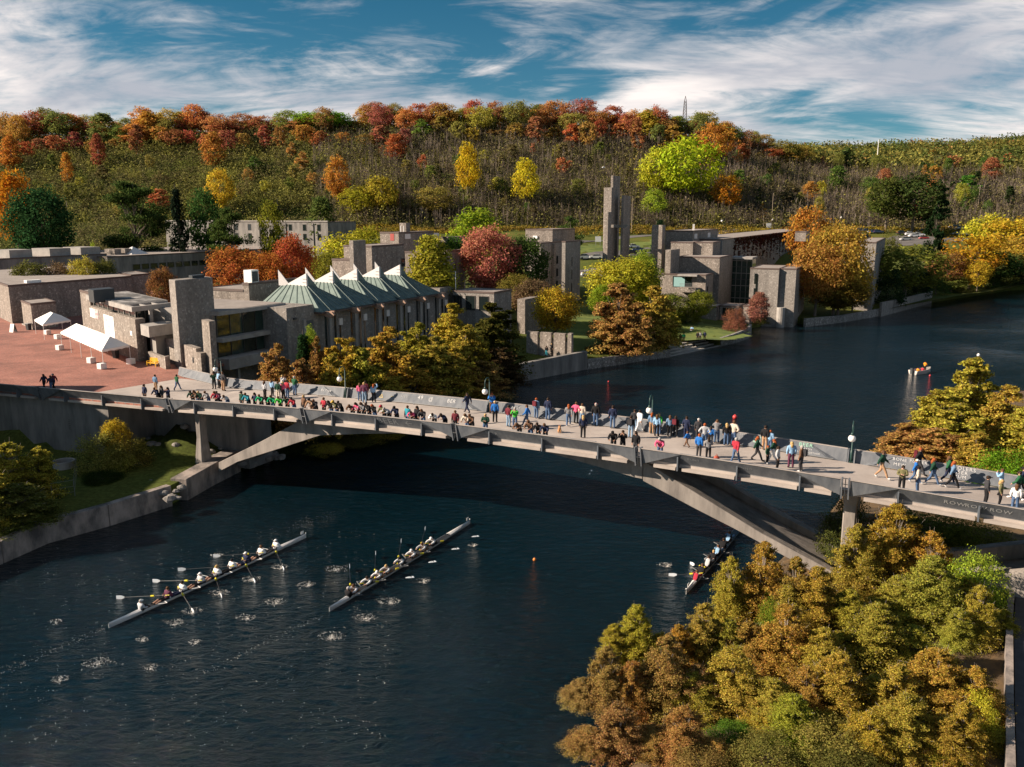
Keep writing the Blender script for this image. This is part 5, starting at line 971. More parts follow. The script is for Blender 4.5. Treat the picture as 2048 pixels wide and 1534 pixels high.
# uncountable scrub, bare brush and far woods
def scrub_mat(name, stops, scale):
    m = bpy.data.materials.new(name); m.use_nodes = True; t = m.node_tree; t.nodes.clear(); out = N(t, 'ShaderNodeOutputMaterial'); tc = N(t, 'ShaderNodeTexCoord'); ge = N(t, 'ShaderNodeNewGeometry')
    n = N(t, 'ShaderNodeTexNoise', inp={'Scale': scale, 'Detail': 5.0, 'Roughness': .7}); L(t, tc.outputs['Object'], n.inputs['Vector']); r = N(t, 'ShaderNodeValToRGB'); L(t, n.outputs[0], r.inputs[0]); e = r.color_ramp.elements
    e[0].position, e[0].color = stops[0][0], (*stops[0][1], 1); e[1].position, e[1].color = stops[-1][0], (*stops[-1][1], 1)
    for p_, c in stops[1:-1]: k = e.new(p_); k.color = (*c, 1)
    v = N(t, 'ShaderNodeMapRange', inp={3: .7, 4: 1.9}); L(t, ge.outputs['Random Per Island'], v.inputs[0]); hs = N(t, 'ShaderNodeHueSaturation'); L(t, r.outputs[0], hs.inputs['Color']); L(t, v.outputs[0], hs.inputs['Value'])
    d = N(t, 'ShaderNodeBsdfDiffuse'); tr = N(t, 'ShaderNodeBsdfTranslucent'); L(t, hs.outputs[0], d.inputs[0]); L(t, hs.outputs[0], tr.inputs[0]); mx = N(t, 'ShaderNodeMixShader', inp={0: .3}); L(t, d.outputs[0], mx.inputs[1]); L(t, tr.outputs[0], mx.inputs[2]); L(t, mx.outputs[0], out.inputs[0]); return m
def scatter(n, x0, x1, Y0, Y1):
    Y = NR.uniform(Y0, Y1, n); px = NR.uniform(x0, x1, n); X = (px - CX) / F * Y; return X, Y, G(X, Y), px
for nm, n, x0, x1, stops, lb in (('hillside_scrub', 13000, -420, 800, [(.25, (.07, .095, .024)), (.38, (.15, .165, .04)), (.47, (.10, .085, .045)), (.55, (.20, .195, .045)), (.66, (.13, .12, .05)), (.8, (.28, .23, .05))], 'olive green scrub covering the left half of the hillside'), ('brown_scrub', 14500, 720, 2140, [(.25, (.05, .065, .022)), (.36, (.13, .125, .042)), (.44, (.08, .065, .042)), (.51, (.16, .155, .04)), (.58, (.105, .08, .055)), (.68, (.20, .18, .045)), (.8, (.30, .17, .06))], 'brown and olive scrub covering the right half of the hillside')):
    X, Y, Zg, px = scatter(n, x0, x1, 426, 562); h = 1.4 + 8.5 * NR.uniform(0, 1, n) ** 2.6; cen = np.c_[X, Y, Zg + h * .5]
    v = leaf_quads(cen, 27, h * .33, .74, lambda p: np.repeat(cen - [0, 0, 2], 27, 0), up=.5, flat=1.1)
    tag(add(nm, npmesh(nm, v, quads(len(v)), scrub_mat(nm + '_foliage', stops, .035))), lb, 'scrub', kind='stuff')
X, Y, Zg, px = scatter(15000, 640, 2140, 428, 540); n = len(X)
h = NR.uniform(4.0, 10.5, n); a = NR.uniform(0, np.pi, n); dx, dy = np.cos(a), np.sin(a); vs = []
b0 = np.c_[X, Y, Zg]; tp = b0 + np.c_[NR.normal(0, .5, n), NR.normal(0, .5, n), h]; wv = np.c_[dx, dy, dx * 0] * .10
vs.append(np.stack([b0 - wv, b0 + wv, tp + wv * .3, tp - wv * .3], 1))
for k in range(6):
    f0 = NR.uniform(.3, .92, (n, 1)); p0 = b0 + (tp - b0) * f0; p1 = p0 + np.c_[NR.normal(0, .8, n), NR.normal(0, .8, n), h * .2]; w2 = wv * .55; vs.append(np.stack([p0 - w2, p0 + w2, p1 + w2 * .3, p1 - w2 * .3], 1))
v = np.concatenate(vs).reshape(-1, 3)
o = add('bare_brush', npmesh('bare_brush', v, quads(len(v)), scrub_mat('bare_twigs', [(.3, (.075, .06, .047)), (.5, (.13, .105, .085)), (.7, (.26, .215, .18))], .05))); tag(o, 'grey brown leafless brush on the right half of the hillside', 'brush', kind='stuff')
def wood(name, n, x0, x1, Y0, Y1, hr, per, lsz, stops, sc, label):
    X, Y, Zg, px = scatter(n, x0, x1, Y0, Y1); h = NR.uniform(*hr, n); cen = np.c_[X, Y, Zg + h * .55]
    v = leaf_quads(cen, per, h * .26, lsz, lambda p: np.repeat(cen - [0, 0, 3], per, 0), flat=1.1, up=.5)
    tag(add(name, npmesh(name, v, quads(len(v)), scrub_mat(name + '_foliage', stops, sc))), label, 'woodland', kind='stuff')
wood('distant_wood', 2600, 1545, 2250, 560, 1260, (7, 15), 34, 2.2, [(.28, (.03, .05, .018)), (.38, (.10, .125, .03)), (.45, (.05, .07, .022)), (.52, (.20, .17, .04)), (.58, (.09, .11, .03)), (.65, (.28, .11, .045)), (.74, (.13, .15, .035))], .013, 'distant autumn woodland on the low hills at right')
wood('ridge_wood', 1100, -420, 1560, 572, 620, (5, 9), 40, 1.3, [(.3, (.10, .05, .02)), (.5, (.2, .07, .03)), (.65, (.12, .10, .022))], .03, 'woodland behind the hilltop trees')
wood('conifer_wood', 900, 1480, 2300, 1225, 1330, (9, 15), 26, 2.2, [(.3, (.014, .026, .012)), (.6, (.03, .045, .016)), (.8, (.06, .06, .02))], .02, 'dark conifers along the far skyline at right')
wood('meadow_weeds', 5200, 640, 2040, 395, 432, (.7, 2.2), 12, .6, [(.3, (.07, .07, .018)), (.45, (.20, .15, .02)), (.55, (.15, .10, .03)), (.68, (.27, .20, .02)), (.8, (.17, .07, .03))], .05, 'yellow and rusty weeds along the road at the foot of the hill')
wood('campus_scrub', 2600, -80, 640, 318, 430, (1.5, 6), 26, .7, [(.3, (.05, .075, .02)), (.45, (.12, .13, .035)), (.58, (.10, .085, .045)), (.7, (.22, .19, .045)), (.82, (.33, .15, .05))], .04, 'mixed scrub at the foot of the hill behind the left wings')
# ivy on the residence wall
f = IVYF; n = 2600; d = NR.uniform(.08, .98, n) * f.lb; hh = np.abs(NR.normal(0, 2.4, n)) * (1 + .8 * np.sin(d * .9)); base = np.array(f.c)
pos = base + np.outer(d, np.array(N2)) + np.outer(NR.uniform(.05, .35, n), np.array(U2)); pos[:, 2] = f.z1 - .2 - hh
v = leaf_quads(pos, 3, .12, .5, lambda p: p - np.array(U2), up=.1)
o = add('ivy', npmesh('ivy', v, quads(len(v)), LEAF)); o.color = (.10, .03, .028, 1); tag(o, 'dark red ivy hanging over the residence wall', 'ivy', kind='stuff')
# ------------------------------------------------------------ people
def cloth_mat():
    m = bpy.data.materials.new('cloth'); m.use_nodes = True; t = m.node_tree; b = t.nodes['Principled BSDF']; b.inputs['Roughness'].default_value = .85; b.inputs['Specular IOR Level'].default_value = .2
    oi = N(t, 'ShaderNodeObjectInfo'); tc = N(t, 'ShaderNodeTexCoord'); n = N(t, 'ShaderNodeTexNoise', inp={'Scale': 9.0, 'Detail': 3.0}); L(t, tc.outputs['Object'], n.inputs['Vector'])
    r = N(t, 'ShaderNodeMapRange', inp={1: .3, 2: .7, 3: .78, 4: 1.15}); L(t, n.outputs[0], r.inputs[0]); x = N(t, 'ShaderNodeMix', data_type='RGBA', blend_type='MULTIPLY', inp={0: 1.0}); L(t, oi.outputs['Color'], x.inputs[6]); L(t, r.outputs[0], x.inputs[7]); L(t, x.outputs[2], b.inputs['Base Color']); return m
CLOTH = cloth_mat(); EYE = mat('eye_dark', (.03, .02, .015), .3)
ED = [('pelvis', 'spine', 'T'), ('spine', 'chest', 'T'), ('chest', 'neck', 'N'), ('neck', 'head', 'H'), ('head', 'top', 'H')]
for s_ in 'LR': ED += [('chest', 'sh' + s_, 'T'), ('sh' + s_, 'el' + s_, 'A'), ('el' + s_, 'wr' + s_, 'A'), ('wr' + s_, 'ha' + s_, 'P'), ('pelvis', 'hip' + s_, 'G'), ('hip' + s_, 'kn' + s_, 'G'), ('kn' + s_, 'an' + s_, 'C'), ('an' + s_, 'to' + s_, 'F')]
RAD = dict(pelvis=(.155, .115), spine=(.135, .10), chest=(.165, .11), neck=(.055, .055), head=(.088, .10), top=(.07, .08), sh=(.075, .07), el=(.05, .05), wr=(.036, .032), ha=(.04, .02), hip=(.092, .095), kn=(.064, .066), an=(.045, .048), to=(.045, .03))
def mir(j):
    d = {}
    for k, v in j.items():
        if k[-1] == '*': d[k[:-1] + 'L'] = (-v[0], v[1], v[2]); d[k[:-1] + 'R'] = v
        else: d[k] = v
    return d
POSES = {}
base = dict(pelvis=(0, 0, .96), spine=(0, .01, 1.16), chest=(0, 0, 1.38), neck=(0, .01, 1.51), head=(0, .03, 1.61), top=(0, .03, 1.70)); legs = {'hip*': (.095, 0, .90), 'kn*': (.11, .03, .50), 'an*': (.12, -.02, .09), 'to*': (.14, .14, .04)}
arms = {'sh*': (.19, 0, 1.42), 'el*': (.25, -.03, 1.15), 'wr*': (.24, .06, .92), 'ha*': (.23, .09, .82)}
def pose(name, **kw):
    d = {}; d.update(base); d.update(legs); d.update(arms)
    for k, v in kw.items(): d[k.replace('_', '*')] = v
    d2 = mir({k: v for k, v in d.items() if not (k[-1] in 'LR' and k[:-1] in ('sh', 'el', 'wr', 'ha', 'hip', 'kn', 'an', 'to'))})
    for k, v in d.items():
        if k[-1] in 'LR' and k[:-1] in ('sh', 'el', 'wr', 'ha', 'hip', 'kn', 'an', 'to'): d2[k] = v
    POSES[name] = d2
pose('stand'); pose('folded', el_=(.27, .08, 1.16), wr_=(.08, .22, 1.17), ha_=(-.03, .2, 1.2))
pose('lean', pelvis=(0, -.1, .95), spine=(0, .0, 1.13), chest=(0, .12, 1.31), neck=(0, .20, 1.42), head=(0, .26, 1.51), top=(0, .29, 1.60), sh_=(.19, .13, 1.35), el_=(.27, .26, 1.13), wr_=(.18, .42, 1.05), ha_=(.15, .50, 1.04), hip_=(.095, -.1, .90), kn_=(.11, -.05, .49), an_=(.12, -.1, .09), to_=(.14, .06, .04))
pose('bent', pelvis=(0, -.2, .94), spine=(0, -.03, 1.09), chest=(0, .17, 1.20), neck=(0, .28, 1.26), head=(0, .36, 1.31), top=(0, .42, 1.38), sh_=(.19, .18, 1.22), el_=(.27, .32, 1.05), wr_=(.16, .45, 1.06), ha_=(.1, .52, 1.04), hip_=(.095, -.2, .88), kn_=(.11, -.12, .49), an_=(.12, -.16, .09), to_=(.14, 0, .04))
pose('walk', el_=(.25, -.03, 1.15), elL=(-.25, .1, 1.16), wrL=(-.22, .28, 1.0), haL=(-.21, .34, .94), elR=(.25, -.14, 1.16), wrR=(.24, -.2, .95), haR=(.23, -.2, .86), knL=(-.1, -.06, .50), anL=(-.1, -.34, .16), toL=(-.1, -.22, .05), knR=(.1, .2, .52), anR=(.1, .34, .09), toR=(.1, .5, .05))
pose('phone', el_=(.25, .17, 1.25), wr_=(.11, .27, 1.46), ha_=(.07, .25, 1.55)); pose('wave', elR=(.34, .05, 1.56), wrR=(.22, .12, 1.75), haR=(.12, .12, 1.76), **{'el_': (.25, -.03, 1.15)})
pose('hips', el_=(.38, -.08, 1.18), wr_=(.20, .04, 1.02), ha_=(.14, .1, .98))
pose('catch', pelvis=(0, -.05, .12), spine=(0, .07, .29), chest=(0, .24, .46), neck=(0, .34, .56), head=(0, .41, .65), top=(0, .45, .74), sh_=(.18, .26, .48), el_=(.27, .55, .42), wr_=(.22, .80, .40), ha_=(.18, .90, .40), hip_=(.1, -.02, .12), kn_=(.17, .24, .52), an_=(.12, .47, .12), to_=(.12, .58, .20))
pose('finish', pelvis=(0, 0, .12), spine=(0, -.08, .32), chest=(0, -.16, .53), neck=(0, -.16, .67), head=(0, -.14, .77), top=(0, -.14, .86), sh_=(.19, -.15, .57), el_=(.33, -.22, .36), wr_=(.18, .06, .38), ha_=(.12, .12, .38), hip_=(.1, .02, .12), kn_=(.12, .48, .22), an_=(.11, .90, .12), to_=(.11, .96, .24))
pose('cox', pelvis=(0, 0, .12), spine=(0, .0, .32), chest=(0, .02, .53), neck=(0, .03, .66), head=(0, .06, .76), top=(0, .06, .85), sh_=(.19, .02, .56), el_=(.26, .1, .34), wr_=(.22, .33, .28), ha_=(.2, .42, .27), hip_=(.1, .02, .12), kn_=(.13, .4, .36), an_=(.11, .62, .08), to_=(.11, .74, .1))
BODY = {}
def make_body(pn):
    if pn in BODY: return BODY[pn]
    J = POSES[pn]; names = list(J); idx = {k: i for i, k in enumerate(names)}
    me = bpy.data.meshes.new('sk'); me.from_pydata([J[k] for k in names], [(idx[a], idx[b]) for a, b, r in ED], [])
    ob = bpy.data.objects.new('sk', me); C.objects.link(ob); ob.modifiers.new('s', 'SKIN'); sv = me.skin_vertices[0].data
    for k in names:
        sv[idx[k]].radius = RAD[k] if k in RAD else RAD[k[:-1]]; sv[idx[k]].use_root = (k == 'pelvis')
    sb = ob.modifiers.new('u', 'SUBSURF'); sb.levels = 1; sb.render_levels = 1
    dg = bpy.context.evaluated_depsgraph_get(); em = bpy.data.meshes.new_from_object(ob.evaluated_get(dg)); bpy.data.objects.remove(ob)
    co = np.array([v.co for v in em.vertices]); no = np.array([v.normal for v in em.vertices]); fs = [tuple(p.vertices) for p in em.polygons]
    ce = np.array([co[list(f)].mean(0) for f in fs]); A = np.array([J[a] for a, b, r in ED]); Bq = np.array([J[b] for a, b, r in ED]); ab = Bq - A
    t = np.clip(np.einsum('fej,ej->fe', ce[:, None] - A[None], ab) / (ab ** 2).sum(1), 0, 1); ds = np.linalg.norm(ce[:, None] - (A[None] + t[..., None] * ab[None]), axis=2); rg = [ED[i][2] for i in ds.argmin(1)]
    bm = MB(); bm.faces([Vector(p) for p in co], fs)
    H = Vector(J['head']); up = (Vector(J['top']) - Vector(J['neck'])).normalized(); X = Vector((1, 0, 0)); fw = up.cross(X) * -1; fw = -fw if fw.y < 0 else fw
    bm.tube([H + fw * .085 + up * .03, H + fw * .118 - up * .012], [.008, .017], 5)                     # nose
    for s_ in (-1, 1):
        bm.ball(H + fw * .088 + up * .035 + X * s_ * .036, .011, 6, 4, mi=1)                             # eyes
        bm.ball(H + X * s_ * .092 - fw * .005 + up * .01, .026, 6, 4, sc=(.4, .8, 1.2))                   # ears
    bm.tube([H + fw * .094 - up * .045 - X * .022, H + fw * .094 - up * .045 + X * .022], .006, 4, mi=1)   # mouth
    for s_ in 'LR':                                                                                        # five fingers, bent
        w_, h_ = Vector(J['wr' + s_]), Vector(J['ha' + s_]); d = (h_ - w_).normalized(); sd_ = d.orthogonal().normalized(); sd_ = X - d * X.dot(d) if abs(X.dot(d)) < .9 else sd_; sd_.normalize(); pn_ = d.cross(sd_)
        for q in range(4):
            o = h_ + sd_ * (.02 * (q - 1.5)); ln = (.055, .068, .062, .048)[q]; bm.tube([o - d * .01, o + d * ln * .6, o + d * ln + pn_ * .022], [.009, .0085, .007], 5)
        o = h_ - d * .05 + sd_ * (.035 if s_ == 'L' else -.035); bm.tube([o, o + sd_ * (.025 if s_ == 'L' else -.025) + d * .03, o + sd_ * (.02 if s_ == 'L' else -.02) + d * .06], [.011, .010, .008], 5)
    bme = bm.mesh('body', [CLOTH, EYE], smooth=True)
    def region(keys, off, zmin=None):
        use = [f for f, r, c in zip(fs, rg, ce) if r in keys and (zmin is None or (c[0] < 0) == (zmin == 'L'))]; ids = sorted({i for f in use for i in f}); mp = {i: k for k, i in enumerate(ids)}
        m_ = MB(); m_.faces([Vector(co[i] + no[i] * off) for i in ids], [tuple(mp[i] for i in f) for f in use]); return m_
    out = dict(body=bme, jacket=region('TAN', .022).mesh('jacket', CLOTH, smooth=True), trousers=region('GC', .014).mesh('trousers', CLOTH, smooth=True), shorts=region('G', .014).mesh('shorts', CLOTH, smooth=True), **{'shoe' + q: region('F', .016, q).mesh('shoe', CLOTH, smooth=True) for q in 'LR'})
    hs = MB(); hs.ball(H + up * .035 - fw * .022, .112, 10, 7, sc=(.93, 1.0, 1.05)); hl = MB(); hl.ball(H + up * .035 - fw * .022, .115, 10, 7, sc=(.95, 1.0, 1.05)); bk = Vector(J['chest']) - Vector((0, .12, .02)); hl.tube([H - fw * .06, H - fw * .09 - up * .12, (H - fw * .10 - up * .2).lerp(bk, .6)], [.10, .095, .05], 8)
    cp = MB(); cp.ball(H + up * .055 - fw * .008, .115, 10, 7, sc=(.95, 1.02, .85)); cp.box(H + up * .06 + fw * .09 - X * .07, X * .14, fw * .09, up * .015)
    bp = MB(); c_ = Vector(J['chest']); ax = (Vector(J['neck']) - Vector(J['spine'])).normalized(); b_ = X.cross(ax); b_ = b_ if b_.y < 0 else -b_; bp.box(c_ - X * .15 + b_ * .13 - ax * .28, X * .3, b_ * .17, ax * .42)
    out.update(short=hs.mesh('hair', CLOTH, smooth=True), long=hl.mesh('long_hair', CLOTH, smooth=True), cap=cp.mesh('cap', CLOTH, smooth=True), pack=bp.mesh('backpack', CLOTH))
    BODY[pn] = out; return out
COL = dict(navy=(.018, .025, .06), black=(.012, .012, .014), green=(.02, .10, .045), dgreen=(.012, .05, .03), lime=(.06, .42, .05), bgreen=(.01, .30, .12), red=(.38, .03, .05), maroon=(.13, .02, .03), grey=(.22, .22, .23), lgrey=(.45, .46, .48), white=(.72, .72, .72), cream=(.55, .48, .40), brown=(.14, .075, .045), tan=(.36, .22, .13), jeans=(.07, .12, .22), ljeans=(.20, .30, .42), blue=(.02, .14, .45), lblue=(.25, .42, .62), teal=(.03, .25, .32), pink=(.62, .10, .20), olive=(.14, .13, .06), orange=(.65, .24, .02), denim=(.13, .22, .34), charcoal=(.04, .04, .045), plum=(.10, .03, .06))
WORD = dict(dgreen='dark green', lime='bright green', bgreen='emerald green', lgrey='light grey', lblue='light blue', ljeans='pale jeans')
HAIRC = dict(d=(.03, .018, .012), b=(.10, .05, .025), y=(.42, .28, .12), r=(.28, .07, .02), g=(.35, .33, .31))
SKINS = [(.45, .26, .18), (.52, .31, .22), (.38, .21, .14), (.16, .08, .05)]
def person(pos, face, pn, top, leg, hair, label, group, scale=1.0, cat='person', shorts=False):
    b = make_body(pn); rz = math.atan2(face.y, face.x) - math.pi / 2
    e = empty('person', pos, label, cat, group, rz); sc = scale * RNG.uniform(.96, 1.04); e.scale = (sc * 1.08, sc * 1.08, sc)
    sk = SKINS[0 if RNG.random() < .5 else RNG.randrange(4)]
    def part(nm, key, c): o = add(nm, b[key], e); o.color = (*c, 1)
    part('body', 'body', sk); part('jacket', 'jacket', COL[top]); part('trousers', 'shorts' if shorts else 'trousers', COL[leg]); sc_ = COL['black'] if RNG.random() < .6 else COL['white']; part('shoe', 'shoeL', sc_); part('shoe', 'shoeR', sc_)
    h = hair[0]; part('hair', 'long' if 'l' in hair[1:] else 'short', HAIRC[h])
    for q, key in (('C', 'cap'), ('W', 'cap'), ('R', 'cap'), ('Y', 'cap'), ('P', 'pack'), ('Q', 'pack')):
        if q in hair[1:]: part('backpack' if key == 'pack' else 'cap', key, {'C': COL['black'], 'W': COL['white'], 'R': COL['red'], 'Y': (.55, .35, .03), 'P': COL['maroon'], 'Q': COL['charcoal']}[q])
    return e
def s_at(x, t):
    s = 30.0
    for _ in range(8): s = solve(Vector((BO + N2 * (t + tN(s))).to_tuple()), U2, x, zdk(s))
    return s
# near parapet: x, pose, top, legs, hair
NEAR = [(291, 'stand', 'navy', 'black', 'd'), (316, 'lean', 'navy', 'black', 'b'), (325, 'stand', 'charcoal', 'black', 'bl'), (338, 'phone', 'navy', 'black', 'dl'), (386, 'lean', 'dgreen', 'black', 'd'), (395, 'lean', 'brown', 'jeans', 'bl'), (403, 'lean', 'dgreen', 'black', 'y'), (417, 'lean', 'grey', 'jeans', 'b'), (434, 'lean', 'red', 'black', 'b'), (440, 'lean', 'plum', 'black', 'd'), (454, 'bent', 'lgrey', 'jeans', 'b'), (485, 'stand', 'dgreen', 'black', 'bC'), (497, 'lean', 'teal', 'black', 'b'), (511, 'folded', 'navy', 'black', 'dl'), (523, 'lean', 'bgreen', 'black', 'b'), (536, 'lean', 'black', 'black', 'd'), (546, 'lean', 'bgreen', 'jeans', 'bl'), (561, 'lean', 'lime', 'black', 'b'), (575, 'lean', 'dgreen', 'black', 'd'), (588, 'lean', 'red', 'jeans', 'd'), (609, 'stand', 'brown', 'black', 'y'), (624, 'lean', 'tan', 'brown', 'bC'), (632, 'lean', 'charcoal', 'black', 'b'), (649, 'folded', 'red', 'black', 'b'), (662, 'lean', 'black', 'jeans', 'dl'), (673, 'lean', 'olive', 'jeans', 'bY'), (683, 'lean', 'black', 'black', 'd'), (704, 'bent', 'brown', 'black', 'b'), (717, 'lean', 'pink', 'black', 'dl'), (727, 'lean', 'grey', 'black', 'bl'), (738, 'lean', 'black', 'black', 'd'), (749, 'lean', 'black', 'jeans', 'rl'), (768, 'lean', 'olive', 'black', 'bR'), (776, 'bent', 'lgrey', 'black', 'g'), (793, 'lean', 'navy', 'black', 'dC'), (816, 'stand', 'teal', 'jeans', 'b'), (825, 'bent', 'pink', 'black', 'd'), (835, 'stand', 'black', 'black', 'dl'), (846, 'lean', 'charcoal', 'jeans', 'bl'), (868, 'bent', 'white', 'black', 'd'), (888, 'bent', 'navy', 'black', 'd'), (911, 'stand', 'maroon', 'black', 'b'), (934, 'lean', 'cream', 'jeans', 'bl'), (943, 'lean', 'brown', 'black', 'b'), (971, 'folded', 'dgreen', 'jeans', 'y'), (1037, 'bent', 'brown', 'black', 'bl'), (1060, 'lean', 'brown', 'jeans', 'b'), (1076, 'lean', 'black', 'black', 'd'), (1090, 'lean', 'navy', 'black', 'bl'), (1226, 'lean', 'black', 'black', 'dC'), (1245, 'phone', 'black', 'black', 'd'), (1271, 'stand', 'black', 'charcoal', 'dl'), (1319, 'lean', 'pink', 'jeans', 'g')]
def nearperson(i, r):
    x, pn, top, leg, hair = r; t = .78 + (.12 if pn in ('stand', 'phone', 'folded') else 0.0); s = s_at(x, t)
    vb = {'lean': 'leaning on', 'bent': 'bent low over', 'stand': 'standing at', 'phone': 'raising both hands at', 'folded': 'arms folded at'}[pn]
    person(BP(s, tN(s) + t, .01), -N2 + U2 * RNG.uniform(-.3, .3), pn, top, leg, hair, 'person in %s top %s the near parapet, %s from the left' % (WORD.get(top, top), vb, ORD[i]), 'spectators along the near parapet', 1.05)
for i, r in enumerate(NEAR): nearperson(i, r)
# people standing on the deck: x, y of the feet, pose, facing ('f' far side, 'n' near side, 'l', 'r'), top, legs, hair, size
DECKP = sorted([(429, 778, 'phone', 'n', 'dgreen', 'black', 'd', 1), (439, 776, 'stand', 'n', 'lblue', 'black', 'g', 1), (447, 782, 'hips', 'f', 'charcoal', 'tan', 'bC', 1.08), (530, 797, 'stand', 'f', 'lgrey', 'black', 'bl', .97), (545, 793, 'stand', 'f', 'lblue', 'black', 'bl', .95), (557, 800, 'stand', 'f', 'dgreen', 'cream', 'bC', 1), (567, 799, 'folded', 'f', 'pink', 'black', 'yl', .95), (575, 797, 'stand', 'f', 'red', 'jeans', 'd', 1.04), (577, 783, 'phone', 'r', 'white', 'jeans', 'y', 1), (590, 791, 'folded', 'f', 'green', 'jeans', 'g', 1.08), (720, 802, 'stand', 'f', 'pink', 'jeans', 'bl', .97), (729, 806, 'stand', 'f', 'plum', 'ljeans', 'y', 1.05), (737, 799, 'stand', 'f', 'maroon', 'black', 'd', 1), (748, 805, 'wave', 'f', 'lblue', 'black', 'rl', .98), (935, 826, 'walk', 'l', 'navy', 'navy', 'dl', 1), (990, 845, 'stand', 'f', 'blue', 'black', 'yW', 1), (1017, 812, 'phone', 'n', 'blue', 'brown', 'r', 1.03), (1017, 854, 'stand', 'f', 'maroon', 'ljeans', 'dC', 1), (1030, 858, 'phone', 'n', 'lime', 'jeans', 'g', 1), (1054, 853, 'walk', 'l', 'blue', 'jeans', 'b', 1), (1075, 836, 'stand', 'f', 'denim', 'jeans', 'rP', 1), (1098, 839, 'stand', 'f', 'navy', 'jeans', 'd', 1.04), (1137, 852, 'walk', 'f', 'grey', 'jeans', 'rl', .97), (1168, 838, 'hips', 'f', 'pink', 'black', 'b', 1), (1164, 849, 'stand', 'f', 'cream', 'ljeans', 'b', .96), (1192, 852, 'stand', 'f', 'black', 'jeans', 'gR', 1.06), (1166, 876, 'stand', 'f', 'navy', 'black', 'yl', .98), (1225, 857, 'stand', 'f', 'navy', 'jeans', 'dC', 1.03), (1261, 876, 'stand', 'f', 'black', 'ljeans', 'dQ', 1), (1270, 862, 'stand', 'f', 'charcoal', 'ljeans', 'd', 1), (1279, 864, 'walk', 'f', 'white', 'white', 'dC', 1), (1305, 866, 'stand', 'f', 'denim', 'tan', 'rl', .95), (1313, 873, 'stand', 'f', 'lblue', 'black', 'bl', .95), (1321, 866, 'stand', 'f', 'lime', 'jeans', 'yl', .95), (1339, 874, 'stand', 'f', 'denim', 'black', 'bl', .97), (1353, 872, 'stand', 'f', 'black', 'black', 'dlP', .95), (1380, 870, 'stand', 'f', 'navy', 'navy', 'd', 1.0), (1374, 895, 'walk', 'l', 'blue', 'brown', 'b', .68), (1398, 879, 'stand', 'f', 'charcoal', 'charcoal', 'gW', 1), (1408, 894, 'hips', 'f', 'lgrey', 'jeans', 'r', 1.02), (1421, 888, 'stand', 'f', 'blue', 'black', 'dl', .78), (1433, 886, 'phone', 'f', 'grey', 'jeans', 'b', 1), (1452, 891, 'stand', 'f', 'black', 'jeans', 'yl', .98), (1466, 892, 'hips', 'f', 'cream', 'jeans', 'b', 1.06), (1397, 915, 'stand', 'f', 'blue', 'charcoal', 'r', 1), (1416, 920, 'folded', 'f', 'grey', 'black', 'dl', .95), (1470, 927, 'walk', 'f', 'red', 'jeans', 'g', 1.03), (1513, 922, 'walk', 'r', 'dgreen', 'charcoal', 'rl', .98), (1534, 927, 'stand', 'r', 'dgreen', 'black', 'r', .72), (1546, 925, 'walk', 'l', 'dgreen', 'white', 'rl', .98), (1531, 897, 'stand', 'f', 'black', 'tan', 'dC', 1.08), (1545, 893, 'stand', 'f', 'lblue', 'jeans', 'r', .9), (1554, 940, 'stand', 'r', 'lgrey', 'black', 'dl', .92), (1581, 936, 'stand', 'f', 'lblue', 'plum', 'yl', 1), (1601, 944, 'stand', 'l', 'brown', 'charcoal', 'gQ', 1), (1762, 957, 'walk', 'r', 'dgreen', 'tan', 'b', 1.1), (1802, 984, 'folded', 'n', 'olive', 'black', 'd', .98), (1836, 950, 'walk', 'r', 'black', 'charcoal', 'rP', 1.1), (1829, 966, 'walk', 'r', 'blue', 'jeans', 'yW', .95), (1834, 985, 'stand', 'l', 'cream', 'jeans', 'dC', 1), (1863, 970, 'walk', 'r', 'dgreen', 'jeans', 'rl', 1), (1894, 966, 'walk', 'r', 'green', 'navy', 'bl', 1), (1903, 977, 'walk', 'r', 'denim', 'black', 'rl', 1), (1970, 1010, 'stand', 'r', 'charcoal', 'black', 'dC', 1.02), (2000, 990, 'phone', 'l', 'lblue', 'cream', 'b', 1), (1998, 1013, 'stand', 'r', 'olive', 'black', 'yl', 1), (2028, 1024, 'stand', 'f', 'white', 'jeans', 'bl', 1), (2034, 1000, 'walk', 'l', 'green', 'black', 'd', 1.03), (2043, 990, 'walk', 'l', 'navy', 'black', 'dC', 1.05)])
FACE = dict(f=N2, n=-N2, l=-U2, r=U2); VB = dict(stand='standing', walk='walking', phone='with raised hands', wave='with raised arm', hips='hands on hips', folded='arms folded')
for i, (x, y, pn, fc, top, leg, hair, sc) in enumerate(DECKP):
    p0 = P(x, y, 7.5)
    for _ in range(6): s, t = ST(x, y, p0.z); p0 = P(x, y, zdk(s))
    s, t = ST(x, y, p0.z); t = min(max(t, 1.35), tF(s) - .95); pos = BP(s, t, .01)
    person(pos, FACE[fc] + (U2 if fc in 'fn' else N2) * RNG.uniform(-.35, .35), pn, top, leg, hair, '%s in %s top %s on the deck, %s from the left' % ('child' if sc < .8 else 'person', WORD.get(top, top), VB[pn], ORD[i]), 'people standing and walking on the deck', sc * 1.04)
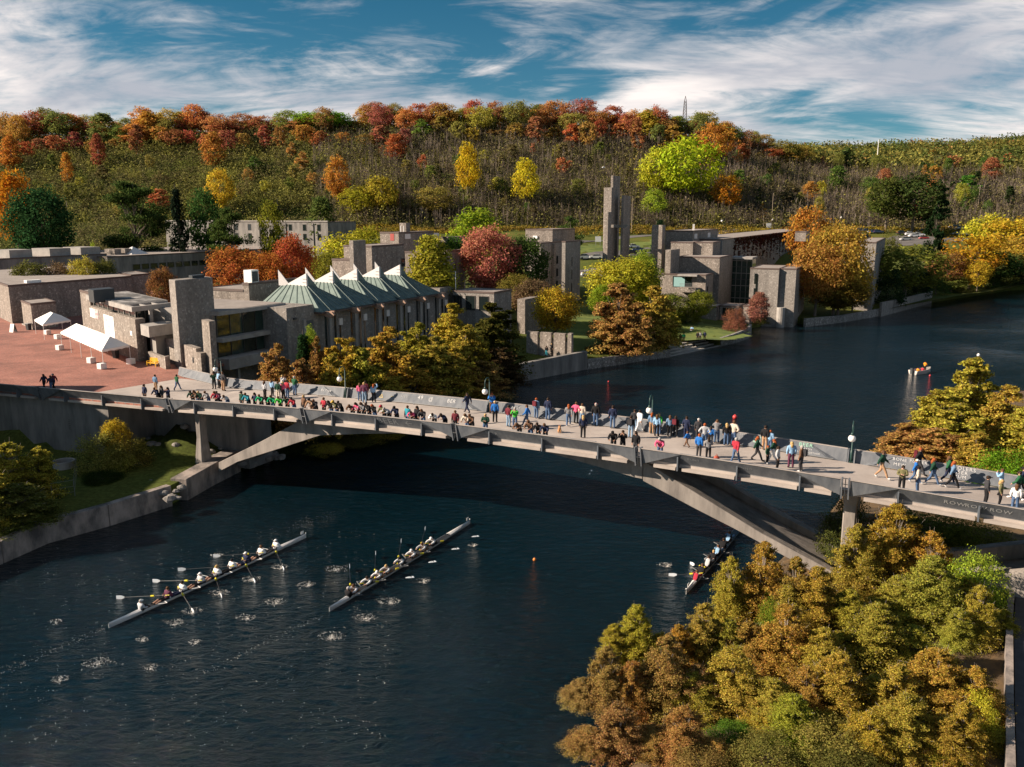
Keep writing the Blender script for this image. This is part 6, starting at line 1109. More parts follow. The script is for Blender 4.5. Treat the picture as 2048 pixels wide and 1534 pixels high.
# podium, terrace and steps
for x, y, z, pn, f_, top, leg, hair, lb in ((90, 781, 7.5, 'walk', -U2, 'navy', 'black', 'dl', 'person in navy walking left across the brick podium, in front'), (104, 784, 7.5, 'walk', -U2, 'navy', 'jeans', 'bl', 'person in navy walking second across the brick podium'), (109, 780, 7.5, 'walk', -U2, 'maroon', 'black', 'dW', 'person in white cap walking last across the brick podium'), (312, 783, 7.5, 'stand', N2, 'denim', 'tan', 'd', 'person in blue jacket standing at the edge of the brick podium'), (355, 781, 7.5, 'walk', N2, 'green', 'jeans', 'd', 'person in green coat walking where bricks meet the bridge deck'),
        (1093, 712, 2.3, 'stand', -N2, 'black', 'teal', 'rC', 'person in red cap behind the tall retaining wall'), (1103, 708, 2.5, 'stand', -N2, 'black', 'black', 'y', 'person in black behind the tall retaining wall, right of two'), (1361, 686, 1.6, 'stand', -N2, 'dgreen', 'tan', 'd', 'person in dark green on the river steps, leftmost'), (1367, 685, 1.6, 'stand', -N2, 'bgreen', 'tan', 'd', 'person in emerald top on the river steps, second from left'), (1395, 682, 1.6, 'stand', -N2, 'black', 'black', 'b', 'person in black on the river steps, third from left'), (1400, 681, 1.6, 'stand', -N2, 'grey', 'black', 'b', 'person in grey on the river steps, fourth from left'), (1409, 681, 1.6, 'stand', -N2, 'navy', 'black', 'dl', 'person in navy on the river steps, rightmost standing'), (1384, 661, 2.6, 'cox', -N2, 'lblue', 'brown', 'b', 'person in light blue sitting on the lawn bench above the steps'), (1387, 694, .9, 'cox', U2, 'black', 'black', 'b', 'person in black sitting on the river steps')):
    p0 = P(x, y, z); p0.z = max(z, float(G(p0.x, p0.y)) if 2 < z < 7 else z); person(p0 + Z * .02, f_, pn, top, leg, hair, lb, None)
# the bronze-dark figure by the notched wall
q = P(1115, 705, 2.6); q.z = float(G(q.x, q.y)); e = person(q + Z * .9, -N2, 'wave', 'charcoal', 'charcoal', 'g', 'person in dark clothes on a stand photographing by the notched stone wall', None)
mb = MB()
for dx, dy in ((-.35, -.35), (.35, -.35), (.35, .35), (-.35, .35)): mb.tube([q + Vector((dx, dy, 0)), q + Vector((dx * .8, dy * .8, .9))], .03, 5)
mb.box(q + Vector((-.4, -.4, .86)), (.8, 0, 0), (0, .8, 0), (0, 0, .04)); thing('viewing_stand', mb, STEEL, 'small metal stand by the notched stone wall', 'stand')
# ------------------------------------------------------------ boats, rowers and things on the water
HULLW = mat('white_hull', (.72, .71, .69), .25); HULLD = mat('dark_cockpit', (.02, .022, .026), .5); YELLOW = mat('yellow_plastic', (.62, .52, .02), .5); BLADE = mat('white_blade', (.62, .66, .70), .5); CARBON = mat('carbon_shaft', (.02, .02, .022), .4)
def flatten_z(o): return o
def eight(bow, stern, label):
    d = (bow - stern); d.z = 0; ln = d.length; d.normalize(); sd_ = Vector((-d.y, d.x, 0)); c = (bow + stern) / 2; c.z = 0
    e = empty('rowing_eight', c, label, 'rowing boat', 'rowing eights'); n = 18; rings = []; vs = []; fs = []
    for i in range(n + 1):
        u = -1 + 2 * i / n; wv = .30 * (1 - abs(u) ** 2.2) ** .8 + .012; hv = .24 + .05 * abs(u) ** 2; p = c + d * (u * ln / 2)
        for a in range(7):
            th = math.pi * a / 6; vs.append(p + sd_ * (math.cos(th) * wv) + Z * (hv - math.sin(th) * (hv + .04)))
    for i in range(n):
        for a in range(6): fs.append((i * 7 + a, i * 7 + a + 1, i * 7 + 8 + a, i * 7 + 7 + a))
    fs += [tuple(range(7)), tuple(reversed(range(n * 7, n * 7 + 7)))]
    mb = MB(); mb.faces(vs, fs); mb.build('hull', HULLW, e, smooth=True)
    def deck(u0, u1, m, nm, z=.0):
        mb = MB(); k = 6
        for j in range(k):
            q = []
            for u in (u0 + (u1 - u0) * j / k, u0 + (u1 - u0) * (j + 1) / k):
                wv = .30 * (1 - abs(u) ** 2.2) ** .8 + .010; hv = .24 + .05 * abs(u) ** 2; p = c + d * (u * ln / 2); q.append((p - sd_ * wv + Z * (hv + z), p + sd_ * wv + Z * (hv + z)))
            if nm == 'canvas_deck':
                m0, m1 = (q[0][0] + q[0][1]) / 2 + Z * .07, (q[1][0] + q[1][1]) / 2 + Z * .07; mb.poly([q[0][0], m0, m1, q[1][0]]); mb.poly([m0, q[0][1], q[1][1], m1])
            else: mb.poly([q[0][0], q[0][1], q[1][1], q[1][0]])
        mb.build(nm, m, e)
    deck(.62, .995, HULLW, 'canvas_deck', .004); deck(-.995, -.72, HULLW, 'canvas_deck', .004); deck(-.72, .62, HULLD, 'cockpit', -.03)
    mb = MB(); mb.ball(bow - d * .02 + Z * .26, .05, 8, 6); mb.build('bow_ball', WHITE, e); mb = MB(); mb.box(bow - d * .55 + Z * .30, d * .3, sd_ * .02, Z * .22); mb.build('bow_number', WHITE, e)
    return e, c, d, sd_, ln
def oar(h, blade, label, group, dip=0.0, txt=None, flat=False):
    d = (blade - h).normalized(); L_ = (blade - h).length; e = empty('oar', h, label, 'oar', group)
    mb = MB(); mb.tube([h - d * .35, blade - d * .3], [.024, .016], 6); mb.build('shaft', CARBON, e)
    mb = MB(); mb.tube([h - d * .35, h - d * .05], .034, 6); mb.build('handle', YELLOW, e)
    q = h.lerp(blade, .27); mb = MB(); mb.tube([q - d * .12, q + d * .12], .07, 8); mb.build('collar', YELLOW, e)
    sd_ = d.cross(Z).normalized(); up = sd_ if flat else Z; nr = Z if flat else sd_
    mb = MB(); b = blade; mb.ext([b - d * .32 - up * .05, b - d * .1 - up * .13, b + d * .28 - up * .14, b + d * .28 + up * .14, b - d * .1 + up * .13, b - d * .32 + up * .05], nr * .025); bo = mb.build('blade', BLADE, e)
    if txt:
        cu = bpy.data.curves.new('t', 'FONT'); cu.body = txt; cu.size = .30; cu.align_x = 'CENTER'; cu.align_y = 'CENTER'; ob = bpy.data.objects.new('t', cu); C.objects.link(ob); me = bpy.data.meshes.new_from_object(ob.evaluated_get(bpy.context.evaluated_depsgraph_get())); bpy.data.objects.remove(ob)
        inv = rootinv(bo); xr = Vector((d.x, d.y, 0)).normalized(); yr = Z.cross(xr)
        for v_ in me.vertices: v_.co = inv @ (b + Z * .03 + xr * v_.co.x + yr * v_.co.y)
        me.materials.clear(); me.materials.append(DARK); add('number', me, bo)
def crew(tag_, bow, stern, seats, cox, pn, tops, legc, near, far, lbl, z_blade, txt=None):
    e, c, d, sd_, ln = eight(bow, stern, lbl[0]); rgt = Vector((d.y, -d.x, 0)); names = ['bow seat', 'second seat', 'third seat', 'fourth seat', 'fifth seat', 'sixth seat', 'seventh seat', 'stroke seat']
    pts = []
    for (x, y) in seats:
        q = P(x, y, .55); u = (q - c).dot(d); pts.append(c + d * u)
    order = sorted(range(len(pts)), key=lambda i: -(pts[i] - c).dot(d))
    for k, i in enumerate(order):
        q = pts[i] + Z * .10; person(q, -d, pn, tops[i % len(tops)], legc[i % len(legc)], ['b', 'd', 'bW', 'y', 'dC', 'bW', 'b', 'dW'][i % 8], 'rower in %s top in the %s of the %s' % (WORD.get(tops[i % len(tops)], tops[i % len(tops)]), names[k % 8], lbl[1]), 'crew of the ' + lbl[1], 1.0, 'rower', shorts=(i % 3 != 1))
        side = -1 if k % 2 else 1; mb = MB(); a0 = pts[i] + sd_ * (.28 * side) - d * .35 + Z * .26; a1 = pts[i] + sd_ * (.82 * side) - d * .55 + Z * .36
        mb.tube([a0, a1], .02, 5); mb.tube([a0 - d * .5, a1], .02, 5); mb.build('rigger', STEEL if pn == 'catch' else WHITE, e)
    for j, (bl, sgn) in enumerate([(b, 1) for b in near] + [(b, -1) for b in far]):
        pass
    for nm, bl, par in (('near', near, 0), ('far', far, 1)):
        hs = [pts[i] for k, i in enumerate(order) if k % 2 == par]
        bl = sorted(bl, key=lambda p_: -(P(p_[0], p_[1], 0) - c).dot(d))
        for k, ((x, y), h) in enumerate(zip(bl, hs)):
            hand = h + (-d * (.75 if pn == 'catch' else .1)) + Z * .5; b = P(x, y, z_blade[par]); b.z = z_blade[par]
            oar(hand, b, '%s oar on the %s side of the %s' % (ORD[k], nm, lbl[1]), 'oars of the ' + lbl[1], txt=txt if nm == 'near' else None, flat=bool(txt) and nm == 'near')
    if cox:
        q = P(cox[0], cox[1], .5); u = (q - c).dot(d); person(c + d * u + Z * .10, d, 'cox', cox[2], 'black', 'gW', 'cox in %s jacket steering the %s' % (WORD.get(cox[2], cox[2]), lbl[1]), 'crew of the ' + lbl[1], .95, 'rower')
    return c, d, ln
crew('a', P(612, 1072, .15), P(217, 1252, .15), [(337, 1190), (367, 1177), (402, 1160), (437, 1146), (467, 1132), (494, 1119), (523, 1105), (551, 1091)], (285, 1214, 'lgrey'), 'finish', ['plum', 'white', 'lgrey', 'white', 'white', 'navy', 'white', 'white'], ['black', 'navy', 'black', 'charcoal'],
     [(386, 1222), (443, 1192), (509, 1162), (567, 1137)], [(240, 1195), (312, 1162), (363, 1139), (433, 1112)], ('white rowing eight on the left with legs stretched at the finish of the stroke', 'left rowing eight'), (.05, .12))
bw = P(940, 1044, .15); sdir = (P(640, 1231, .15) - bw).normalized()
crew('b', bw, bw + sdir * 18.2, [(703, 1170), (735, 1155), (757, 1143), (782, 1134), (803, 1116), (833, 1103), (852, 1090), (877, 1080)], (686, 1184, 'black'), 'catch', ['lgrey', 'white', 'white', 'lgrey', 'white', 'white', 'lgrey', 'white'], ['tan', 'charcoal', 'tan'],
     [(820, 1155), (865, 1124), (911, 1098), (951, 1073)], [(699, 1134), (751, 1108), (802, 1083), (850, 1058)], ('white rowing eight in the middle with crew crouched forward and numbered blades', 'middle rowing eight'), (.28, .35), '17')
st3 = P(1492, 1040, .15); b3 = P(1372, 1185, .15)
d3 = (b3 - st3).normalized(); crew('c', b3, b3 - d3 * 17.5, [(1457, 1075), (1443, 1088), (1431, 1101), (1421, 1112), (1411, 1124), (1398, 1139), (1385, 1152)], None, 'catch', ['bgreen', 'red', 'black', 'lgrey', 'black', 'lblue', 'black', 'lblue'][::-1], ['black'],
     [(1345, 1150)], [(1384, 1128)], ('rowing eight half hidden behind the cedars under the bridge leg', 'hidden rowing eight'), (.1, .1))
FOAM = mat('foam', (.78, .74, .68), .9); FOAMD = mat('thin_foam', (.42, .42, .40), .9)
def specks(mb, c, n, rad, ring, szr, hz=.12, el=(1, 1)):
    for _ in range(n):
        a = RNG.uniform(0, 6.283); r_ = rad * (RNG.gauss(1, .13) if ring else abs(RNG.gauss(0, .6))); p = c + Vector((math.cos(a) * r_ * el[0], math.sin(a) * r_ * el[1], .012 + RNG.random() ** 3 * hz)); q = RNG.uniform(*szr); t = RNG.uniform(0, 6.28); ax = Vector((math.cos(t), math.sin(t), RNG.uniform(-.3, .3))) * q; ay = Vector((-math.sin(t), math.cos(t), RNG.uniform(-.3, .3))) * q * .5
        mb.faces([p - ax, p - ay, p + ax, p + ay, p + Z * q * .5], [(0, 1, 4), (1, 2, 4), (2, 3, 4), (3, 0, 4)])
PUD = [(613, 1169, 1, 'm'), (550, 1203, 1.1, 'l'), (492, 1235, 1, 'l'), (350, 1245, .9, 'l'), (194, 1325, 1.3, 'l'), (389, 1284, .6, 'l'), (285, 1279, .6, 'l'), (302, 1334, .7, 'l'), (669, 1138, 1.1, 'm'), (779, 1203, 1.2, 'm'), (728, 1235, 1.2, 'm'), (661, 1272, 1.3, 'm'), (845, 1162, .8, 'm'), (945, 1090, .6, 'm'), (120, 1358, .8, 'l'), (112, 1243, .6, 'l'), (438, 1185, 1.1, 'l'), (384, 1222, 1.1, 'l'), (502, 1158, 1.1, 'l'), (560, 1134, 1.0, 'l'), (433, 1110, .8, 'l'), (1330, 1130, .8, 'h')]
cnt = {}
for x, y, sz, g_ in PUD:
    c = P(x, y, 0); mb = MB(); cnt[g_] = cnt.get(g_, 0) + 1
    sz *= .82; specks(mb, c, int(85 * sz), .5 * sz, True, (.012, .038), .06, (1.3, .9)); specks(mb, c + Vector((.15, -.25, 0)), int(95 * sz), .45 * sz, False, (.012, .045), .2); specks(mb, c, int(30 * sz), 1.1 * sz, False, (.01, .025), .1)
    tag_kind = thing('oar_splash', mb, FOAM, '%s ring of white oar splash beside the %s' % (ORD[cnt[g_] - 1], {'m': 'middle rowing eight', 'l': 'left rowing eight', 'h': 'hidden rowing eight'}[g_]) + ('' if g_ != 'h' else ''), 'splash', 'oar splashes on the water'); tag_kind['kind'] = 'stuff'
mb = MB()
def trail(a, b, n, spread, szr):
    for _ in range(int(n * .4)):
        t = RNG.random(); p = P(a[0], a[1], 0).lerp(P(b[0], b[1], 0), t); specks(mb, p + Vector((RNG.gauss(0, spread), RNG.gauss(0, spread), 0)), 1, .02, False, szr, .01)
trail((215, 1254), (0, 1348), 420, .30, (.010, .032)); trail((640, 1232), (400, 1350), 330, .20, (.012, .035)); trail((440, 1112), (680, 1020), 230, .45, (.010, .035)); trail((500, 1075), (640, 1030), 80, .5, (.012, .035)); trail((560, 1120), (760, 1050), 70, .8, (.012, .035)); trail((1005, 1000), (880, 1030), 40, .7, (.015, .03))
for _ in range(480):
    specks(mb, P(RNG.uniform(0, 780), RNG.uniform(1090, 1500), 0), 1 + RNG.randrange(3), .25, False, (.012, .035), .01)
tag(mb.build('foam_flecks', FOAM), 'white foam flecks trailing behind the rowing boats', 'foam', kind='stuff')
def buoy(x, y, r, m, label):
    c = P(x, y, r * .5); mb = MB(); mb.ball(c, r, 14, 10); mb.tube([c + Z * r * .9, c + Z * r * 1.15], r * .2, 8); thing('buoy', mb, m, label, 'buoy', smooth=True)
REDP = mat('red_buoy_plastic', (.62, .05, .05), .4); ORP = mat('orange_buoy_plastic', (.70, .22, .04), .4)
buoy(1470, 834, .3, REDP, 'large red ball buoy floating just behind the bridge'); buoy(1069, 1119, .13, ORP, 'tiny orange buoy alone in the middle of the near water'); buoy(1217, 763, .12, REDP, 'small red buoy near the tall retaining wall'); buoy(1957, 710, .28, WHITE, 'white buoy on the far water at right'); buoy(1860, 751, .15, REDP, 'tiny red buoy beside the motorboat')
# motor boat
q = P(1842, 746, 0); e = empty('motorboat', q, 'small metal motorboat with crew in orange life jackets on the far water', 'boat'); fw = Vector((.86, .5, 0)).normalized(); sd_ = Vector((-fw.y, fw.x, 0)); ALU = mat('aluminium_hull', (.55, .50, .46), .45)
sec = [(-2.2, .85, .62), (-1, .9, .62), (.6, .85, .66), (1.7, .5, .74), (2.4, .04, .85)]; vs = []; fs = []
for x_, w_, h_ in sec:
    for a, b in ((-w_, h_), (-w_ * .75, -.1), (w_ * .75, -.1), (w_, h_)): vs.append(q + fw * x_ + sd_ * a + Z * b)
for i in range(4):
    for j in range(3): fs.append((i * 4 + j, i * 4 + j + 1, i * 4 + 5 + j, i * 4 + 4 + j))
fs += [(0, 1, 2, 3)]; mb = MB(); mb.faces(vs, fs); o = mb.build('hull', ALU, e); sm = o.modifiers.new('t', 'SOLIDIFY'); sm.thickness = .05
mb = MB(); mb.box(q - fw * 2.1 - sd_ * .7 + Z * .12, fw * 3.8, sd_ * 1.4, Z * .03); mb.build('floor', HULLD, e); mb = MB(); mb.box(q - fw * 2.65 - sd_ * .2 + Z * .1, fw * .4, sd_ * .4, Z * .95); mb.build('outboard_motor', DARK, e)
for du, top, nm in ((-.9, 'orange', 'person in orange life jacket sitting at the stern of the motorboat'), (.3, 'red', 'person in red sitting amidships in the motorboat'), (.9, 'orange', 'person in orange life jacket near the bow of the motorboat')): person(q + fw * du + Z * .15, fw, 'cox' if du < .5 else 'folded', top, 'black', 'd', nm, 'motorboat crew', 1.0)
# ------------------------------------------------------------ bridge lamps
LGREEN = mat('dark_green_paint', (.02, .055, .05), .45); GLOBE = mat('white_globe', (.80, .77, .74), .35)
def lamp(base, h, reach, dr, label, group='globe lamps along the bridge', r=.26):
    e = empty('street_lamp', base, label, 'lamp', group); mb = MB(); mb.tube([base, base + Z * .9, base + Z * .92, base + Z * (h - reach * .5)], [.10, .085, .06, .05], 8); arc = []
    for k in range(13):
        a = math.pi * k / 12; arc.append(base + Z * (h - reach * .5 + math.sin(a) * reach * .5) + dr * (reach * .5 * (1 - math.cos(a))))
    arc += [arc[-1] - Z * .35]; mb.tube(arc, .042, 8); mb.build('post', LGREEN, e, smooth=True)
    c = arc[-1]; mb = MB(); mb.tube([c + Z * .06, c - Z * .02, c - Z * .14], [.06, .09, .14], 10); mb.build('lamp_cap', LGREEN, e, smooth=True); mb = MB(); mb.ball(c - Z * (.12 + r), r, 16, 12); mb.build('globe', GLOBE, e, smooth=True)
    mb = MB(); mb.cbox(base, .3, .3, .12); mb.build('base_plate', LGREEN, e)
for s, lb in ((-2.9, 'first globe lamp from the left, at the bridge landing'), (14.2, 'second globe lamp from the left on the bridge'), (30.2, 'third globe lamp from the left on the bridge'), (45.1, 'fourth globe lamp from the left, before the dark water'), (60.1, 'globe lamp nearest the camera on the bridge')):
    lamp(BP(s, tF(s) - .55, 0), 3.15, .85, -N2, 'dark green gooseneck ' + lb)
# ------------------------------------------------------------ podium furniture
def tent(A, B, Dv, bays, label):
    e = empty('frame_tent', Vector((A.x, A.y, 7.5)), label, 'tent'); L_ = B - A; L_.z = 0; Wd = Dv.copy(); Wd.z = 0; zt = A.z; rh = 1.15
    def pt(u, v, z): return Vector((A.x, A.y, 0)) + L_ * u + Wd * v + Z * z
    hip = min(.5, .5 * Wd.length / L_.length)
    r0, r1 = pt(hip, .5, zt + rh), pt(1 - hip, .5, zt + rh); c = [pt(0, 0, zt), pt(1, 0, zt), pt(1, 1, zt), pt(0, 1, zt)]
    mb = MB()
    if hip > .49: r1 = r0
    mb.poly([c[0], c[1], r1, r0] if r1 is not r0 else [c[0], c[1], r0]); mb.poly([c[2], c[3], r0, r1] if r1 is not r0 else [c[2], c[3], r0]); mb.poly([c[1], c[2], r1]); mb.poly([c[3], c[0], r0]); mb.build('roof', CANVAS, e)
    for i in range(4):
        a, b = c[i], c[(i + 1) % 4]; nn = max(4, int((b - a).length / .55)); mb = MB(); lo = []
        for k in range(nn + 1): lo.append(a.lerp(b, k / nn) - Z * (.30 if k % 2 else .22))
        for k in range(nn): mb.poly([lo[k], lo[k + 1], a.lerp(b, (k + 1) / nn), a.lerp(b, k / nn)])
        mb.build('valance', CANVAS, e)
    for k in range(bays + 1):
        for v in (0, 1): p = pt(k / bays, v, 7.5); mb = MB(); mb.tube([p, p + Z * (zt - 7.5)], .035, 6); mb.build('pole', WHITE, e)
    for k in range(1, bays):
        mb = MB(); mb.tube([pt(k / bays, 0, zt + .03), pt(max(hip, min(1 - hip, k / bays)), .5, zt + rh + .02), pt(k / bays, 1, zt + .03)], .02, 4); mb.build('seam', mat('tent_seam', (.55, .54, .53), .8), e)
A, B = P(121, 664, 9.75), P(204, 700, 9.75); tent(A, B, (P(263, 689, 9.75) - B) * .92, 4, 'long white frame tent in front of the banner wall')
A, B = P(69, 639, 9.75), P(86, 649, 9.75); tent(A, B, P(141, 640, 9.75) - B, 1, 'small square white frame tent standing apart at left')
for x, y, lb in ((204, 738, 'at the front corner of the long tent, nearest'), (183, 726, 'left of the nearest block by the long tent'), (262, 728, 'under the right corner of the long tent'), (120, 700, 'at the left end of the long tent, front'), (116, 678, 'at the left end of the long tent, back'), (95, 669, 'below the small square tent')):
    q = P(x, y, 7.5); mb = MB(); mb.box(q - U2 * .4 - N2 * .4, U2 * .8, N2 * .8, Z * .7); o = thing('tent_weight', mb, WHITE, 'white concrete ballast block ' + lb, 'ballast block', 'ballast blocks'); bv = o.modifiers.new('b', 'BEVEL'); bv.width = .05
def bin_(x, y, lb):
    q = P(x, y, 7.5); e = empty('waste_bin', q, lb, 'bin'); mb = MB(); vs = [];  mb.faces([q + U2 * a * w_ + N2 * b * w_ + Z * z for z, w_ in ((0, .26), (1.0, .34)) for a, b in ((-1, -1), (1, -1), (1, 1), (-1, 1))], [(3, 2, 1, 0), (4, 5, 6, 7), (0, 1, 5, 4), (1, 2, 6, 5), (2, 3, 7, 6), (3, 0, 4, 7)]); mb.build('body', DARK, e); mb = MB(); mb.box(q - U2 * .37 - N2 * .37 + Z * 1.002, U2 * .74, N2 * .74, Z * .1); mb.build('lid', mat('grey_lid', (.3, .3, .3), .6), e)
bin_(232, 716, 'black waste bin under the long tent'); bin_(58, 660, 'black waste bin beside the small stone annex')
q = P(27, 664, 7.5); e = empty('folding_sign', q, 'white folding pavement sign beside the annex steps', 'sign')
for s_ in (-1, 1): mb = MB(); mb.ext([q - U2 * .45 + N2 * (.35 * s_), q + U2 * .45 + N2 * (.35 * s_), q + U2 * .45 + N2 * .03 * s_ + Z * 1.3, q - U2 * .45 + N2 * .03 * s_ + Z * 1.3], N2 * .03 * s_); mb.build('board', WHITE if s_ < 0 else DARK, e)
# yellow bench
YB = mat('yellow_bench_paint', (.72, .40, .005), .45); q = P(306, 733, 7.5); e = empty('park_bench', q, 'bright yellow bench beside the low stone wall', 'bench'); ax = (-U2 * .25 + N2 * .97).normalized() * -1; ax = U2
for k in range(4): mb = MB(); mb.box(q - U2 * .8 + N2 * (-.25 + .13 * k) + Z * .42, U2 * 1.6, N2 * .11, Z * .04); mb.build('seat_slat', YB, e)
for k in range(4): mb = MB(); mb.box(q - U2 * .8 + N2 * (.27 + .03 * k) + Z * (.52 + .13 * k), U2 * 1.6, N2 * .035, Z * .11); mb.build('back_slat', YB, e)
for a in (-.75, .69):
    mb = MB(); mb.box(q + U2 * a - N2 * .25, U2 * .06, N2 * .06, Z * .62); mb.build('leg', YB, e); mb = MB(); mb.ext([q + U2 * a + N2 * .2, q + U2 * a + N2 * .27, q + U2 * a + N2 * .40 + Z * 1.02, q + U2 * a + N2 * .34 + Z * 1.02], U2 * .06); mb.build('leg', YB, e); mb = MB(); mb.box(q + U2 * a - N2 * .25 + Z * .621, U2 * .06, N2 * .55, Z * .05); mb.build('armrest', YB, e)
# banners on the stone wall
PN = Vector((UD.y, -UD.x, 0))
def banner(xl, xr, yt, yb, label, m=WHITE):
    f = WALLF; x0 = solve(f.c, -f.u, xr, 11); x1 = solve(f.c, -f.u, xl, 11); Yc = f.c.y - f.u.y * (x0 + x1) / 2; z1 = PD((xl + xr) / 2, yt, Yc).z; z0 = PD((xl + xr) / 2, yb, Yc).z
    o = f.c - f.u * x1 + PN * .05; mb = MB(); mb.box(o + Z * z0, f.u * (x1 - x0), PN * -.03, Z * (z1 - z0)); return thing('banner', mb, m, label, 'banner'), o + PN * .012, x1 - x0, z0, z1
def wall_text(parent, o, wd, z, size, txt, m, xoff=.5):
    cu = bpy.data.curves.new('t', 'FONT'); cu.body = txt; cu.size = size; cu.align_x = 'CENTER'; cu.align_y = 'CENTER'; ob = bpy.data.objects.new('t', cu); C.objects.link(ob); me = bpy.data.meshes.new_from_object(ob.evaluated_get(bpy.context.evaluated_depsgraph_get())); bpy.data.objects.remove(ob); inv = rootinv(parent)
    for v_ in me.vertices: v_.co = inv @ (o + (UD if parent.name.startswith('banner') else U2) * (wd * xoff + v_.co.x) + Z * (z + v_.co.y))
    me.materials.clear(); me.materials.append(m); add('lettering', me, parent)
GREYT = mat('grey_print', (.35, .35, .36), .9)
b, o, wd, z0, z1 = banner(209, 229, 631, 676, 'tall white hanging banner with faint lettering on the stone wall')
wall_text(b, o, wd, z1 - .55, 1.0, '\u25B2', GREYT, .25)
for z_, sz, t_ in ((.45, .42, 'DAYS'), (.95, .26, 'OF THE'), (1.55, .42, 'WORLD'), (2.45, .36, 'TRENT')): wall_text(b, o, wd, z1 - z_, sz, t_, GREYT, .62 if z_ < 1 else .5)
b, o, wd, z0, z1 = banner(182, 199, 618, 636, 'small white sign with a reddish photo panel on the stone wall')
mb = MB(); mb.box(o + UD * (wd * .58) + Z * (z0 + .02), UD * (wd * .4), PN * .02, Z * (z1 - z0 - .04)); mb.build('photo_panel', mat('photo_print', (.35, .12, .12), .6, (.65, .55, .55), 2.5, contrast=(.4, .6)), b)
banner(261, 265, 662, 671, 'narrow white notice at the right end of the stone wall')
q = P(250, 712, 7.5); e = empty('sign_board', q, 'black and white notice board under the long tent', 'sign'); mb = MB(); mb.box(q + Z * .3, U2 * 1.6, N2 * .05, Z * .8); mb.build('board', DARK, e); mb = MB(); mb.box(q - U2 * .05 - N2 * .02 + Z * .25, U2 * 1.7, N2 * .019, Z * .07); mb.box(q - U2 * .05 - N2 * .02 + Z * 1.05, U2 * 1.7, N2 * .019, Z * .07); mb.build('frame', WHITE, e)
wall_text(e, q - N2 * .012, 1.6, .7, .6, 'OPE', WHITE)
# dog and bags on the deck
q = P(1119, 866, 8.4); s, t = ST(1119, 866, 8.4); q = BP(s, max(t, 1.2), 0); e = empty('dog', q, 'small ginger dog sitting on the bridge deck', 'dog'); mb = MB(); mb.ball(q + Z * .26, .17, 10, 8, sc=(.8, 1.25, 1.1)); mb.ball(q + Vector((0, -.14, .50)), .105, 10, 8); mb.tube([q + Vector((0, -.2, .49)), q + Vector((0, -.31, .46))], [.06, .04], 7); mb.tube([q + Vector((0, -.08, .32)), q + Vector((0, -.13, .46))], [.12, .09], 8)
for sx in (-.07, .07): mb.tube([q + Vector((sx, -.16, .3)), q + Vector((sx, -.2, .02))], [.045, .03], 6); mb.tube([q + Vector((sx * 1.5, .1, .16)), q + Vector((sx * 1.6, -.02, .03))], [.07, .035], 6); mb.tube([q + Vector((sx * .9, -.12, .58)), q + Vector((sx * 1.2, -.11, .67))], [.035, .01], 5)
mb.tube([q + Vector((0, .2, .15)), q + Vector((0, .34, .12)), q + Vector((.05, .42, .2))], [.04, .03, .015], 6); mb.build('body', mat('ginger_fur', (.42, .22, .10), .9), e, smooth=True)
for x, y, c_, lb in ((1433, 918, (.35, .06, .03), 'red rucksack left on the bridge deck'), (973, 848, (.32, .03, .04), 'red shoulder bag at the near parapet')):
    s, t = ST(x, y, 8.4); q = BP(s, max(t, 1.1), .01); mb = MB(); mb.ball(q + Z * .2, .22, 10, 8, sc=(1, .7, .95)); mb.tube([q + Vector((-.15, 0, .3)), q + Vector((0, 0, .52)), q + Vector((.15, 0, .3))], .02, 5); thing('bag', mb, mat('bag_' + str(x), c_, .7), lb, 'bag', smooth=True)
# ------------------------------------------------------------ left bank: rocks, planter ring, fence
ROCK = mat('river_rock', (.13, .12, .11), .95, (.30, .28, .26), 1.5, 8, .4, 6)
def rock(c, r, lb, grp): mb = MB(); mb.ball(c, r, 8, 6, sc=(1, RNG.uniform(.7, 1.1), RNG.uniform(.45, .7)), jit=.16); thing('rock', mb, ROCK, lb, 'rock', grp)
for k in range(34):
    x = RNG.uniform(300, 372) if k < 14 else RNG.uniform(470, 570); y = (RNG.uniform(955, 1000) if k < 14 else 935 - (x - 470) * .27 + RNG.uniform(-8, 4)); q = P(x, y, RNG.uniform(.2, 1.2) if k >= 14 else 1.5); rock(q, RNG.uniform(.25, .6), 'grey rock at the gap in the left river wall' if k < 14 else 'grey rock at the waterline under the left arch', 'rocks at the wall gap' if k < 14 else 'rocks under the left arch')
for k in range(22): q = Vector((RNG.uniform(-40, -29), RNG.uniform(80, 86), 0)); q.z = float(G(q.x, q.y)) + .05; rock(q, RNG.uniform(.2, .55), 'grey rock on the slope beneath the bridge landing', 'rocks beneath the landing')
q = P(128, 928, 2.1); mb = MB(); n_ = 28
for i in range(n_):
    a, b = 2 * math.pi * i / n_, 2 * math.pi * (i + 1) / n_; ring = []
    for an in (a, b): ring.append([Vector((q.x + r_ * math.cos(an), q.y + r_ * math.sin(an), z)) for r_, z in ((.95, 1.5), (1.0, 2.45), (.82, 2.45), (.82, 1.7))])
    for k in range(3): mb.poly([ring[0][k], ring[1][k], ring[1][k + 1], ring[0][k + 1]])
thing('planter_ring', mb, CONC, 'round concrete planter ring on the lawn below the podium wall', 'planter')
e = empty('wire_fence', P(150, 990, 1.8), 'thin wire fence on the lawn behind the left river wall', 'fence')
for x, y in ((105, 1000), (150, 992), (155, 945)): p = P(x, y, 1.8); mb = MB(); mb.tube([p, p + Z * 1.5], .025, 5); mb.build('post', STEEL, e)
for z_ in (.4, .9, 1.45): mb = MB(); mb.tube([P(105, 1000, 1.8) + Z * z_, P(150, 992, 1.8) + Z * z_, P(155, 945, 1.8) + Z * z_], .012, 4); mb.build('wire', STEEL, e)
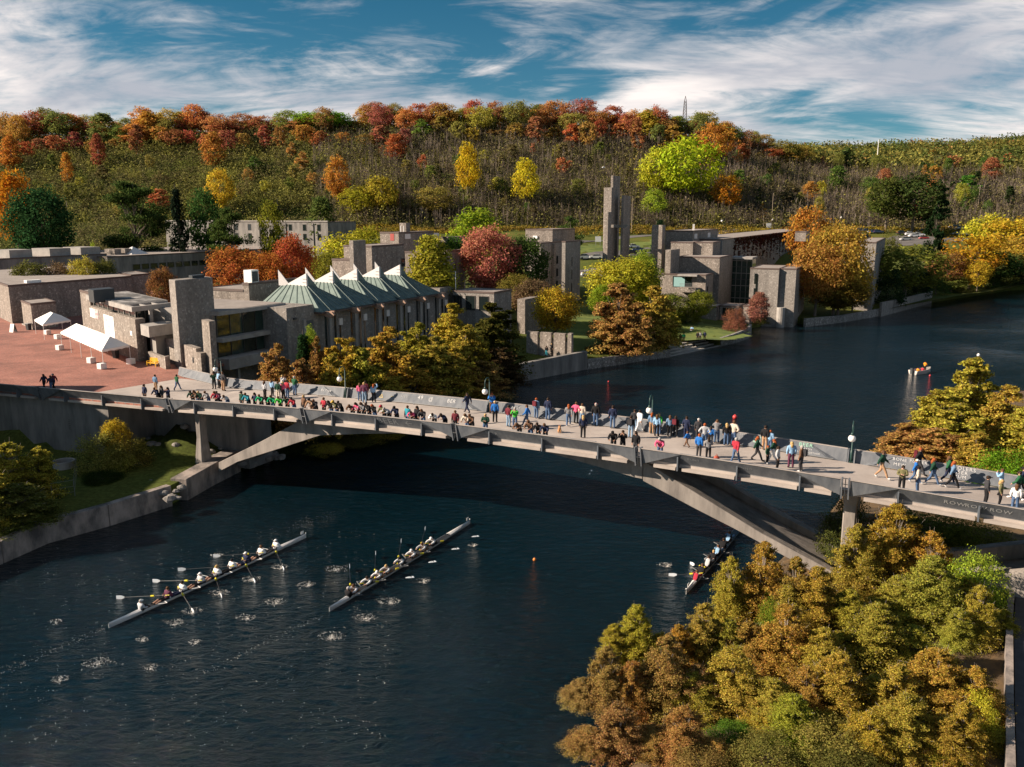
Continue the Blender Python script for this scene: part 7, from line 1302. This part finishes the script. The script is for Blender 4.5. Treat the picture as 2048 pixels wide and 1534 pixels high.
# unseen block added off-frame at left, sized to shade the podium wall
mb = MB(); mb.box((-92, 62, 0), (30, 0, 0), (0, 25, 0), (0, 0, 17.0)); mb.box((-88, 66, 17.0), (16, 0, 0), (0, 12, 0), (0, 0, 2.0)); o = struct('unseen_shade_block', mb, STONE2)
# east bank path and kerb wall
mb = MB(); pts = [(2035, 1120), (2028, 1250), (2030, 1400), (2035, 1560)]; w3 = [P(x, y, 2.2) for x, y in pts]
for a, b in zip(w3[:-1], w3[1:]): mb.poly([a, a + Vector((7, -1, 0)), b + Vector((7, -1, 0)), b])
struct('footpath', mb, mat('asphalt_path', (.05, .05, .055), .95, (.075, .075, .08), 2))
e = empty('path_wall', w3[0], 'pale concrete kerb wall along the path at the lower right edge', 'wall')
for a, b in zip(w3[:-1], w3[1:]): mb = MB(); d = (b - a).normalized(); mb.box(a - Vector((.5, 0, 0)) - Z * 1.4, (b - a) - d * .02, (.4, 0, 0), (0, 0, 1.75)); mb.build('wall_section', WALLC, e)
# ------------------------------------------------------------ lawns, road, parking lot
ASPH = mat('asphalt', (.085, .078, .075), .95, (.13, .12, .115), .3, 8); patch('lawn', pix_poly(((1095, 655), (1200, 600), (1215, 690), (1150, 700)), 3), LAWN); patch('lawn_by_steps', pix_poly(((1345, 675), (1380, 650), (1490, 655), (1492, 672), (1440, 682), (1400, 680)), 2), LAWN)
patch('lawn_far', [gpt(x, y).xy for x, y in ((1165, 492), (1480, 470), (1480, 484), (1165, 512))], LAWN, cell=4.0)
def strip(name, pts, wd, m, dz=.12):
    mb = MB(); q = [gpt(x, y) for x, y in pts]; fine = []
    for a, b in zip(q[:-1], q[1:]):
        k = max(1, int((b - a).length / 4))
        for i in range(k): fine.append(a.lerp(b, i / k))
    fine.append(q[-1]); lr = []
    for i, p in enumerate(fine):
        d = (fine[min(i + 1, len(fine) - 1)] - fine[max(i - 1, 0)]); d.z = 0; d.normalize(); n_ = Vector((-d.y, d.x, 0)); r_ = []
        for s_ in (-1, -.33, .33, 1): w_ = p + n_ * wd / 2 * s_; w_.z = float(G(w_.x, w_.y)) + dz; r_.append(w_)
        lr.append(r_)
    for a, b in zip(lr[:-1], lr[1:]):
        for k in range(3): mb.poly([a[k], a[k + 1], b[k + 1], b[k]])
    return struct(name, mb, m)
strip('road', ((1150, 484), (1230, 477), (1330, 471), (1440, 466), (1560, 462), (1690, 457), (1990, 449)), 7.5, ASPH)
strip('parking_lot', ((1700, 468), (1780, 468), (1860, 467), (1960, 463)), 62, ASPH, .06); strip('car_park_by_tower', ((1150, 552), (1215, 545)), 16, ASPH, .06); strip('car_park_behind_tower', ((1150, 518), (1340, 498)), 16, ASPH, .06); strip('far_car_park', ((1955, 402), (2060, 414)), 26, ASPH, .1)
# cars
def car_proto():
    prof = [(-2.2, .35), (-2.25, .75), (-2.0, 1.0), (-1.2, 1.05), (1.05, 1.0), (2.0, .85), (2.2, .6), (2.2, .35)]
    cab = [(-1.75, 1.02), (-1.25, 1.48), (.25, 1.5), (1.0, 1.0)]
    b = MB(); b.ext([Vector((x, -.88, z)) for x, z in prof], Vector((0, 1.76, 0))); body = b.mesh('car_body', CLOTHP)
    g = MB(); g.faces([Vector((x, y * (.80 if z < 1.2 else .66), z)) for y in (-1, 1) for x, z in cab], [(0, 1, 2, 3), (7, 6, 5, 4), (0, 4, 5, 1), (2, 6, 7, 3), (3, 7, 4, 0)]); glass = g.mesh('car_glass', GLASS)
    r = MB(); r.faces([Vector((x, y * .67, z)) for y in (-1, 1) for x, z in ((-1.28, 1.475), (-1.2, 1.53), (.2, 1.53), (.28, 1.49))], [(0, 1, 2, 3), (7, 6, 5, 4), (1, 5, 6, 2), (0, 4, 5, 1), (2, 6, 7, 3)]); roof = r.mesh('car_roof', CLOTHP)
    w_ = MB(); w_.tube([Vector((0, -.11, 0)), Vector((0, .11, 0))], .33, 12); wheel = w_.mesh('car_wheel', DARK); l_ = MB(); l_.box(Vector((-.03, -.2, -.09)), (.06, 0, 0), (0, .4, 0), (0, 0, .18)); light = l_.mesh('car_light', mat('car_lamp', (.7, .7, .65), .2)); tail = l_.mesh('car_tail', mat('tail_lamp', (.35, .02, .02), .3))
    return body, glass, roof, wheel, light, tail
def paint_mat():
    m = bpy.data.materials.new('car_paint'); m.use_nodes = True; t = m.node_tree; b = t.nodes['Principled BSDF']; b.inputs['Roughness'].default_value = .3; oi = N(t, 'ShaderNodeObjectInfo'); L(t, oi.outputs['Color'], b.inputs['Base Color']); return m
CLOTHP = paint_mat(); CP_ = car_proto()
def car(x, y, c_, ang, label, sc=1.0):
    q = gpt(x, y); e = empty('parked_car', q + Z * .14, label, 'car', 'parked cars', ang); e.scale = (sc, sc, sc * RNG.uniform(.97, 1.12))
    for nm, me in (('body', CP_[0]), ('windows', CP_[1]), ('roof', CP_[2])): o = add(nm, me, e); o.color = (*c_, 1)
    for wx in (-1.35, 1.35):
        for wy in (-.8, .8): add('wheel', CP_[3], e, (wx, wy, .33))
    for wy in (-.6, .6): add('headlight', CP_[4], e, (2.2, wy, .68)); add('tail_light', CP_[5], e, (-2.24, wy, .8))
WHT, BLK, SIL, RDC, BLU = (.75, .75, .74), (.02, .02, .025), (.38, .39, .40), (.35, .03, .03), (.03, .06, .14); an = math.atan2(U2.y, U2.x)
for i, (x, y, c_, nm, sc) in enumerate(((1171, 519, WHT, 'white van behind the tower, left of two', 1.15), (1191, 519, WHT, 'white van behind the tower, right of two', 1.1), (1176, 553, WHT, 'white car left of the tower foot', 1.05), (1200, 547, SIL, 'silver car beside the white one at the tower foot', 1), (1268, 497, WHT, 'white car right of the tower', 1), (1275, 503, BLU, 'dark blue car right of the tower', 1), (1264, 509, BLK, 'black car low right of the tower', 1), (1561, 462, RDC, 'dark red car on the road', 1.1), (1732, 458, BLK, 'black car at the back left of the parking lot', 1.1), (1750, 457, WHT, 'white car at the back left of the parking lot', 1.1), (1734, 465, BLU, 'dark blue car in the left row, first', 1), (1745, 467, BLU, 'dark blue car in the left row, second', 1), (1756, 467, BLU, 'dark blue car in the left row, third', 1), (1770, 456, (.15, .03, .03), 'dark red pickup at the back of the lot', 1.15), (1827, 463, WHT, 'white pickup in the middle of the lot', 1.25), (1845, 465, WHT, 'white car right of the white pickup', 1.1), (1821, 472, WHT, 'white car below the white pickup, left', 1.1), (1828, 475, WHT, 'white car in the front row, left', 1.1), (1838, 473, WHT, 'white car in the front row, right', 1.1), (1847, 479, RDC, 'red car in front of the white cars', .9), (1804, 470, BLK, 'black car beside the olive shrub', 1.1), (1811, 482, SIL, 'silver car at the bottom of the lot', 1.1), (1731, 475, BLK, 'black car low at the left of the lot', 1), (1908, 458, BLK, 'black van right of the dark cedar', 1.25), (1923, 460, WHT, 'white car right of the black van', 1.1), (1912, 471, SIL, 'silver car right of the dark cedar', 1.05), (1927, 472, WHT, 'white car in the right front row', 1.05), (1936, 470, SIL, 'silver car at the right end of the lot', 1), (1972, 404, SIL, 'silver car in the far upper car park, first', 1.1), (1985, 406, BLK, 'black car in the far upper car park, second', 1.1), (1996, 408, RDC, 'red car in the far upper car park, third', 1.1), (2008, 410, WHT, 'white car in the far upper car park, fourth', 1.1), (2022, 407, BLK, 'black car in the far upper car park, fifth', 1.1))):
    car(x, y, c_, RNG.uniform(-.1, .1) + (math.pi if i % 2 else 0) + (.1 if i < 7 else 0), nm, sc)
# poles, mast, signs
WOODP = mat('weathered_pole', (.30, .24, .18), .9)
def pole(x, yb, yt, lb, arms_=True, m=WOODP, r=.16, Yd=None):
    q = gpt(x, yb) if Yd is None else PD(x, yb, Yd); h = PD(x, yt, q.y).z - q.z; e = empty('utility_pole', q, lb, 'pole', 'utility poles'); mb = MB(); mb.tube([q - Z, q + Z * h], [r, r * .7], 7); mb.build('shaft', m, e)
    if arms_: mb = MB(); mb.box(q + Vector((-1.1, -.06, h - .8)), (2.2, 0, 0), (0, .12, 0), (0, 0, .14)); mb.build('crossarm', m, e)
for x, yb, yt, lb in ((556, 430, 396, 'pole behind the residence block'), (927, 440, 387, 'pole behind the red maple'), (1263, 466, 392, 'pole right of the stone tower'), (1543, 450, 386, 'pole at the road behind the riverside residence'), (1808, 446, 384, 'pole behind the parking lot'), (1955, 425, 370, 'pole near the far upper car park'), (137, 445, 402, 'pole behind the left pines')): pole(x, yb, yt, 'wooden ' + lb, RNG.random() < .4)
pole(1755, 310, 280, 'white slender mast on the far hillside', False, WHITE, .4, 900)
q = PD(1369, 246, 600); top = PD(1369, 192, 600); e = empty('lattice_mast', q, 'steel lattice mast rising above the hilltop trees', 'mast'); h = top.z - q.z; mb = MB(); RUSTS = mat('mast_steel', (.10, .085, .08), .7)
def leg_(k, t): a = math.pi / 4 + k * math.pi / 2; w_ = (1.9 * (1 - t) + .9 * t) if t < .8 else .9 * (1 - t) / .2 + .05; return q + Vector((math.cos(a) * w_, math.sin(a) * w_, h * t))
for k in range(4):
    mb = MB(); mb.tube([leg_(k, t) for t in (-.35, 0, .4, .8, 1)], .13, 4); mb.build('leg', RUSTS, e)
for i in range(7):
    t0, t1 = i * .8 / 7, (i + 1) * .8 / 7; mb = MB()
    for k in range(4): mb.tube([leg_(k, t0), leg_((k + 1) % 4, t1)], .07, 4); mb.tube([leg_((k + 1) % 4, t0), leg_(k, t1)], .07, 4); mb.tube([leg_(k, t1), leg_((k + 1) % 4, t1)], .07, 4)
    mb.build('brace', RUSTS, e)
for x, y, lb in ((1447, 447, 'globe lamp at the road, leftmost'), (1548, 444, 'globe lamp at the road, second'), (1685, 440, 'globe lamp at the road behind the orange maple'), (1832, 437, 'globe lamp behind the parking lot')): q = gpt(x, y + 12); lamp(q, 5.5, 1.0, Vector((-1, 0, 0)), 'distant white ' + lb, 'globe lamps along the road', .5)
for x, y, lb in ((1537, 462, 'white road sign on two posts behind the riverside residence'), (1196, 492, 'white road sign left of the stone tower')):
    q = gpt(x, y); e = empty('road_sign', q, lb, 'sign'); mb = MB(); mb.box(q + Vector((-1.2, 0, 1.6)), (2.4, 0, 0), (0, .08, 0), (0, 0, 2.2)); mb.build('panel', WHITE, e)
    for dx in (-.9, .9): mb = MB(); mb.tube([q + Vector((dx, .1, 0)), q + Vector((dx, .1, 3.6))], .07, 5); mb.build('post', STEEL, e)
# gull
q = PD(1207, 335, 200); mb = MB(); mb.ball(q, .17, 8, 6, sc=(2.2, .8, .8))
for s_ in (-1, 1): mb.faces([q + Vector((.15, 0, .05)), q + Vector((-.2, 0, .05)), q + Vector((-.15, .5 * s_, .25)), q + Vector((.1, .55 * s_, .28)), q + Vector((-.25, 1.0 * s_, .12)), q + Vector((.15, 0, .02)), q + Vector((-.2, 0, .02)), q + Vector((-.15, .5 * s_, .22)), q + Vector((.1, .55 * s_, .25))], [(0, 1, 2, 3), (3, 2, 4), (5, 8, 7, 6), (8, 4, 7)])
mb.tube([q + Vector((.3, 0, .02)), q + Vector((.45, 0, 0))], [.07, .02], 6); thing('gull', mb, WHITE, 'white gull flying left of the tower top', 'bird')
